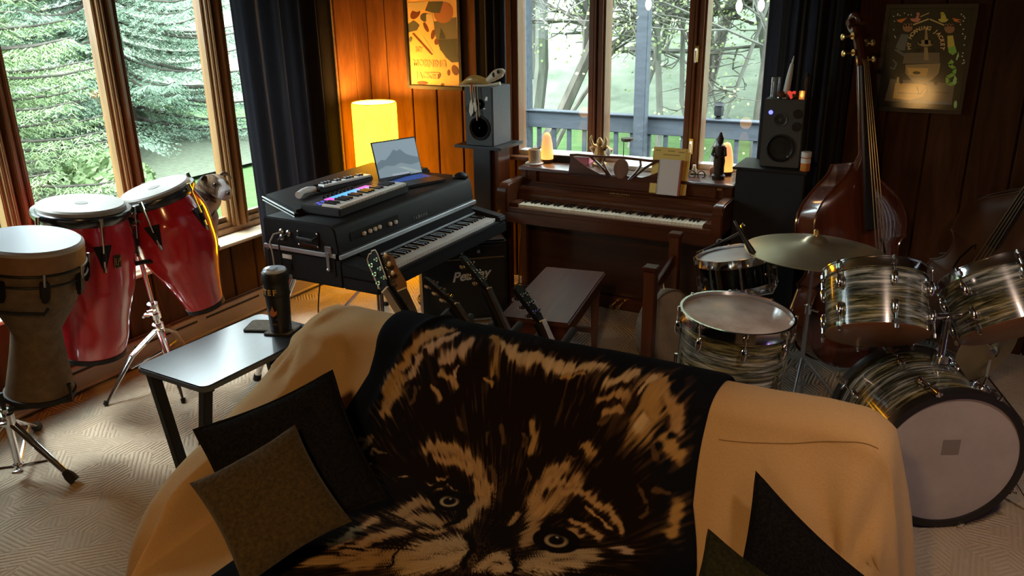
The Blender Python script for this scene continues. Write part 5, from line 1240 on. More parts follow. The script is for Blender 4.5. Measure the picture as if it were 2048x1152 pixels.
fg = thing('brass_figurine', 'brass winged figurine with raised arms on the piano', 'figurine', onlid(1199, 330) @ RZ(-10))
brs = noisy('aged_brass', [(.3, (.22, .12, .04)), (.7, (.50, .33, .12))], 30, rough=.4, metal=.6)
M().lathe([(.05, 0), (.052, .012), (.040, .02), (.032, .03), (.040, .06), (.036, .085), (.028, .11), (.016, .128), (.022, .142), (.023, .158), (.014, .174), (.004, .186)], 20).obj('body', brs, fg)
for s in (-1, 1):
    M().tube([(s * .02, 0, .115), (s * .05, -.01, .135), (s * .062, -.02, .175), (s * .055, -.02, .195)], [.011, .010, .008, .005], 8).obj('arm', brs, fg)
    M().tube([(s * .015, .015, .10), (s * .045, .02, .12), (s * .070, .02, .105), (s * .058, .02, .065)], [.006, .018, .022, .004], 8).obj('wing', brs, fg)
M().sph((.078, -.02, .10), (.018, .014, .026), 10, 8).obj('held_shell', MT['white'], fg)
rs_ = thing('round_stand', 'thin metal stand with a flat round top on the piano', 'stand', onlid(1246, 335)); M().rod((0, 0, .004), (0, 0, .175), .0028, 8).obj('rod', MT['black'], rs_); M().lathe([(.004, .172), (.036, .176), (.042, .184), (.040, .196), (.010, .200)], 24, T(.024, 0, 0)).obj('round_top', mat('bronze_top', (.07, .05, .035), .4), rs_); M().lathe([(.03, 0), (.03, .004), (.004, .008)], 20).obj('base', MT['black'], rs_)
ps = M()
for i, (dx, r_) in enumerate(((0, 3), (.004, -5), (-.003, 2))): ps.box((dx, 0, .004 + i * .008), (.30, .21, .007), RZ(r_))
ps = M().box((0, 0, .012), (.30, .21, .024)); tag(ps.obj('sheet_music', mat('paper_stack', (.62, .60, .56), .7), bevel=.002), 'pile of white sheet music behind the music desk on the piano', 'paper', mx=onlid(1285, 335) @ RZ(3))
sb = thing('small_bottle', 'tiny clear bottle with white cap near the right piano window post', 'bottle', onlid(1388, 348)); M().lathe([(.014, 0), (.015, .03), (.009, .04)], 16).obj('body', mat('pale_bottle', (.35, .33, .26), .2), sb); M().lathe([(.010, .040), (.010, .058)], 14).obj('cap', MT['white'], sb)
ge = thing('folded_glasses', 'folded black eyeglasses on the right end of the piano', 'glasses', onlid(1393, 355) @ RZ(6))
for s in (-1, 1): M().torus(.022, .0035, 20, 6, T(s * .028, 0, .020) @ RX(75)).obj('lens_rim', MT['black'], ge)
M().tube([(-.05, 0, .022), (-.045, .05, .010), (.05, .06, .006)], .004, 6).obj('temple', MT['black'], ge); M().tube([(.05, 0, .022), (.045, .045, .010), (-.05, .05, .006)], .004, 6).obj('temple', MT['black'], ge)
sv = thing('wooden_statue', 'tall dark carved wooden statue at the right end of the piano', 'statue', onlid(1436, 357))
dkw = noisy('dark_carved_wood', [(.3, (.012, .007, .005)), (.7, (.030, .016, .010))], 40, rough=.5, bump=.4, bdist=.004)
M().lathe([(.040, 0), (.042, .02), (.034, .03), (.032, .07), (.036, .11), (.030, .15), (.036, .18), (.030, .205), (.014, .215), (.019, .232), (.020, .25), (.012, .268), (.006, .285)], 18).obj('body', dkw, sv)
for s in (-1, 1): M().tube([(s * .030, -.008, .195), (s * .040, -.018, .15), (s * .012, -.040, .135)], [.011, .010, .008], 8).obj('arm', dkw, sv)
tag(M().sph((0, 0, .026), (.022, .020, .030), 9, 7).obj('rose_quartz', mat('pink_stone', (.42, .20, .17), .4), smooth=20), 'small pink stone left of the dark statue on the piano', 'stone', mx=onlid(1424, 350))
# yellow music book with a spiral notebook in front, leaning on the desk
bl_ = at(1297, 381, Y=4.828); br = at(1366, 388, Y=4.828); wdt = (br - bl_).x
yb = thing('music_book', 'open yellow music book leaning on the piano music desk', 'book', T(bl_.x, 4.838, .846) @ RX(-13)); hgt = .285
M().span((0, -.004, 0), (wdt, .006, hgt)).obj('cover', mat('yellow_cover', (.60, .40, .075), .6), yb, bevel=.001)
M().span((.004, -.007, .004), (wdt - .012, -.004, hgt - .006)).obj('page_block', mat('yellow_page', (.66, .47, .12), .6), yb); M().span((wdt - .012, -.006, .003), (wdt + .014, .004, hgt - .02)).obj('facing_page', mat('orange_page', (.60, .36, .07), .6), yb)
pr_ = mat('faint_print', (.30, .19, .05), .7); m = M()
for x0, x1, z in ((.015, .05, .262), (wdt * .42, wdt * .62, .262), (wdt - .06, wdt - .02, .258), (wdt * .3, wdt * .78, .238)): m.span((x0, -.0076, z), (x1, -.0070, z + .006))
m.obj('printed_title', pr_, yb)
nb = thing('spiral_notebook', 'white spiral notebook standing in front of the yellow music book', 'notebook', T(bl_.x + .052, 4.818, .846) @ RX(-12)); nw_, nh = wdt - .085, .218
M().span((0, -.004, 0), (nw_, .004, nh)).obj('page_block', mat('notebook_paper', (.60, .54, .50), .7), nb, bevel=.001); M().span((nw_ - .002, -.003, .0), (nw_ + .012, .006, nh)).obj('back_cover', mat('red_cover', (.30, .05, .02), .6), nb)
m = M()
for i in range(22):
    z = .008 + i * (nh - .016) / 21; m.torus(.0065, .0012, 12, 5, T(.002, -.001, z) @ RX(90) @ RX(90))
m.obj('spiral_binding', MT['black'], nb)

# ---------------------------------------------------------------- piano bench
c = [at(1003, 634, Z=.50), at(1130, 646, Z=.50), at(1218, 545, Z=.50), at(1086, 531, Z=.50)]
ctr = (c[0] + c[1] + c[2] + c[3]) / 4; dv_ = ((c[2] - c[1]) + (c[3] - c[0])).normalized(); ang = math.atan2(dv_.y, dv_.x) - PI / 2
bw = ((c[1] - c[0]).length + (c[2] - c[3]).length) / 2; bl2 = ((c[2] - c[1]).length + (c[3] - c[0]).length) / 2
be = thing('piano_bench', 'brown wooden piano bench with a plain lift top in front of the piano', 'bench', T(ctr.x, ctr.y, 0) @ Matrix.Rotation(ang, 4, 'Z'))
M().span((-bw / 2, -bl2 / 2, .472), (bw / 2, bl2 / 2, .50)).obj('seat', MT['walnut_y'], be, bevel=.008)
M().span((-bw / 2 + .025, -bl2 / 2 + .025, .385), (bw / 2 - .025, bl2 / 2 - .025, .472)).obj('apron', MT['walnut_y'], be, bevel=.003)
for sx in (-1, 1):
    for sy in (-1, 1):
        x, y = sx * (bw / 2 - .05), sy * (bl2 / 2 - .05); m = M(); n = 4
        for z, s in ((0, .014), (.40, .024)): m.v += [V((x + a * s, y + b * s, z)) for a, b in ((-1, -1), (1, -1), (1, 1), (-1, 1))]
        m.f = [(0, 1, 5, 4), (1, 2, 6, 5), (2, 3, 7, 6), (3, 0, 4, 7), (3, 2, 1, 0), (4, 5, 6, 7)]; m.obj('leg', MT['walnut_z'], be, bevel=.003)
    pass
for sy in (-1, 1): M().span((-bw / 2 + .06, sy * (bl2 / 2 - .05) - .012, .13), (bw / 2 - .06, sy * (bl2 / 2 - .05) + .012, .16)).obj('stretcher', MT['walnut'], be)

# ---------------------------------------------------------------- electric grand
TOLEX = noisy('black_tolex', [(.4, (.010, .010, .011)), (.6, (.018, .018, .020))], 300, rough=.55, bump=.25, bdist=.001, spec=.22)
ALU = mat('brushed_aluminium', (.62, .64, .66), .38, .85)
eg = thing('electric_grand_piano', 'black electric grand piano in flight case with silver trim on chrome legs', 'piano', T(-2.80, 3.65, 0))
E0 = V((2.80, -3.65, 0))
def espan(m, a, b): return m.span(V(a) + E0, V(b) + E0)
Y0, Y1 = 3.0, 4.30
espan(M(), (-3.11, Y0, .645), (-2.605, Y1, .80)).obj('lower_case', TOLEX, eg, bevel=.010)
YM = lambda y: Matrix(((1, 0, 0, 2.80), (0, 0, 1, y - 3.65), (0, 1, 0, 0), (0, 0, 0, 1)))
M().prism([(-3.112, .822), (-2.618, .822), (-2.632, .940), (-2.645, .958), (-2.67, .967), (-3.085, .970), (-3.108, .955)], 0, Y1 - Y0, YM(Y0)).obj('upper_case', TOLEX, eg, bevel=.006)
m = M(); espan(m, (-3.116, Y0 - .004, .799), (-2.612, Y0 + .02, .823)); espan(m, (-2.64, Y0 - .004, .799), (-2.600, Y1 + .004, .823)); espan(m, (-3.116, Y0, .799), (-3.09, Y1, .823)); m.obj('trim_band', ALU, eg, bevel=.003)
# keybed, cheeks, keys
espan(M(), (-2.61, Y0, .645), (-2.385, Y1, .712)).obj('keybed', TOLEX, eg, bevel=.008)
for a, b in ((Y0, 3.135), (4.225, Y1)): M().prism([(-2.61, .71), (-2.390, .71), (-2.388, .735), (-2.40, .752), (-2.61, .785)], 0, b - a, YM(a)).obj('cheek', TOLEX, eg, bevel=.006)
espan(M(), (-2.415, 3.135, .705), (-2.388, 4.225, .724)).obj('key_slip', TOLEX, eg, bevel=.003)
keyset(eg, Matrix(((0, -1, 0, -2.418 + 2.80), (1, 0, 0, 3.14 - 3.65), (0, 0, 1, .742), (0, 0, 0, 1))), 43, 1.08, .14, .078, 2, MT['white_keys'], MT['ebony'], .022)
M().prism([(-2.612, .80), (-2.606, .80), (-2.560, .757), (-2.556, .745), (-2.612, .745)], 0, 1.09, YM(3.135)).obj('fallboard', mat('matte_black_panel', (.008, .008, .009), .8, spec=.1), eg)
espan(M(), (-2.566, 3.14, .756), (-2.560, 4.22, .766)).obj('trim_strip', ALU, eg)
# controls and lettering on the sloping front (normal +X)
FM = lambda y, z: T(-2.6165 + 2.80 - (z - .822) * .119, y - 3.65, z) @ RZ(90) @ RX(83.2)
def ypx(x, y_): return at(x, y_, X=-2.622)
for i, (a, b) in enumerate(((727, 467), (739, 462), (749, 458), (758, 454), (779, 448), (790, 444))):
    p = ypx(a, b); M().lathe([(.011, 0), (.011, .012), (.008, .014)], 14, FM(p.y, p.z)).obj('control_knob', MT['white'], eg)
p = ypx(714, 470); M().prism([(-.05, -.02), (.36, -.02), (.36, .024), (-.05, .024)], 0, .002, FM(p.y, p.z)).obj('control_panel', MT['black'], eg)
p = ypx(840, 432); text('YAMAHA', .030, MT['steel'], eg, FM(p.y, p.z) @ T(0, 0, .001), bold=.0006, spacing=1.25)
# end panel: jacks, handle, latch, labels
def endp(x, y): p = at(x, y, Y=Y0 - .002); return V((p.x + 2.80, Y0 - 3.65, p.z))
for x, y in ((563, 463), (577, 466), (564, 474)): q = endp(x, y); M().lathe([(.016, 0), (.016, .006), (.008, .012), (.006, .012)], 14, T(*q) @ RX(90)).obj('jack_socket', MT['steel'], eg)
q = endp(617, 478); o = M().box((0, 0, 0), (.140, .012, .085), T(*q)).obj('handle_plate', MT['black'], eg, bevel=.003); M().tube([(-.055, -.008, .012), (-.050, -.03, .008), (.050, -.03, .004), (.055, -.008, .012)], .008, 8, T(*q)).obj('handle', MT['rubber'], o)
ref = M()
for dx, dz in ((-.062, .034), (.062, .034), (-.062, -.034), (.062, -.034)): ref.sph((q.x + dx, q.y - .006, q.z + dz), .006, 8, 6)
ref.obj('screw', MT['chrome'], o); M().box((q.x + .005, q.y - .008, q.z - .033), (.10, .004, .014)).obj('name_plate', MT['chrome'], o)
q = endp(657, 510); m = M(); m.box((0, 0, .02), (.045, .012, .050), T(*q)); o = m.obj('latch', MT['steel'], eg, bevel=.003); m = M(); m.box((0, -.004, -.03), (.018, .016, .085), T(*q)); m.sph((q.x, q.y - .012, q.z - .075), (.012, .008, .008), 10, 6); m.obj('latch_lever', MT['steel'], o); M().box((0, 0, -.06), (.075, .008, .10), T(*q)).obj('latch_plate', MT['black'], o, bevel=.002)
q = endp(574, 513); M().box((0, -.001, 0), (.062, .004, .022), T(*q) ).obj('paper_label', MT['white'], eg); q = endp(577, 533); m = M().box((0, -.002, 0), (.05, .01, .04), T(*q)); m.obj('power_socket', MT['black'], eg); q = endp(579, 552); M().box((0, -.002, 0), (.045, .006, .020), T(*q)).obj('rating_label', MT['steel'], eg)
q = endp(563, 464); M().tube([q + V((0, -.012, 0)), q + V((-.02, -.04, -.005)), q + V((-.055, -.035, -.05)), q + V((-.06, -.02, -.14)), q + V((-.05, -.03, -.30))], .0045, 8).obj('white_cord', mat('grey_cord', (.35, .35, .35), .5), eg); q = endp(575, 468); M().tube([q + V((0, -.012, 0)), q + V((-.02, -.05, -.02)), q + V((-.04, -.03, -.08)), q + V((-.035, -.03, -.26))], .0045, 8).obj('black_cord', MT['cable'], eg)
# raised harp lid at the back with its bright edge
hz0, hz1 = .80, 1.0
hl = [(-2.93, 3.055), (-3.36, 3.27), (-3.40, 4.30), (-2.93, 4.30)]
M().prism([(a + 2.8, b - 3.65) for a, b in hl], .66, hz1, None).obj('harp_case', TOLEX, eg, bevel=.014)
m = M(); m.tube([(a + 2.8, b - 3.65, hz1 - .012) for a, b in ((-2.93, 3.05), (-3.365, 3.268))], .0045, 6); m.tube([(a + 2.8, b - 3.65, hz1 - .030) for a, b in ((-2.93, 3.05), (-3.365, 3.268))], .003, 6); m.obj('lid_edge', ALU, eg)
for a, b in (((-3.0, 3.09), (-3.29, 2.99)), ((-2.46, 3.10), (-2.40, 3.02)), ((-3.02, 4.24), (-3.00, 4.28)), ((-3.20, 4.2), (-3.35, 4.28))):
    A = V((a[0], a[1], .66)) + E0; B = V((b[0], b[1], .012)) + E0; o = M().rod(A, B, .018, 12).obj('leg', MT['chrome'], eg); M().rod(B + V((0, 0, -.012)), B + (A - B) * .03, .022, 10).obj('rubber_foot', MT['rubber'], o)
for a, b in (((-2.56, 3.14), (-2.98, 3.12)), ((-2.75, 4.22), (-3.15, 4.22))): M().rod(V((a[0], a[1], .655)) + E0, V((b[0], b[1], .22)) + E0, .008, 8).obj('brace', MT['chrome'], eg)

# pad keyboard on the lid
a = at(680, 438, Z=.967); b = at(590, 420, Z=.967); c_ = at(818, 386, Z=.967); dxv = (c_ - a); Lc = dxv.length; yv = (b - a); Wc = .255
ang = math.atan2(dxv.y, dxv.x)
kb = thing('pad_controller', 'black compact pad keyboard with glowing blue and pink pads on the electric grand', 'keyboard', T(a.x, a.y, .970) @ Matrix.Rotation(ang, 4, 'Z'))
drk = mat('charcoal_plastic', (.022, .022, .024), .5)
M().span((0, 0, .004), (Lc, Wc, .048)).obj('body', drk, kb, bevel=.006)
for x in (.04, Lc - .04):
    for y in (.03, Wc - .03): M().lathe([(.012, -.003), (.012, .005)], 12, T(x, y, 0)).obj('foot', MT['rubber'], kb)
keyset(kb, T(.012, .006, .058), 22, Lc - .024, .115, .072, 0, MT['white_keys'], MT['ebony'], .02)
padm = {'p': mat('pad_pink', (.4, .1, .4), .4, emit=(.85, .16, .75), estr=.42), 'b': mat('pad_blue', (.1, .3, .5), .4, emit=(.10, .42, .95), estr=.5)}
for i in range(8):
    for j in range(2):
        mm_ = padm['b'] if 1 <= i <= 6 and (i + j) % 7 else padm['p']
        x = .13 + i * (Lc - .26) / 8; y = .138 + j * .034; w_ = (Lc - .26) / 8 - .003; M().span((x, y, .048), (x + w_, y + .030, .052)).obj('pad', mm_, kb)
for i in range(8): M().lathe([(.008, 0), (.008, .014), (.006, .016)], 10, T(.16 + i * .035, .226, .048)).obj('knob', MT['black'], kb)
for i in range(5):
    for j in range(2): M().span((.035 + i * .018, .150 + j * .030, .048), (.048 + i * .018, .163 + j * .030, .051)).obj('button', MT['steel'] if (i + j) % 2 else mat('blue_button', (.05, .05, .3), .4, emit=(.12, .15, .9), estr=.5) if 'blue_button' not in bpy.data.materials else bpy.data.materials['blue_button'], kb)
# melodica with white mouthpiece
a = at(640, 388, Z=1.003); b = at(748, 362, Z=1.003); ang = math.atan2(b.y - a.y, b.x - a.x); Lm = (b - a).length
ml = thing('melodica', 'small melodica with white mouthpiece lying behind the pad keyboard', 'melodica', T(a.x, a.y, 1.0035) @ Matrix.Rotation(ang, 4, 'Z'))
M().span((0, 0, 0), (Lm, .085, .034)).obj('body', drk, ml, bevel=.008); M().span((.0, .05, .034), (Lm, .085, .042)).obj('back_rail', MT['black'], ml, bevel=.003)
keyset(ml, T(.03, -.002, .042), 15, Lm - .05, .050, .028, 3, MT['white'], MT['ebony'], .012)
M().tube([(.0, .04, .02), (-.05, .045, .024), (-.10, .020, .030), (-.15, -.005, .022)], [.018, .020, .016, .020], 12).obj('mouthpiece', MT['white'], ml)

# laptop and mouse
A = at(760, 367, Z=.972); B = at(847, 351, Z=.972); hx = (B - A); Lw = hx.length; ang = math.atan2(hx.y, hx.x)
lt = thing('laptop', 'open laptop with mountain wallpaper and blue lit keys on the electric grand', 'laptop', T(A.x, A.y, .9715) @ Matrix.Rotation(ang, 4, 'Z'))
D_ = .235
M().span((0, -D_, 0), (Lw, .0, .016)).obj('base', mat('laptop_black', (.020, .020, .022), .4), lt, bevel=.003)
kg = mat('key_glow', (.02, .03, .08), .4, emit=(.05, .16, .75), estr=.16); m = M()
for r_ in range(5):
    for k in range(14): x = .018 + k * (Lw - .036) / 14; m.span((x, -.028 - r_ * .021, .016), (x + (Lw - .036) / 14 - .004, -.012 - r_ * .021, .018))
m.obj('keys', kg, lt); M().span((Lw * .36, -D_ + .015, .016), (Lw * .64, -.142, .0165)).obj('touchpad', drk, lt)
TL = at(739, 291, w=(A - CAM).dot(_fw) - .02); SL = M @ 0 if False else RX(90 + 20)
sh_ = (TL - A).length
lidm = T(0, .004, .014) @ RX(-17)
o = M().span((0, 0, 0), (Lw, .008, sh_), lidm).obj('screen', bpy.data.materials['laptop_black'], lt, bevel=.002)
scm = mat('lcd_sky', (.05, .05, .06), .25, emit=(.27, .36, .41), estr=.42)
def scr(name, poly, m_, k): mm = M(); mm.v = [lidm @ V((.006 + u * (Lw - .012), -.0006 - k * .0003, .010 + v * (sh_ - .018))) for u, v in poly]; mm.f = [tuple(range(len(poly)))]; return mm.obj(name, m_, o, smooth=0)
scr('display', [(0, 0), (1, 0), (1, 1), (0, 1)], scm, 0)
scr('wallpaper', [(0, .42), (.12, .52), (.22, .50), (.34, .62), (.45, .76), (.52, .70), (.60, .74), (.72, .58), (.85, .50), (1, .44), (1, 0), (0, 0)], mat('lcd_mountain', (.05, .05, .06), .25, emit=(.15, .21, .25), estr=.42), 1)
scr('wallpaper', [(0, .24), (.2, .34), (.38, .30), (.55, .36), (.78, .26), (1, .30), (1, 0), (0, 0)], mat('lcd_mist', (.05, .05, .06), .25, emit=(.24, .32, .36), estr=.42), 2)
scr('wallpaper', [(.45, .26), (.60, .24), (.95, .05), (1, .0), (.85, 0)], mat('lcd_path', (.05, .05, .06), .25, emit=(.36, .43, .43), estr=.42), 3)
scr('wallpaper', [(.30, .03), (.70, .03), (.70, .08), (.30, .08)], mat('lcd_bar', (.05, .05, .06), .25, emit=(.40, .45, .50), estr=.42), 4)
ms_ = at(921, 354, Z=.972); tm = thing('computer_mouse', 'black computer mouse right of the laptop', 'mouse', T(ms_.x, ms_.y, .970) @ RZ(60)); M().sph((0, 0, .004), (.052, .031, .028), 18, 10).obj('body', MT['black'], tm); M().rod((.018, -.004, .0285), (.018, .004, .0285), .007, 10).obj('scroll_wheel', MT['steel'], tm)

# ---------------------------------------------------------------- guitar amplifier and cable tangle
al, ar = at(850, 656, Z=0), at(1017, 641, Z=0); d_ = (ar - al); am_w = d_.length; ang = math.atan2(d_.y, d_.x); al = al
am = thing('guitar_amplifier', 'black guitar amplifier with silver script logo under the electric grand', 'amplifier', T(al.x, al.y, 0) @ Matrix.Rotation(ang, 4, 'Z'))
AH = .555
M().span((0, .012, .02), (am_w, .28, AH)).obj('cabinet', TOLEX, am, bevel=.012); M().span((.02, 0, .045), (am_w - .02, .016, AH - .11)).obj('grille', MT['grey_cloth'], am, bevel=.003)
M().span((.02, .0, AH - .10), (am_w - .02, .014, AH - .03)).obj('control_panel', MT['black'], am); M().span((.02, -.004, AH - .112), (am_w - .02, .010, AH - .104)).obj('trim_strip', mat('dull_gold', (.20, .15, .08), .4, .6), am); M().span((.0, -.004, .022), (am_w, .014, .036)).obj('lower_trim', MT['steel'], am)
for k in range(6): M().lathe([(.011, 0), (.010, .016)], 12, T(.09 + k * .055, .0, AH - .062) @ RX(90)).obj('knob', MT['steel'] if k % 2 else MT['black'], am)
text('Peavey', .088, mat('silver_script', (.60, .60, .62), .35, .4), am, T(am_w * .56, -.001, .335) @ RX(90) @ RZ(5), 'logo', font_shear=.35, bold=.002)
for x in (.05, am_w - .05):
    for y in (.05, .24): M().lathe([(.018, 0), (.018, .022)], 12, T(x, y, 0)).obj('foot', MT['rubber'], am)
r = random.Random(12)
def cable(label, cx, cy, n, R, z, seed, col=None, rad=.005, squash=1):
    r = random.Random(seed); P = []
    for i in range(n): a = i * 1.05 + r.uniform(-.4, .4); q = R * r.uniform(.35, 1); P.append((cx + q * math.cos(a), cy + q * math.sin(a) * squash, z + r.uniform(0, z * 1.2)))
    P = [tuple(p) for p in catmull(P, 5)]
    return tag(M().tube(P, rad, 6).obj('cable', col or MT['cable']), label, 'cable')
cable('tangle of black cables on the floor left of the amplifier under the keyboard', -2.98, 4.34, 26, .15, .045, 3, squash=.7)
cable('tangle of black cables between the amplifier and the piano leg', -2.52, 4.80, 22, .12, .05, 4, squash=.8)
cable('loop of black cable on the carpet below the guitar headstocks', -2.78, 3.55, 12, .10, .012, 5)
tag(M().tube([tuple(p) for p in catmull([(-3.05, 3.35, .62), (-3.09, 3.32, .30), (-3.02, 3.30, .05), (-2.85, 3.42, .006), (-2.66, 3.42, .006)], 6)], .004, 6).obj('cable', MT['cable']), 'thin black cable hanging from the keyboard to the floor behind the tumbler', 'cable')
tag(M().tube([tuple(p) for p in catmull([(-2.55, 5.19, 1.02), (-2.60, 5.14, .99), (-2.65, 5.10, .8), (-2.66, 5.0, .4), (-2.68, 5.0, .02)], 6)], .004, 6).obj('cable', MT['cable']), 'thin cable running down between the left speaker stand and the piano', 'cable')

# ---------------------------------------------------------------- drum kit
OYS = mat('oyster_pearl_wrap', (.2, .2, .2), .22, coat=.7, spec=.6); g = N(OYS)
f = g.noise(g.coord('Object', (2.6, 2.6, 30)), 2.4, 5, .62, .55); f2 = g.noise(g.coord('Object', (1.5, 1.5, 12)), 2.0, 2)
c1 = g.ramp(f, [(.36, (.010, .013, .013)), (.47, (.055, .066, .062)), (.55, (.17, .19, .185)), (.66, (.40, .43, .42))]); c2 = g.ramp(f, [(.36, (.010, .012, .008)), (.47, (.055, .055, .025)), (.55, (.17, .15, .07)), (.66, (.36, .33, .19))])
mxn = g.n('Mix', data_type='RGBA'); g.l(g.ramp(f2, [(.42, (0, 0, 0)), (.58, (1, 1, 1))]), mxn.inputs[0]); g.l(c1, mxn.inputs[6]); g.l(c2, mxn.inputs[7]); g.base(mxn.outputs[2])
HEAD = noisy('coated_drumhead', [(.3, (.46, .47, .47)), (.7, (.55, .56, .55))], 9, rough=.45, spec=.5)
WORN = noisy('worn_coated_head', [(.35, (.30, .26, .24)), (.6, (.50, .49, .49))], 7, rough=.30, detail=8, spec=.7)
RESO = noisy('amber_resonant_head', [(.3, (.26, .105, .035)), (.7, (.34, .15, .055))], 6, rough=.4)
DARKSHELL = mat('black_chrome', (.10, .095, .09), .10, 1)
def drum(name, label, top, bot, r, shell, nl=6, head=HEAD, low=RESO, phase=0, both=False, lowhoop=True, tube=False):
    ax = top - bot; L = ax.length; t = thing(name, label, 'drum', frame(bot, ax, CAM - bot))
    M().lathe([(r, .008), (r, L - .008)], 56, caps=False).obj('shell', shell, t); M().lathe([(r - .006, L - .008), (r - .006, .008)], 56, caps=False).obj('inner_shell', MT['walnut'], t)
    M().lathe([(0, L - .004), (r * .97, L - .004), (r + .004, L - .009)], 56).obj('batter_head', head, t)
    M().lathe([(0, .004), (r * .97, .004), (r + .004, .009)], 56).obj('resonant_head', low, t)
    for z0, z1, nm in ((L - .030, L + .008, 'batter_hoop'), (.022, -.008, 'resonant_hoop')):
        if nm == 'resonant_hoop' and not lowhoop: continue
        M().lathe([(r + .004, z0), (r + .012, z0), (r + .008, (z0 + z1) / 2), (r + .008, z1), (r + .013, z1), (r + .013, z1 + (.003 if z1 > z0 else -.003)), (r + .003, z1 + (.003 if z1 > z0 else -.003)), (r + .003, z0)], 56, caps=False).obj(nm, MT['chrome'], t)
    for k in range(nl):
        a = phase + 2 * PI * k / nl; lf = frame((math.cos(a) * r, math.sin(a) * r, 0), (math.cos(a), math.sin(a), 0), (-math.sin(a), math.cos(a), 0))
        ends = [(L, -1)] + ([(0, 1)] if both else [])
        for ze, sg in ends:
            m = M()
            if tube: m.rod((0, .02, .016), (0, L - .02, .016), .006, 10, lf); m.rod((0, L * .5 - .012, .0), (0, L * .5 - .012, .018), .008, 8, lf)
            else: zc = ze + sg * .075; m.sph((0, zc, .010), (.014, .034, .016), 12, 8, lf)
            m.rod((0, ze + sg * .055, .016), (0, ze - sg * .004, .016), .0042, 8, lf); m.rod((0, ze + sg * .004, .016), (0, ze - sg * .014, .016), .007, 8, lf)
            m.box((0, ze + sg * .012, .013), (.022, .020, .012), lf); m.obj('lug', MT['chrome'], t, bevel=.0015)
    return t, L
# bass drum
Pf = at(1905, 889, w=3.14); Pr = at(1813, 824, w=3.50); ax = Pf - Pr; ax.z = 0; Rb = .283
Pf = V((Pf.x, Pf.y, Rb + .021)); Pr = Pf - ax.normalized() * .44
bd = thing('bass_drum', 'large bass drum with oyster pearl wrap lying on its side with grey front head', 'drum', frame(Pr, ax, (0, 0, 1)))
L = .44
M().lathe([(Rb - .004, .0), (Rb - .004, L)], 72, caps=False).obj('shell', OYS, bd)
M().lathe([(0, L - .004), (Rb - .012, L - .004), (Rb - .004, L - .010)], 64).obj('front_head', noisy('grey_front_head', [(.3, (.31, .28, .275)), (.7, (.39, .36, .35))], 5, rough=.5), bd)
M().lathe([(0, .004), (Rb - .012, .004), (Rb - .004, .010)], 64).obj('batter_head', HEAD, bd)
bh = mat('black_hoop', (.012, .012, .012), .35)
for z0, z1, nm in ((L - .038, L + .006, 'front_hoop'), (.038, -.006, 'batter_hoop')):
    M().lathe([(Rb - .002, z0), (Rb + .014, z0), (Rb + .016, (z0 + z1) / 2), (Rb + .014, z1), (Rb - .012, z1), (Rb - .014, z0 + (z1 - z0) * .8), (Rb - .002, z0)], 72, caps=False).obj(nm, bh, bd)
M().span((-.030, -.032, 0), (.036, .036, .0006), T(.055, .0, L - .0035)).obj('head_patch', mat('head_patch', (.19, .165, .15), .6), bd)
for k in range(8):
    a = 2 * PI * k / 8 + .30; lf = frame((math.cos(a) * Rb, math.sin(a) * Rb, 0), (math.cos(a), math.sin(a), 0), (-math.sin(a), math.cos(a), 0))
    for ze, sg in ((L, -1), (0, 1)):
        m = M(); m.sph((0, ze + sg * .13, .006), (.014, .036, .018), 12, 8, lf); m.rod((0, ze + sg * .10, .022), (0, ze - sg * .012, .026), .0045, 8, lf)
        m.box((0, ze + sg * .012, .020), (.026, .045, .010), lf); m.tube([(-.024, ze + sg * .062, .030), (0, ze + sg * .062, .024), (.024, ze + sg * .062, .030)], .005, 8, lf); m.rod((0, ze - sg * .006, .012), (0, ze - sg * .006, .034), .007, 8, lf)
        m.obj('tension_claw', MT['chrome'], bd)
for s in (-1, 1):
    m = M(); q = frame((0, 0, 0)); m.tube([(-.10, s * (Rb + .004), L * .62), (-.16, s * (Rb + .06), L * .72), (-Rb - .02, s * (Rb + .15), L * .86)], [.008, .007, .006], 8); m.obj('spur', MT['chrome'], bd)
# toms and mount
t1, _l = drum('rack_tom', 'left rack tom with oyster pearl wrap above the bass drum', at(1750, 549, w=3.375), at(1753, 674, w=3.30), .193, OYS, 6, WORN, RESO, .35, True, False)
t2, _l = drum('rack_tom', 'right rack tom with oyster pearl wrap cut off by the picture edge', at(1985, 545, w=3.42), at(2030, 662, w=3.33), .205, OYS, 6, WORN, RESO, .5, True, False)
tm_ = thing('tom_mount', 'chrome tom holder rising from the bass drum between the two rack toms', 'mount', T(0, 0, 0))
b0 = at(1881, 718, w=3.36); b1 = at(1895, 636, w=3.345)
M().rod(b0, b1, .015, 14).obj('post', MT['chrome'], tm_); M().rod(b0 - V((0, 0, .012)), b0 + V((0, 0, .02)), .030, 16).obj('base_plate', MT['chrome'], tm_)
for qx, qy, w_, nm in ((1852, 618, 3.345, 0), (1935, 628, 3.36, 1)): m = M(); m.tube([b1, at(qx, qy, w=w_)], .011, 10); m.sph(b1, .022, 12, 8); m.obj('tom_arm', MT['chrome'], tm_)
m = M(); m.rod(at(1872, 632, w=3.34), at(1922, 630, w=3.34), .013, 12); m.obj('cross_bar', MT['chrome'], tm_)
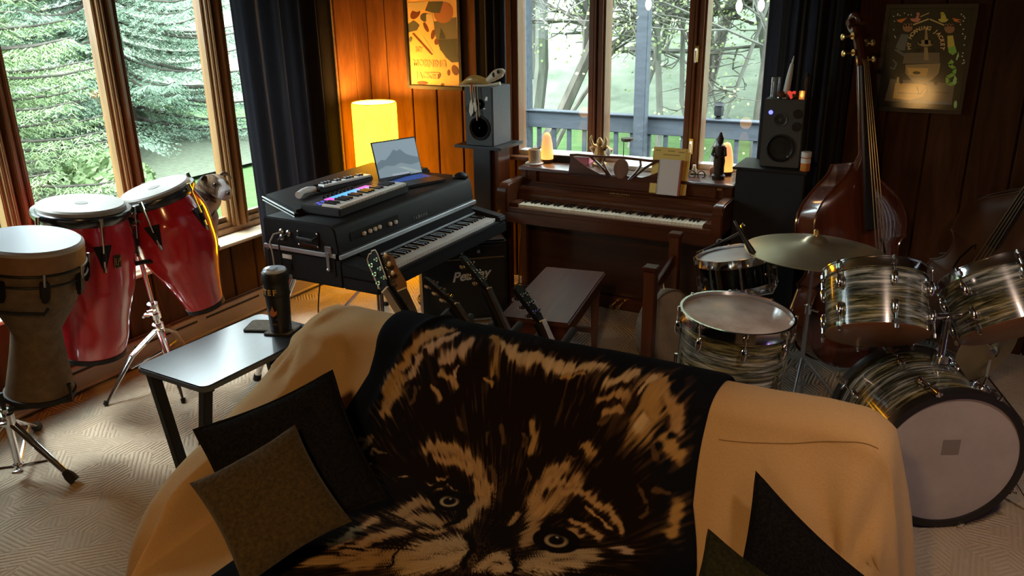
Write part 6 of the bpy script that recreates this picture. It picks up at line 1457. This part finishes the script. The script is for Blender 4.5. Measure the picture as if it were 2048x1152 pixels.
# floor tom
Pt = at(1475, 628, w=3.25); Pb = at(1447, 812, w=3.40)
ft, L = drum('floor_tom', 'floor tom with oyster pearl wrap and worn shiny head behind the sofa', Pt, Pb, .213, OYS, 8, WORN, HEAD, .2)
for k in range(3):
    a = .9 + 2 * PI * k / 3; ax = (Pt - Pb).normalized(); X = (CAM - Pb); X = (X - ax * X.dot(ax)).normalized(); Y = ax.cross(X)
    d = X * math.cos(a) + Y * math.sin(a); q = Pb + d * .228 + ax * .24; q2 = Pb + d * .228 - ax * .04; f_ = V((q2.x + d.x * .04, q2.y + d.y * .04, .012))
    o = M().tube([q, q2, f_], .007, 8); mw = ft.matrix_world.inverted(); o.v = [mw @ p for p in o.v]; lg = o.obj('leg', MT['chrome'], ft)
    o = M().rod(f_ - V((0, 0, .012)), f_ + V((0, 0, .022)), .013, 10); o.v = [mw @ p for p in o.v]; o.obj('rubber_foot', MT['rubber'], lg)
    o = M().box(Pb + d * .224 + ax * .16, (.03, .03, .05)); o.v = [mw @ p for p in o.v]; o.obj('leg_bracket', MT['chrome'], ft)
# snare drum, stand, microphone
Pt = at(1468, 509, w=4.0); Pb = at(1475, 570, w=4.035)
sd, L = drum('snare_drum', 'chrome snare drum with white head in front of the piano', Pt, Pb, .172, DARKSHELL, 8, HEAD, HEAD, .1, True, True, True)
sn = thing('snare_stand', 'tripod stand under the chrome snare drum', 'stand', T(Pb.x, Pb.y, 0))
h = Pb.z; M().rod((0, 0, .10), (0, 0, h - .05), .012, 12).obj('post', MT['chrome'], sn)
for k in range(3):
    a = .4 + 2 * PI * k / 3; d = V((math.cos(a), math.sin(a), 0))
    M().tube([(0, 0, .26), d * .24 + V((0, 0, .010))], .009, 8).obj('leg', MT['chrome'], sn); M().tube([(0, 0, h - .07), d * .17 + V((0, 0, h - .035)), d * .185 + V((0, 0, h + .01))], .008, 8).obj('basket_arm', MT['chrome'], sn)
mc = thing('microphone', 'slim black microphone on a boom arm pointing at the snare head', 'microphone', T(0, 0, 0))
a, b = at(1475, 452, w=3.90), at(1506, 507, w=3.88); d = (b - a)
M().tube([a, a + d * .65, b - d * .12, b], [.0105, .0115, .015, .0145], 16).obj('body', MT['black'], mc); M().rod(a - d * .20, a, .0075, 10).obj('connector', MT['chrome'], mc); M().rod(b - d * .05, b + d * .02, .016, 14).obj('grille', MT['grey_cloth'], mc)
a2 = at(1487, 474, w=3.92)
M().tube([a2, at(1484, 452, w=3.95), at(1488, 449, w=3.95)], .010, 8).obj('clip', MT['chrome'], mc)
ms = thing('microphone_stand', 'black boom microphone stand between the piano and the snare drum', 'stand', T(0, 0, 0))
e = at(1395, 506, w=4.42); top_ = at(1440, 486, w=4.25)
M().tube([at(1486, 462, w=3.97), top_, e], .008, 8).obj('boom_arm', MT['black'], ms); M().rod(top_ + V((0, 0, .02)), V((top_.x, top_.y, .03)), .011, 12).obj('post', MT['black'], ms); M().lathe([(.13, 0), (.135, .012), (.02, .03), (.012, .05)], 28, T(top_.x, top_.y, 0)).obj('base', MT['black'], ms); M().sph(top_, .022, 12, 8).obj('boom_clamp', MT['black'], ms)
# ride cymbal
CYM = noisy('cymbal_bronze', [(.3, (.42, .36, .22)), (.7, (.58, .52, .36))], 3, rough=.36, metal=.9)
g = N(CYM); z = g.n('SeparateXYZ'); g.l(g.coord('Object'), z.inputs[0]); rr_ = g.math('SQRT', g.math('ADD', g.math('POWER', z.outputs[0], 2), g.math('POWER', z.outputs[1], 2))); g.bump(g.math('SINE', g.math('MULTIPLY', rr_, 900)), .12, .001)
def cymbal(name, label, c, nrm, R):
    t = thing(name, label, 'cymbal', frame(c, nrm, (1, 0, 0))); b = R * .17
    top_p = [(.008, .052 * R / .3), (b * .5, .048 * R / .3), (b * .85, .036 * R / .3), (b, .026 * R / .3), (b * 1.25, .020 * R / .3), (R * .55, .004), (R * .85, -.012), (R, -.026)]
    M().lathe(top_p + [(p[0], p[1] - .003) for p in reversed(top_p)], 72, caps=False).obj('bow', CYM, t); return t
C0 = at(1630, 492, Y=3.98)
cymbal('ride_cymbal', 'large bronze ride cymbal on a straight stand beside the snare drum', C0, (.015, .02, 1), .325)
cs = thing('cymbal_stand', 'straight chrome cymbal stand under the ride cymbal', 'stand', T(C0.x, C0.y, 0))
z = C0.z; M().rod((0, 0, .52), (0, 0, z + .075), .0075, 10).obj('upper_tube', MT['steel'], cs); M().rod((0, 0, .10), (0, 0, .56), .012, 12).obj('lower_tube', MT['steel'], cs)
M().lathe([(.012, z + .052), (.013, z + .075), (.008, z + .082)], 12).obj('wing_nut', MT['brass'], cs); M().lathe([(.020, z + .014), (.020, z + .026)], 14).obj('felt', MT['foam'], cs); m = M(); m.lathe([(.018, .53), (.018, .575)], 12); m.rod((0, 0, .555), (.05, -.02, .555), .006, 8); m.obj('height_clamp', MT['chrome'], cs); M().lathe([(.020, .10), (.020, .15)], 12).obj('leg_collar', MT['steel'], cs)
for k in range(3): a = .5 + 2 * PI * k / 3; d = V((math.cos(a), math.sin(a), 0)); M().tube([(0, 0, .30), d * .24 + V((0, 0, .010))], .008, 8).obj('leg', MT['steel'], cs)
C1 = at(1982, 704, w=3.95)
vx = at(2030, 655, w=3.95) - at(1940, 752, w=3.95); nv = vx.normalized().cross((CAM - C1).normalized()).normalized()
nv = (nv * .86 + (CAM - C1).normalized() * .5).normalized()
cymbal('crash_cymbal', 'smaller cymbal tilted steeply behind the right rack tom', C1, nv, .185)
hs = thing('hi_hat_stand', 'chrome stand rod carrying the tilted cymbal behind the right tom', 'stand', T(C1.x, C1.y, 0)); M().rod((0, 0, .02), (0, 0, C1.z), .009, 10).obj('post', MT['chrome'], hs)
for k in range(3): a = .2 + 2 * PI * k / 3; d = V((math.cos(a), math.sin(a), 0)); M().tube([(0, 0, .24), d * .20 + V((0, 0, .010))], .008, 8).obj('leg', MT['chrome'], hs)

# ---------------------------------------------------------------- double bass and cello
def bowed(name, label, cat, P0, P1, nrm, s, body_m, neck_len, ribs, top_m=None):
    ax = (P1 - P0).normalized(); n = V(nrm); n = (n - ax * n.dot(ax)).normalized(); x = ax.cross(n) * -1
    # local: X right, Y back, Z up the neck
    Yv = -n; Xv = Yv.cross(ax); mx = Matrix(((Xv.x, Yv.x, ax.x, P0.x), (Xv.y, Yv.y, ax.y, P0.y), (Xv.z, Yv.z, ax.z, P0.z), (0, 0, 0, 1)))
    t = thing(name, label, cat, mx)
    out = catmull([(.10, .0), (.104, .11), (.13, .21), (.20, .295), (.30, .335), (.40, .335), (.49, .295), (.545, .27), (.565, .278)], 4).tolist() + catmull([(.575, .262), (.61, .226), (.67, .208), (.74, .215), (.785, .245)], 4).tolist() + catmull([(.795, .262), (.81, .258), (.87, .268), (.94, .258), (1.02, .215), (1.10, .135), (1.16, .065), (1.205, .036), (1.22, .03)], 4).tolist()
    D = ribs; nx = 12; ring = 2 * (nx + 1); m = M(); tp = M()
    for z, w in out:
        w = max(w, .002)
        edge_f = min(1.0, (z - .10) / .10) * min(1.0, (1.23 - z) / .16 + .12)
        for i in range(nx + 1): u = -1 + 2 * i / nx; m.v.append(V((u * w * s, (-D / 2 - .038 * (1 - abs(u) ** 2.2) * edge_f) * s, z * s)))
        for i in range(nx + 1): u = 1 - 2 * i / nx; m.v.append(V((u * w * s, (D / 2 + .012 * (1 - u * u)) * s, z * s)))
    for k in range(len(out) - 1):
        for i in range(ring): j = (i + 1) % ring; m.f.append((k * ring + i, k * ring + j, (k + 1) * ring + j, (k + 1) * ring + i))
    m.f += [tuple(range(ring - 1, -1, -1)), tuple((len(out) - 1) * ring + i for i in range(ring))]
    m.obj('body', body_m, t, smooth=40)
    for yy in (-D / 2, D / 2):
        for sg in (-1, 1): M().tube([(sg * (w + .004) * s, yy * s, z * s) for z, w in out], .007 * s, 6).obj('edge_trim', body_m, t)
    for sg in (-1, 1):
        M().tube([(sg * .10 * s, (-D / 2 - .030) * s, .60 * s), (sg * .115 * s, (-D / 2 - .030) * s, .625 * s), (sg * .135 * s, (-D / 2 - .024) * s, .60 * s), (sg * .132 * s, (-D / 2 - .026) * s, .68 * s), (sg * .105 * s, (-D / 2 - .032) * s, .78 * s), (sg * .095 * s, (-D / 2 - .034) * s, .80 * s), (sg * .085 * s, (-D / 2 - .034) * s, .775 * s)], .0065 * s, 6).obj('f_hole', MT['black'], t)
    yb = (-D / 2 - .036) * s
    br = M(); br.prism([(-.075, 0), (-.045, 0), (-.03, .03), (.03, .03), (.045, 0), (.075, 0), (.06, .10), (.045, .135), (0, .150), (-.045, .135), (-.06, .10)], -.008, .008, T(0, yb, .66 * s) @ RX(90) @ Matrix.Scale(s, 4) @ RX(0))
    br.v = [V((p.x, yb - (p.z - .66 * s), .66 * s + (p.y - yb))) for p in br.v]
    br.obj('bridge', mat('maple_bridge', (.46, .30, .14), .5) if 'maple_bridge' not in bpy.data.materials else bpy.data.materials['maple_bridge'], t)
    ntop = (1.22 + neck_len) * s
    M().prism([(-.030, .86), (.030, .86), (.021, 1.22 + neck_len), (-.021, 1.22 + neck_len)], 0, .024, Matrix(((s, 0, 0, 0), (0, 0, s, yb - .075 * s), (0, s, 0, 0), (0, 0, 0, 1)))).obj('fingerboard', MT['ebony'], t, bevel=.002)
    M().tube([(0, (-D / 2 + .03) * s, 1.16 * s), (0, yb - .02 * s, 1.26 * s), (0, yb - .028 * s, (1.22 + neck_len) * s)], [.034 * s, .026 * s, .022 * s], 12).obj('neck', body_m, t)
    pg = M(); y0 = yb - .045 * s
    pg.tube([(0, y0, ntop), (0, y0 + .012 * s, ntop + .10 * s), (0, y0 + .045 * s, ntop + .20 * s)], [.030 * s, .030 * s, .024 * s], 10)
    pb_ = pg.obj('pegbox', body_m, t)
    sc_ = M()
    P = [(0, y0 + (.045 + .050 * (1 - math.cos(a)) * .0 + (.058 - .0078 * a) * math.sin(a) * .9) * s, ntop + (.235 + (.058 - .0078 * a) * -math.cos(a) * .9 + .0) * s) for a in [i * .35 for i in range(19)]]
    sc_.tube([tuple(p) for p in P], [.026 * s - .0009 * i * s for i in range(19)], 10); sc_.rod((-.045 * s, P[-1][1], P[-1][2]), (.045 * s, P[-1][1], P[-1][2]), .018 * s, 12); sc_.obj('scroll', body_m, t, smooth=60)
    for i, zz in enumerate((.03, .07, .115, .155)):
        sg = -1 if i % 2 else 1; m = M(); m.rod((0, y0 + .02 * s, ntop + zz * s), (sg * .075 * s, y0 + .03 * s, ntop + zz * s), .006 * s, 8); m.sph((sg * .085 * s, y0 + .03 * s, ntop + zz * s), (.008 * s, .020 * s, .018 * s), 10, 6); m.rod((sg * .034 * s, y0 + .015 * s, ntop + zz * s), (sg * .040 * s, y0 + .015 * s, ntop + zz * s), .018 * s, 12); m.obj('tuning_peg', MT['brass'], t)
    M().prism([(-.018, .20), (.018, .20), (.034, .46), (-.034, .46)], 0, .018, Matrix(((s, 0, 0, 0), (0, 0, s, yb - .055 * s), (0, s, 0, 0), (0, 0, 0, 1)))).obj('tailpiece', MT['ebony'], t, bevel=.003)
    for i in range(4):
        u = (i - 1.5); M().tube([(u * .012 * s, yb - .06 * s, .46 * s), (u * .020 * s, yb - .152 * s, .66 * s), (u * .0085 * s, yb - .082 * s, ntop), (u * .006 * s, yb - .03 * s, ntop + .10 * s)], .0022 * s if s > .9 else .0015, 6).obj('string', mat('bass_string', (.40, .30, .17), .35, .8) if 'bass_string' not in bpy.data.materials else bpy.data.materials['bass_string'], t)
    M().rod((0, 0, 0), (0, 0, .12 * s), .007, 8).obj('endpin', MT['steel'], t)
    return t
BASSV = wood('bass_varnish', (.040, .009, .004), (.115, .030, .012), 'Z', 5, .16, .8, .02)
P0 = V((-.30, 4.50, .0)); P1 = at(1681, 24, Y=4.80); Lb = (P1 - P0).length
bowed('double_bass', 'dark red brown double bass leaning by the wall behind the ride cymbal', 'double bass', P0, P1, (.62, -.78, 0), Lb / 2.03, BASSV, .50, .20)
bst = thing('bass_stand', 'low black stand holding the double bass', 'stand', T(-.32, 4.66, 0))
M().tube([(0, .20, .01), (0, .20, .55), (0, .10, .62)], .010, 8).obj('post', MT['black'], bst)
for s in (-1, 1): M().tube([(0, .20, .25), (s * .20, .05, .012)], .010, 8).obj('leg', MT['black'], bst)
CELLO = noisy('worn_brown_varnish', [(.3, (.055, .028, .014)), (.7, (.115, .062, .032))], 6, (1, 1, .4), .45, spec=.5)
P0 = at(1867, 695, Z=.02); P0 = V((P0.x, P0.y, .0)); P1 = at(2172, 224, Y=4.86)
bowed('cello', 'worn brown cello leaning towards the right edge behind the rack toms', 'cello', P0, P1, (-.30, -.95, .1), .92, CELLO, .42, .14)

# ---------------------------------------------------------------- wooden rack and frame drum between bench and floor tom
rk = thing('wooden_rack', 'dark square posted wooden rack between the bench and the floor tom', 'rack', T(-1.22, 3.85, 0))
for x, y, zt in ((.03, -.30, .785), (-.045, .31, .785)):
    o = M().span((x - .028, y - .028, 0), (x + .028, y + .028, zt)).obj('post', MT['walnut_z'], rk, bevel=.003); M().span((x - .036, y - .036, zt), (x + .036, y + .036, zt + .022)).obj('post_cap', MT['walnut_y'], o, bevel=.005)
for z, h_ in ((.655, .065), (.20, .05)): 
    A, B = V((.03, -.28, z)), V((-.045, .29, z)); d = B - A; M().box((0, 0, d.length / 2), (.020, h_, d.length), frame(A, d, (1, 0, 0))).obj('rail', MT['walnut_y'], rk, bevel=.003)
c = at(1325, 655, Y=3.80); nd = V((.92, -.36, .10))
fd = thing('frame_drum', 'worn round frame drum hanging edge on from the wooden rack', 'drum', frame(c + V((.02, 0, 0)), nd, (0, 0, 1)))
M().lathe([(.20, -.03), (.205, -.03), (.205, .03), (.20, .03), (.195, .03), (.195, -.03), (.20, -.03)], 48, caps=False).obj('hoop', noisy('old_hoop', [(.3, (.055, .035, .02)), (.7, (.13, .095, .06))], 20, rough=.7), fd)
M().lathe([(0, .028), (.198, .028), (.206, .022)], 48).obj('skin', noisy('hide', [(.3, (.13, .10, .07)), (.7, (.24, .19, .135))], 9, rough=.7), fd); M().lathe([(0, -.026), (.196, -.026)], 48).obj('back_skin', bpy.data.materials['hide'], fd)
M().tube([(.19, 0, 0), (.26, 0, -.02)], .004, 6).obj('hanging_loop', cd, fd)

# ---------------------------------------------------------------- guitars in a floor rack behind the sofa
gr = thing('guitar_rack', 'black floor guitar rack with foam padded arms behind the sofa', 'rack', T(0, 0, 0))
pads = [((867, 655), (890, 631)), ((909, 667), (935, 641)), ((960, 673), (986, 649)), ((1013, 680), (1034, 656)), ((1063, 688), (1086, 662)), ((1118, 700), (1141, 668))]
lo = []
for (a, b) in pads:
    A, B = at(*a, w=3.42), at(*b, w=3.55); B = A + (B - A).normalized() * .20; lo.append(A)
    m = M(); d = (B - A).normalized(); m.tube([A - d * .03, B - d * .01, B], [.017, .017, .010], 12); m.obj('padded_arm', MT['foam'], gr)
ra, rb_ = lo[0] + (lo[0] - lo[-1]) * .06, lo[-1] + (lo[-1] - lo[0]) * .06
M().tube([ra, rb_], .014, 10).obj('top_rail', MT['black'], gr)
for e in (ra, rb_):
    M().tube([e, V((e.x, e.y - .04, .03)), V((e.x, e.y - .02, .015))], .013, 10).obj('upright', MT['black'], gr); M().tube([V((e.x, e.y - .16, .016)), V((e.x, e.y + .22, .016))], .013, 10).obj('foot_bar', MT['black'], gr)
M().tube([V((ra.x, ra.y + .14, .05)), V((rb_.x, rb_.y + .14, .05))], .015, 10).obj('lower_rail', MT['foam'], gr)
def guitar(label, head, low, face, col, body_col, style, knob, hw=.036, binding=False):
    """head: tip of the headstock, low: a point down the neck; face: direction the strings look"""
    ax = (head - low).normalized(); n = V(face); n = (n - ax * n.dot(ax)).normalized(); Y = -n; X = Y.cross(ax)
    full = 1.02
    if (head.z - full * ax.z) < .06: full = (head.z - .065) / ax.z
    P0 = head - ax * full; mx = Matrix(((X.x, Y.x, ax.x, P0.x), (X.y, Y.y, ax.y, P0.y), (X.z, Y.z, ax.z, P0.z), (0, 0, 0, 1)))
    t = thing('guitar', label, 'guitar', mx, 'guitars in the floor rack'); H = full
    hl = .185; nz = H - hl
    body = [(.0, 0), (.03, .10), (.09, .155), (.16, .165), (.23, .14), (.28, .115), (.33, .115), (.37, .13), (.40, .115), (.42, .06), (.425, 0)]
    P = catmull(body, 4); D = .045 if style != 'acoustic' else .09
    poly = [(w, z) for z, w in P] + [(-w, z) for z, w in P[::-1][1:-1]]
    M().prism(poly, -.0, D, Matrix(((1, 0, 0, 0), (0, 0, 1, -.005), (0, 1, 0, 0), (0, 0, 0, 1)))).obj('body', body_col, t, bevel=.006)
    m = M(); m.tube([(0, .012, .40), (0, .012, nz - .02), (0, .016, nz)], [.027, .023, .022], 12); m.obj('neck', col, t)
    M().prism([(-.028, .30), (.028, .30), (.0215, nz), (-.0215, nz)], -.012, -.004, Matrix(((1, 0, 0, 0), (0, 0, 1, 0), (0, 1, 0, 0), (0, 0, 0, 1)))).obj('fingerboard', mat('rosewood', (.022, .012, .008), .5) if 'rosewood' not in bpy.data.materials else bpy.data.materials['rosewood'], t)
    M().box((0, -.010, nz + .002), (.044, .010, .006)).obj('nut', MT['ivory'], t)
    hm = T(0, .0, nz) @ RX(-9 if style == 'inline' else -13)
    hp = Matrix(((1, 0, 0, 0), (0, 0, 1, 0), (0, 1, 0, 0), (0, 0, 0, 1)))
    if style == 'inline':
        pts = [(-.022, 0), (-.034, .03), (-.036, .14), (-.030, .172), (-.010, .186), (.016, .180), (.024, .158), (.020, .13), (.030, .03), (.022, 0)]
    else:
        pts = [(-.022, 0), (-.033, .03), (-.040, .15), (-.036, .172), (-.012, .182), (0, .176), (.012, .182), (.036, .172), (.040, .15), (.033, .03), (.022, 0)]
    hs_ = M().prism(pts, -.008, .008, hm @ hp).obj('headstock', col, t, bevel=.0025)
    if binding: M().tube([(x, -.009, z) for x, z in pts[1:-1]], .0025, 6, hm).obj('binding', MT['white'], hs_)
    for k in range(6):
        if style == 'inline': sg = -1; z = .030 + k * .024; x = -.018 + .0005 * k
        else: sg = -1 if k < 3 else 1; z = .045 + (k % 3) * .044; x = sg * .022
        m = M(); m.rod((x, -.022, z), (x, .010, z), .0045, 8, hm); m.rod((x, -.010, z), (x, -.0085, z), .009, 10, hm); m.box((x, .014, z), (.016, .010, .018), hm); m.rod((x, .014, z), (x + sg * .032, .014, z), .003, 6, hm); o = m.obj('tuner', MT['chrome'], t)
        xe = (sg * .040 if style != 'inline' else -.042); M().sph((xe + sg * .016, .014, z), (.013, .006, .010), 12, 6, hm).obj('tuner_button', knob, o)
    m = M()
    for k in range(6): u = (k - 2.5) * .0068; m.tube([(u * 1.35, -.016, .12), (u, -.015, nz)], .0008, 4)
    m.obj('strings', MT['steel'], t); return t
PEARL = mat('pearloid', (.66, .50, .30), .3, spec=.7); GOLDK = mat('gold_tuners', (.62, .44, .18), .25, .8)
BLKL = mat('black_lacquer', (.006, .006, .006), .6, spec=.12); MAPLE = noisy('tinted_maple', [(.3, (.19, .10, .045)), (.7, (.26, .145, .068))], 8, (2, 2, .3), .35, coat=.4)
SUN = mat('sunburst_red', (.11, .022, .010), .2, coat=.7); MAH = mat('mahogany_body', (.08, .024, .012), .25, coat=.6)
guitar('black headstock with pearl tuner buttons, leftmost guitar in the rack', at(728, 506, w=3.42), at(812, 640, w=3.36), (-.30, -.90, .2), BLKL, BLKL, 'three', PEARL, binding=True)
guitar('maple headstock with six inline tuners, second guitar from the left', at(772, 506, w=3.50), at(826, 632, w=3.42), (.62, -.75, .1), MAPLE, SUN, 'inline', MT['chrome'])
guitar('dark headstock seen edge on with amber tuner buttons, third guitar from the left', at(862, 541, w=3.48), at(942, 655, w=3.42), (.93, .26, .1), BLKL, MAH, 'three', PEARL)
guitar('dark headstock with gold tuners rising highest before the amplifier', at(938, 500, w=3.46), at(1022, 680, w=3.42), (.93, .22, .1), BLKL, SUN, 'acoustic', GOLDK)
guitar('dark headstock with bright chrome tuners, rightmost guitar beside the bench', at(1046, 562, w=3.42), at(1098, 680, w=3.40), (.95, .02, .1), BLKL, MAH, 'three', MT['chrome'])
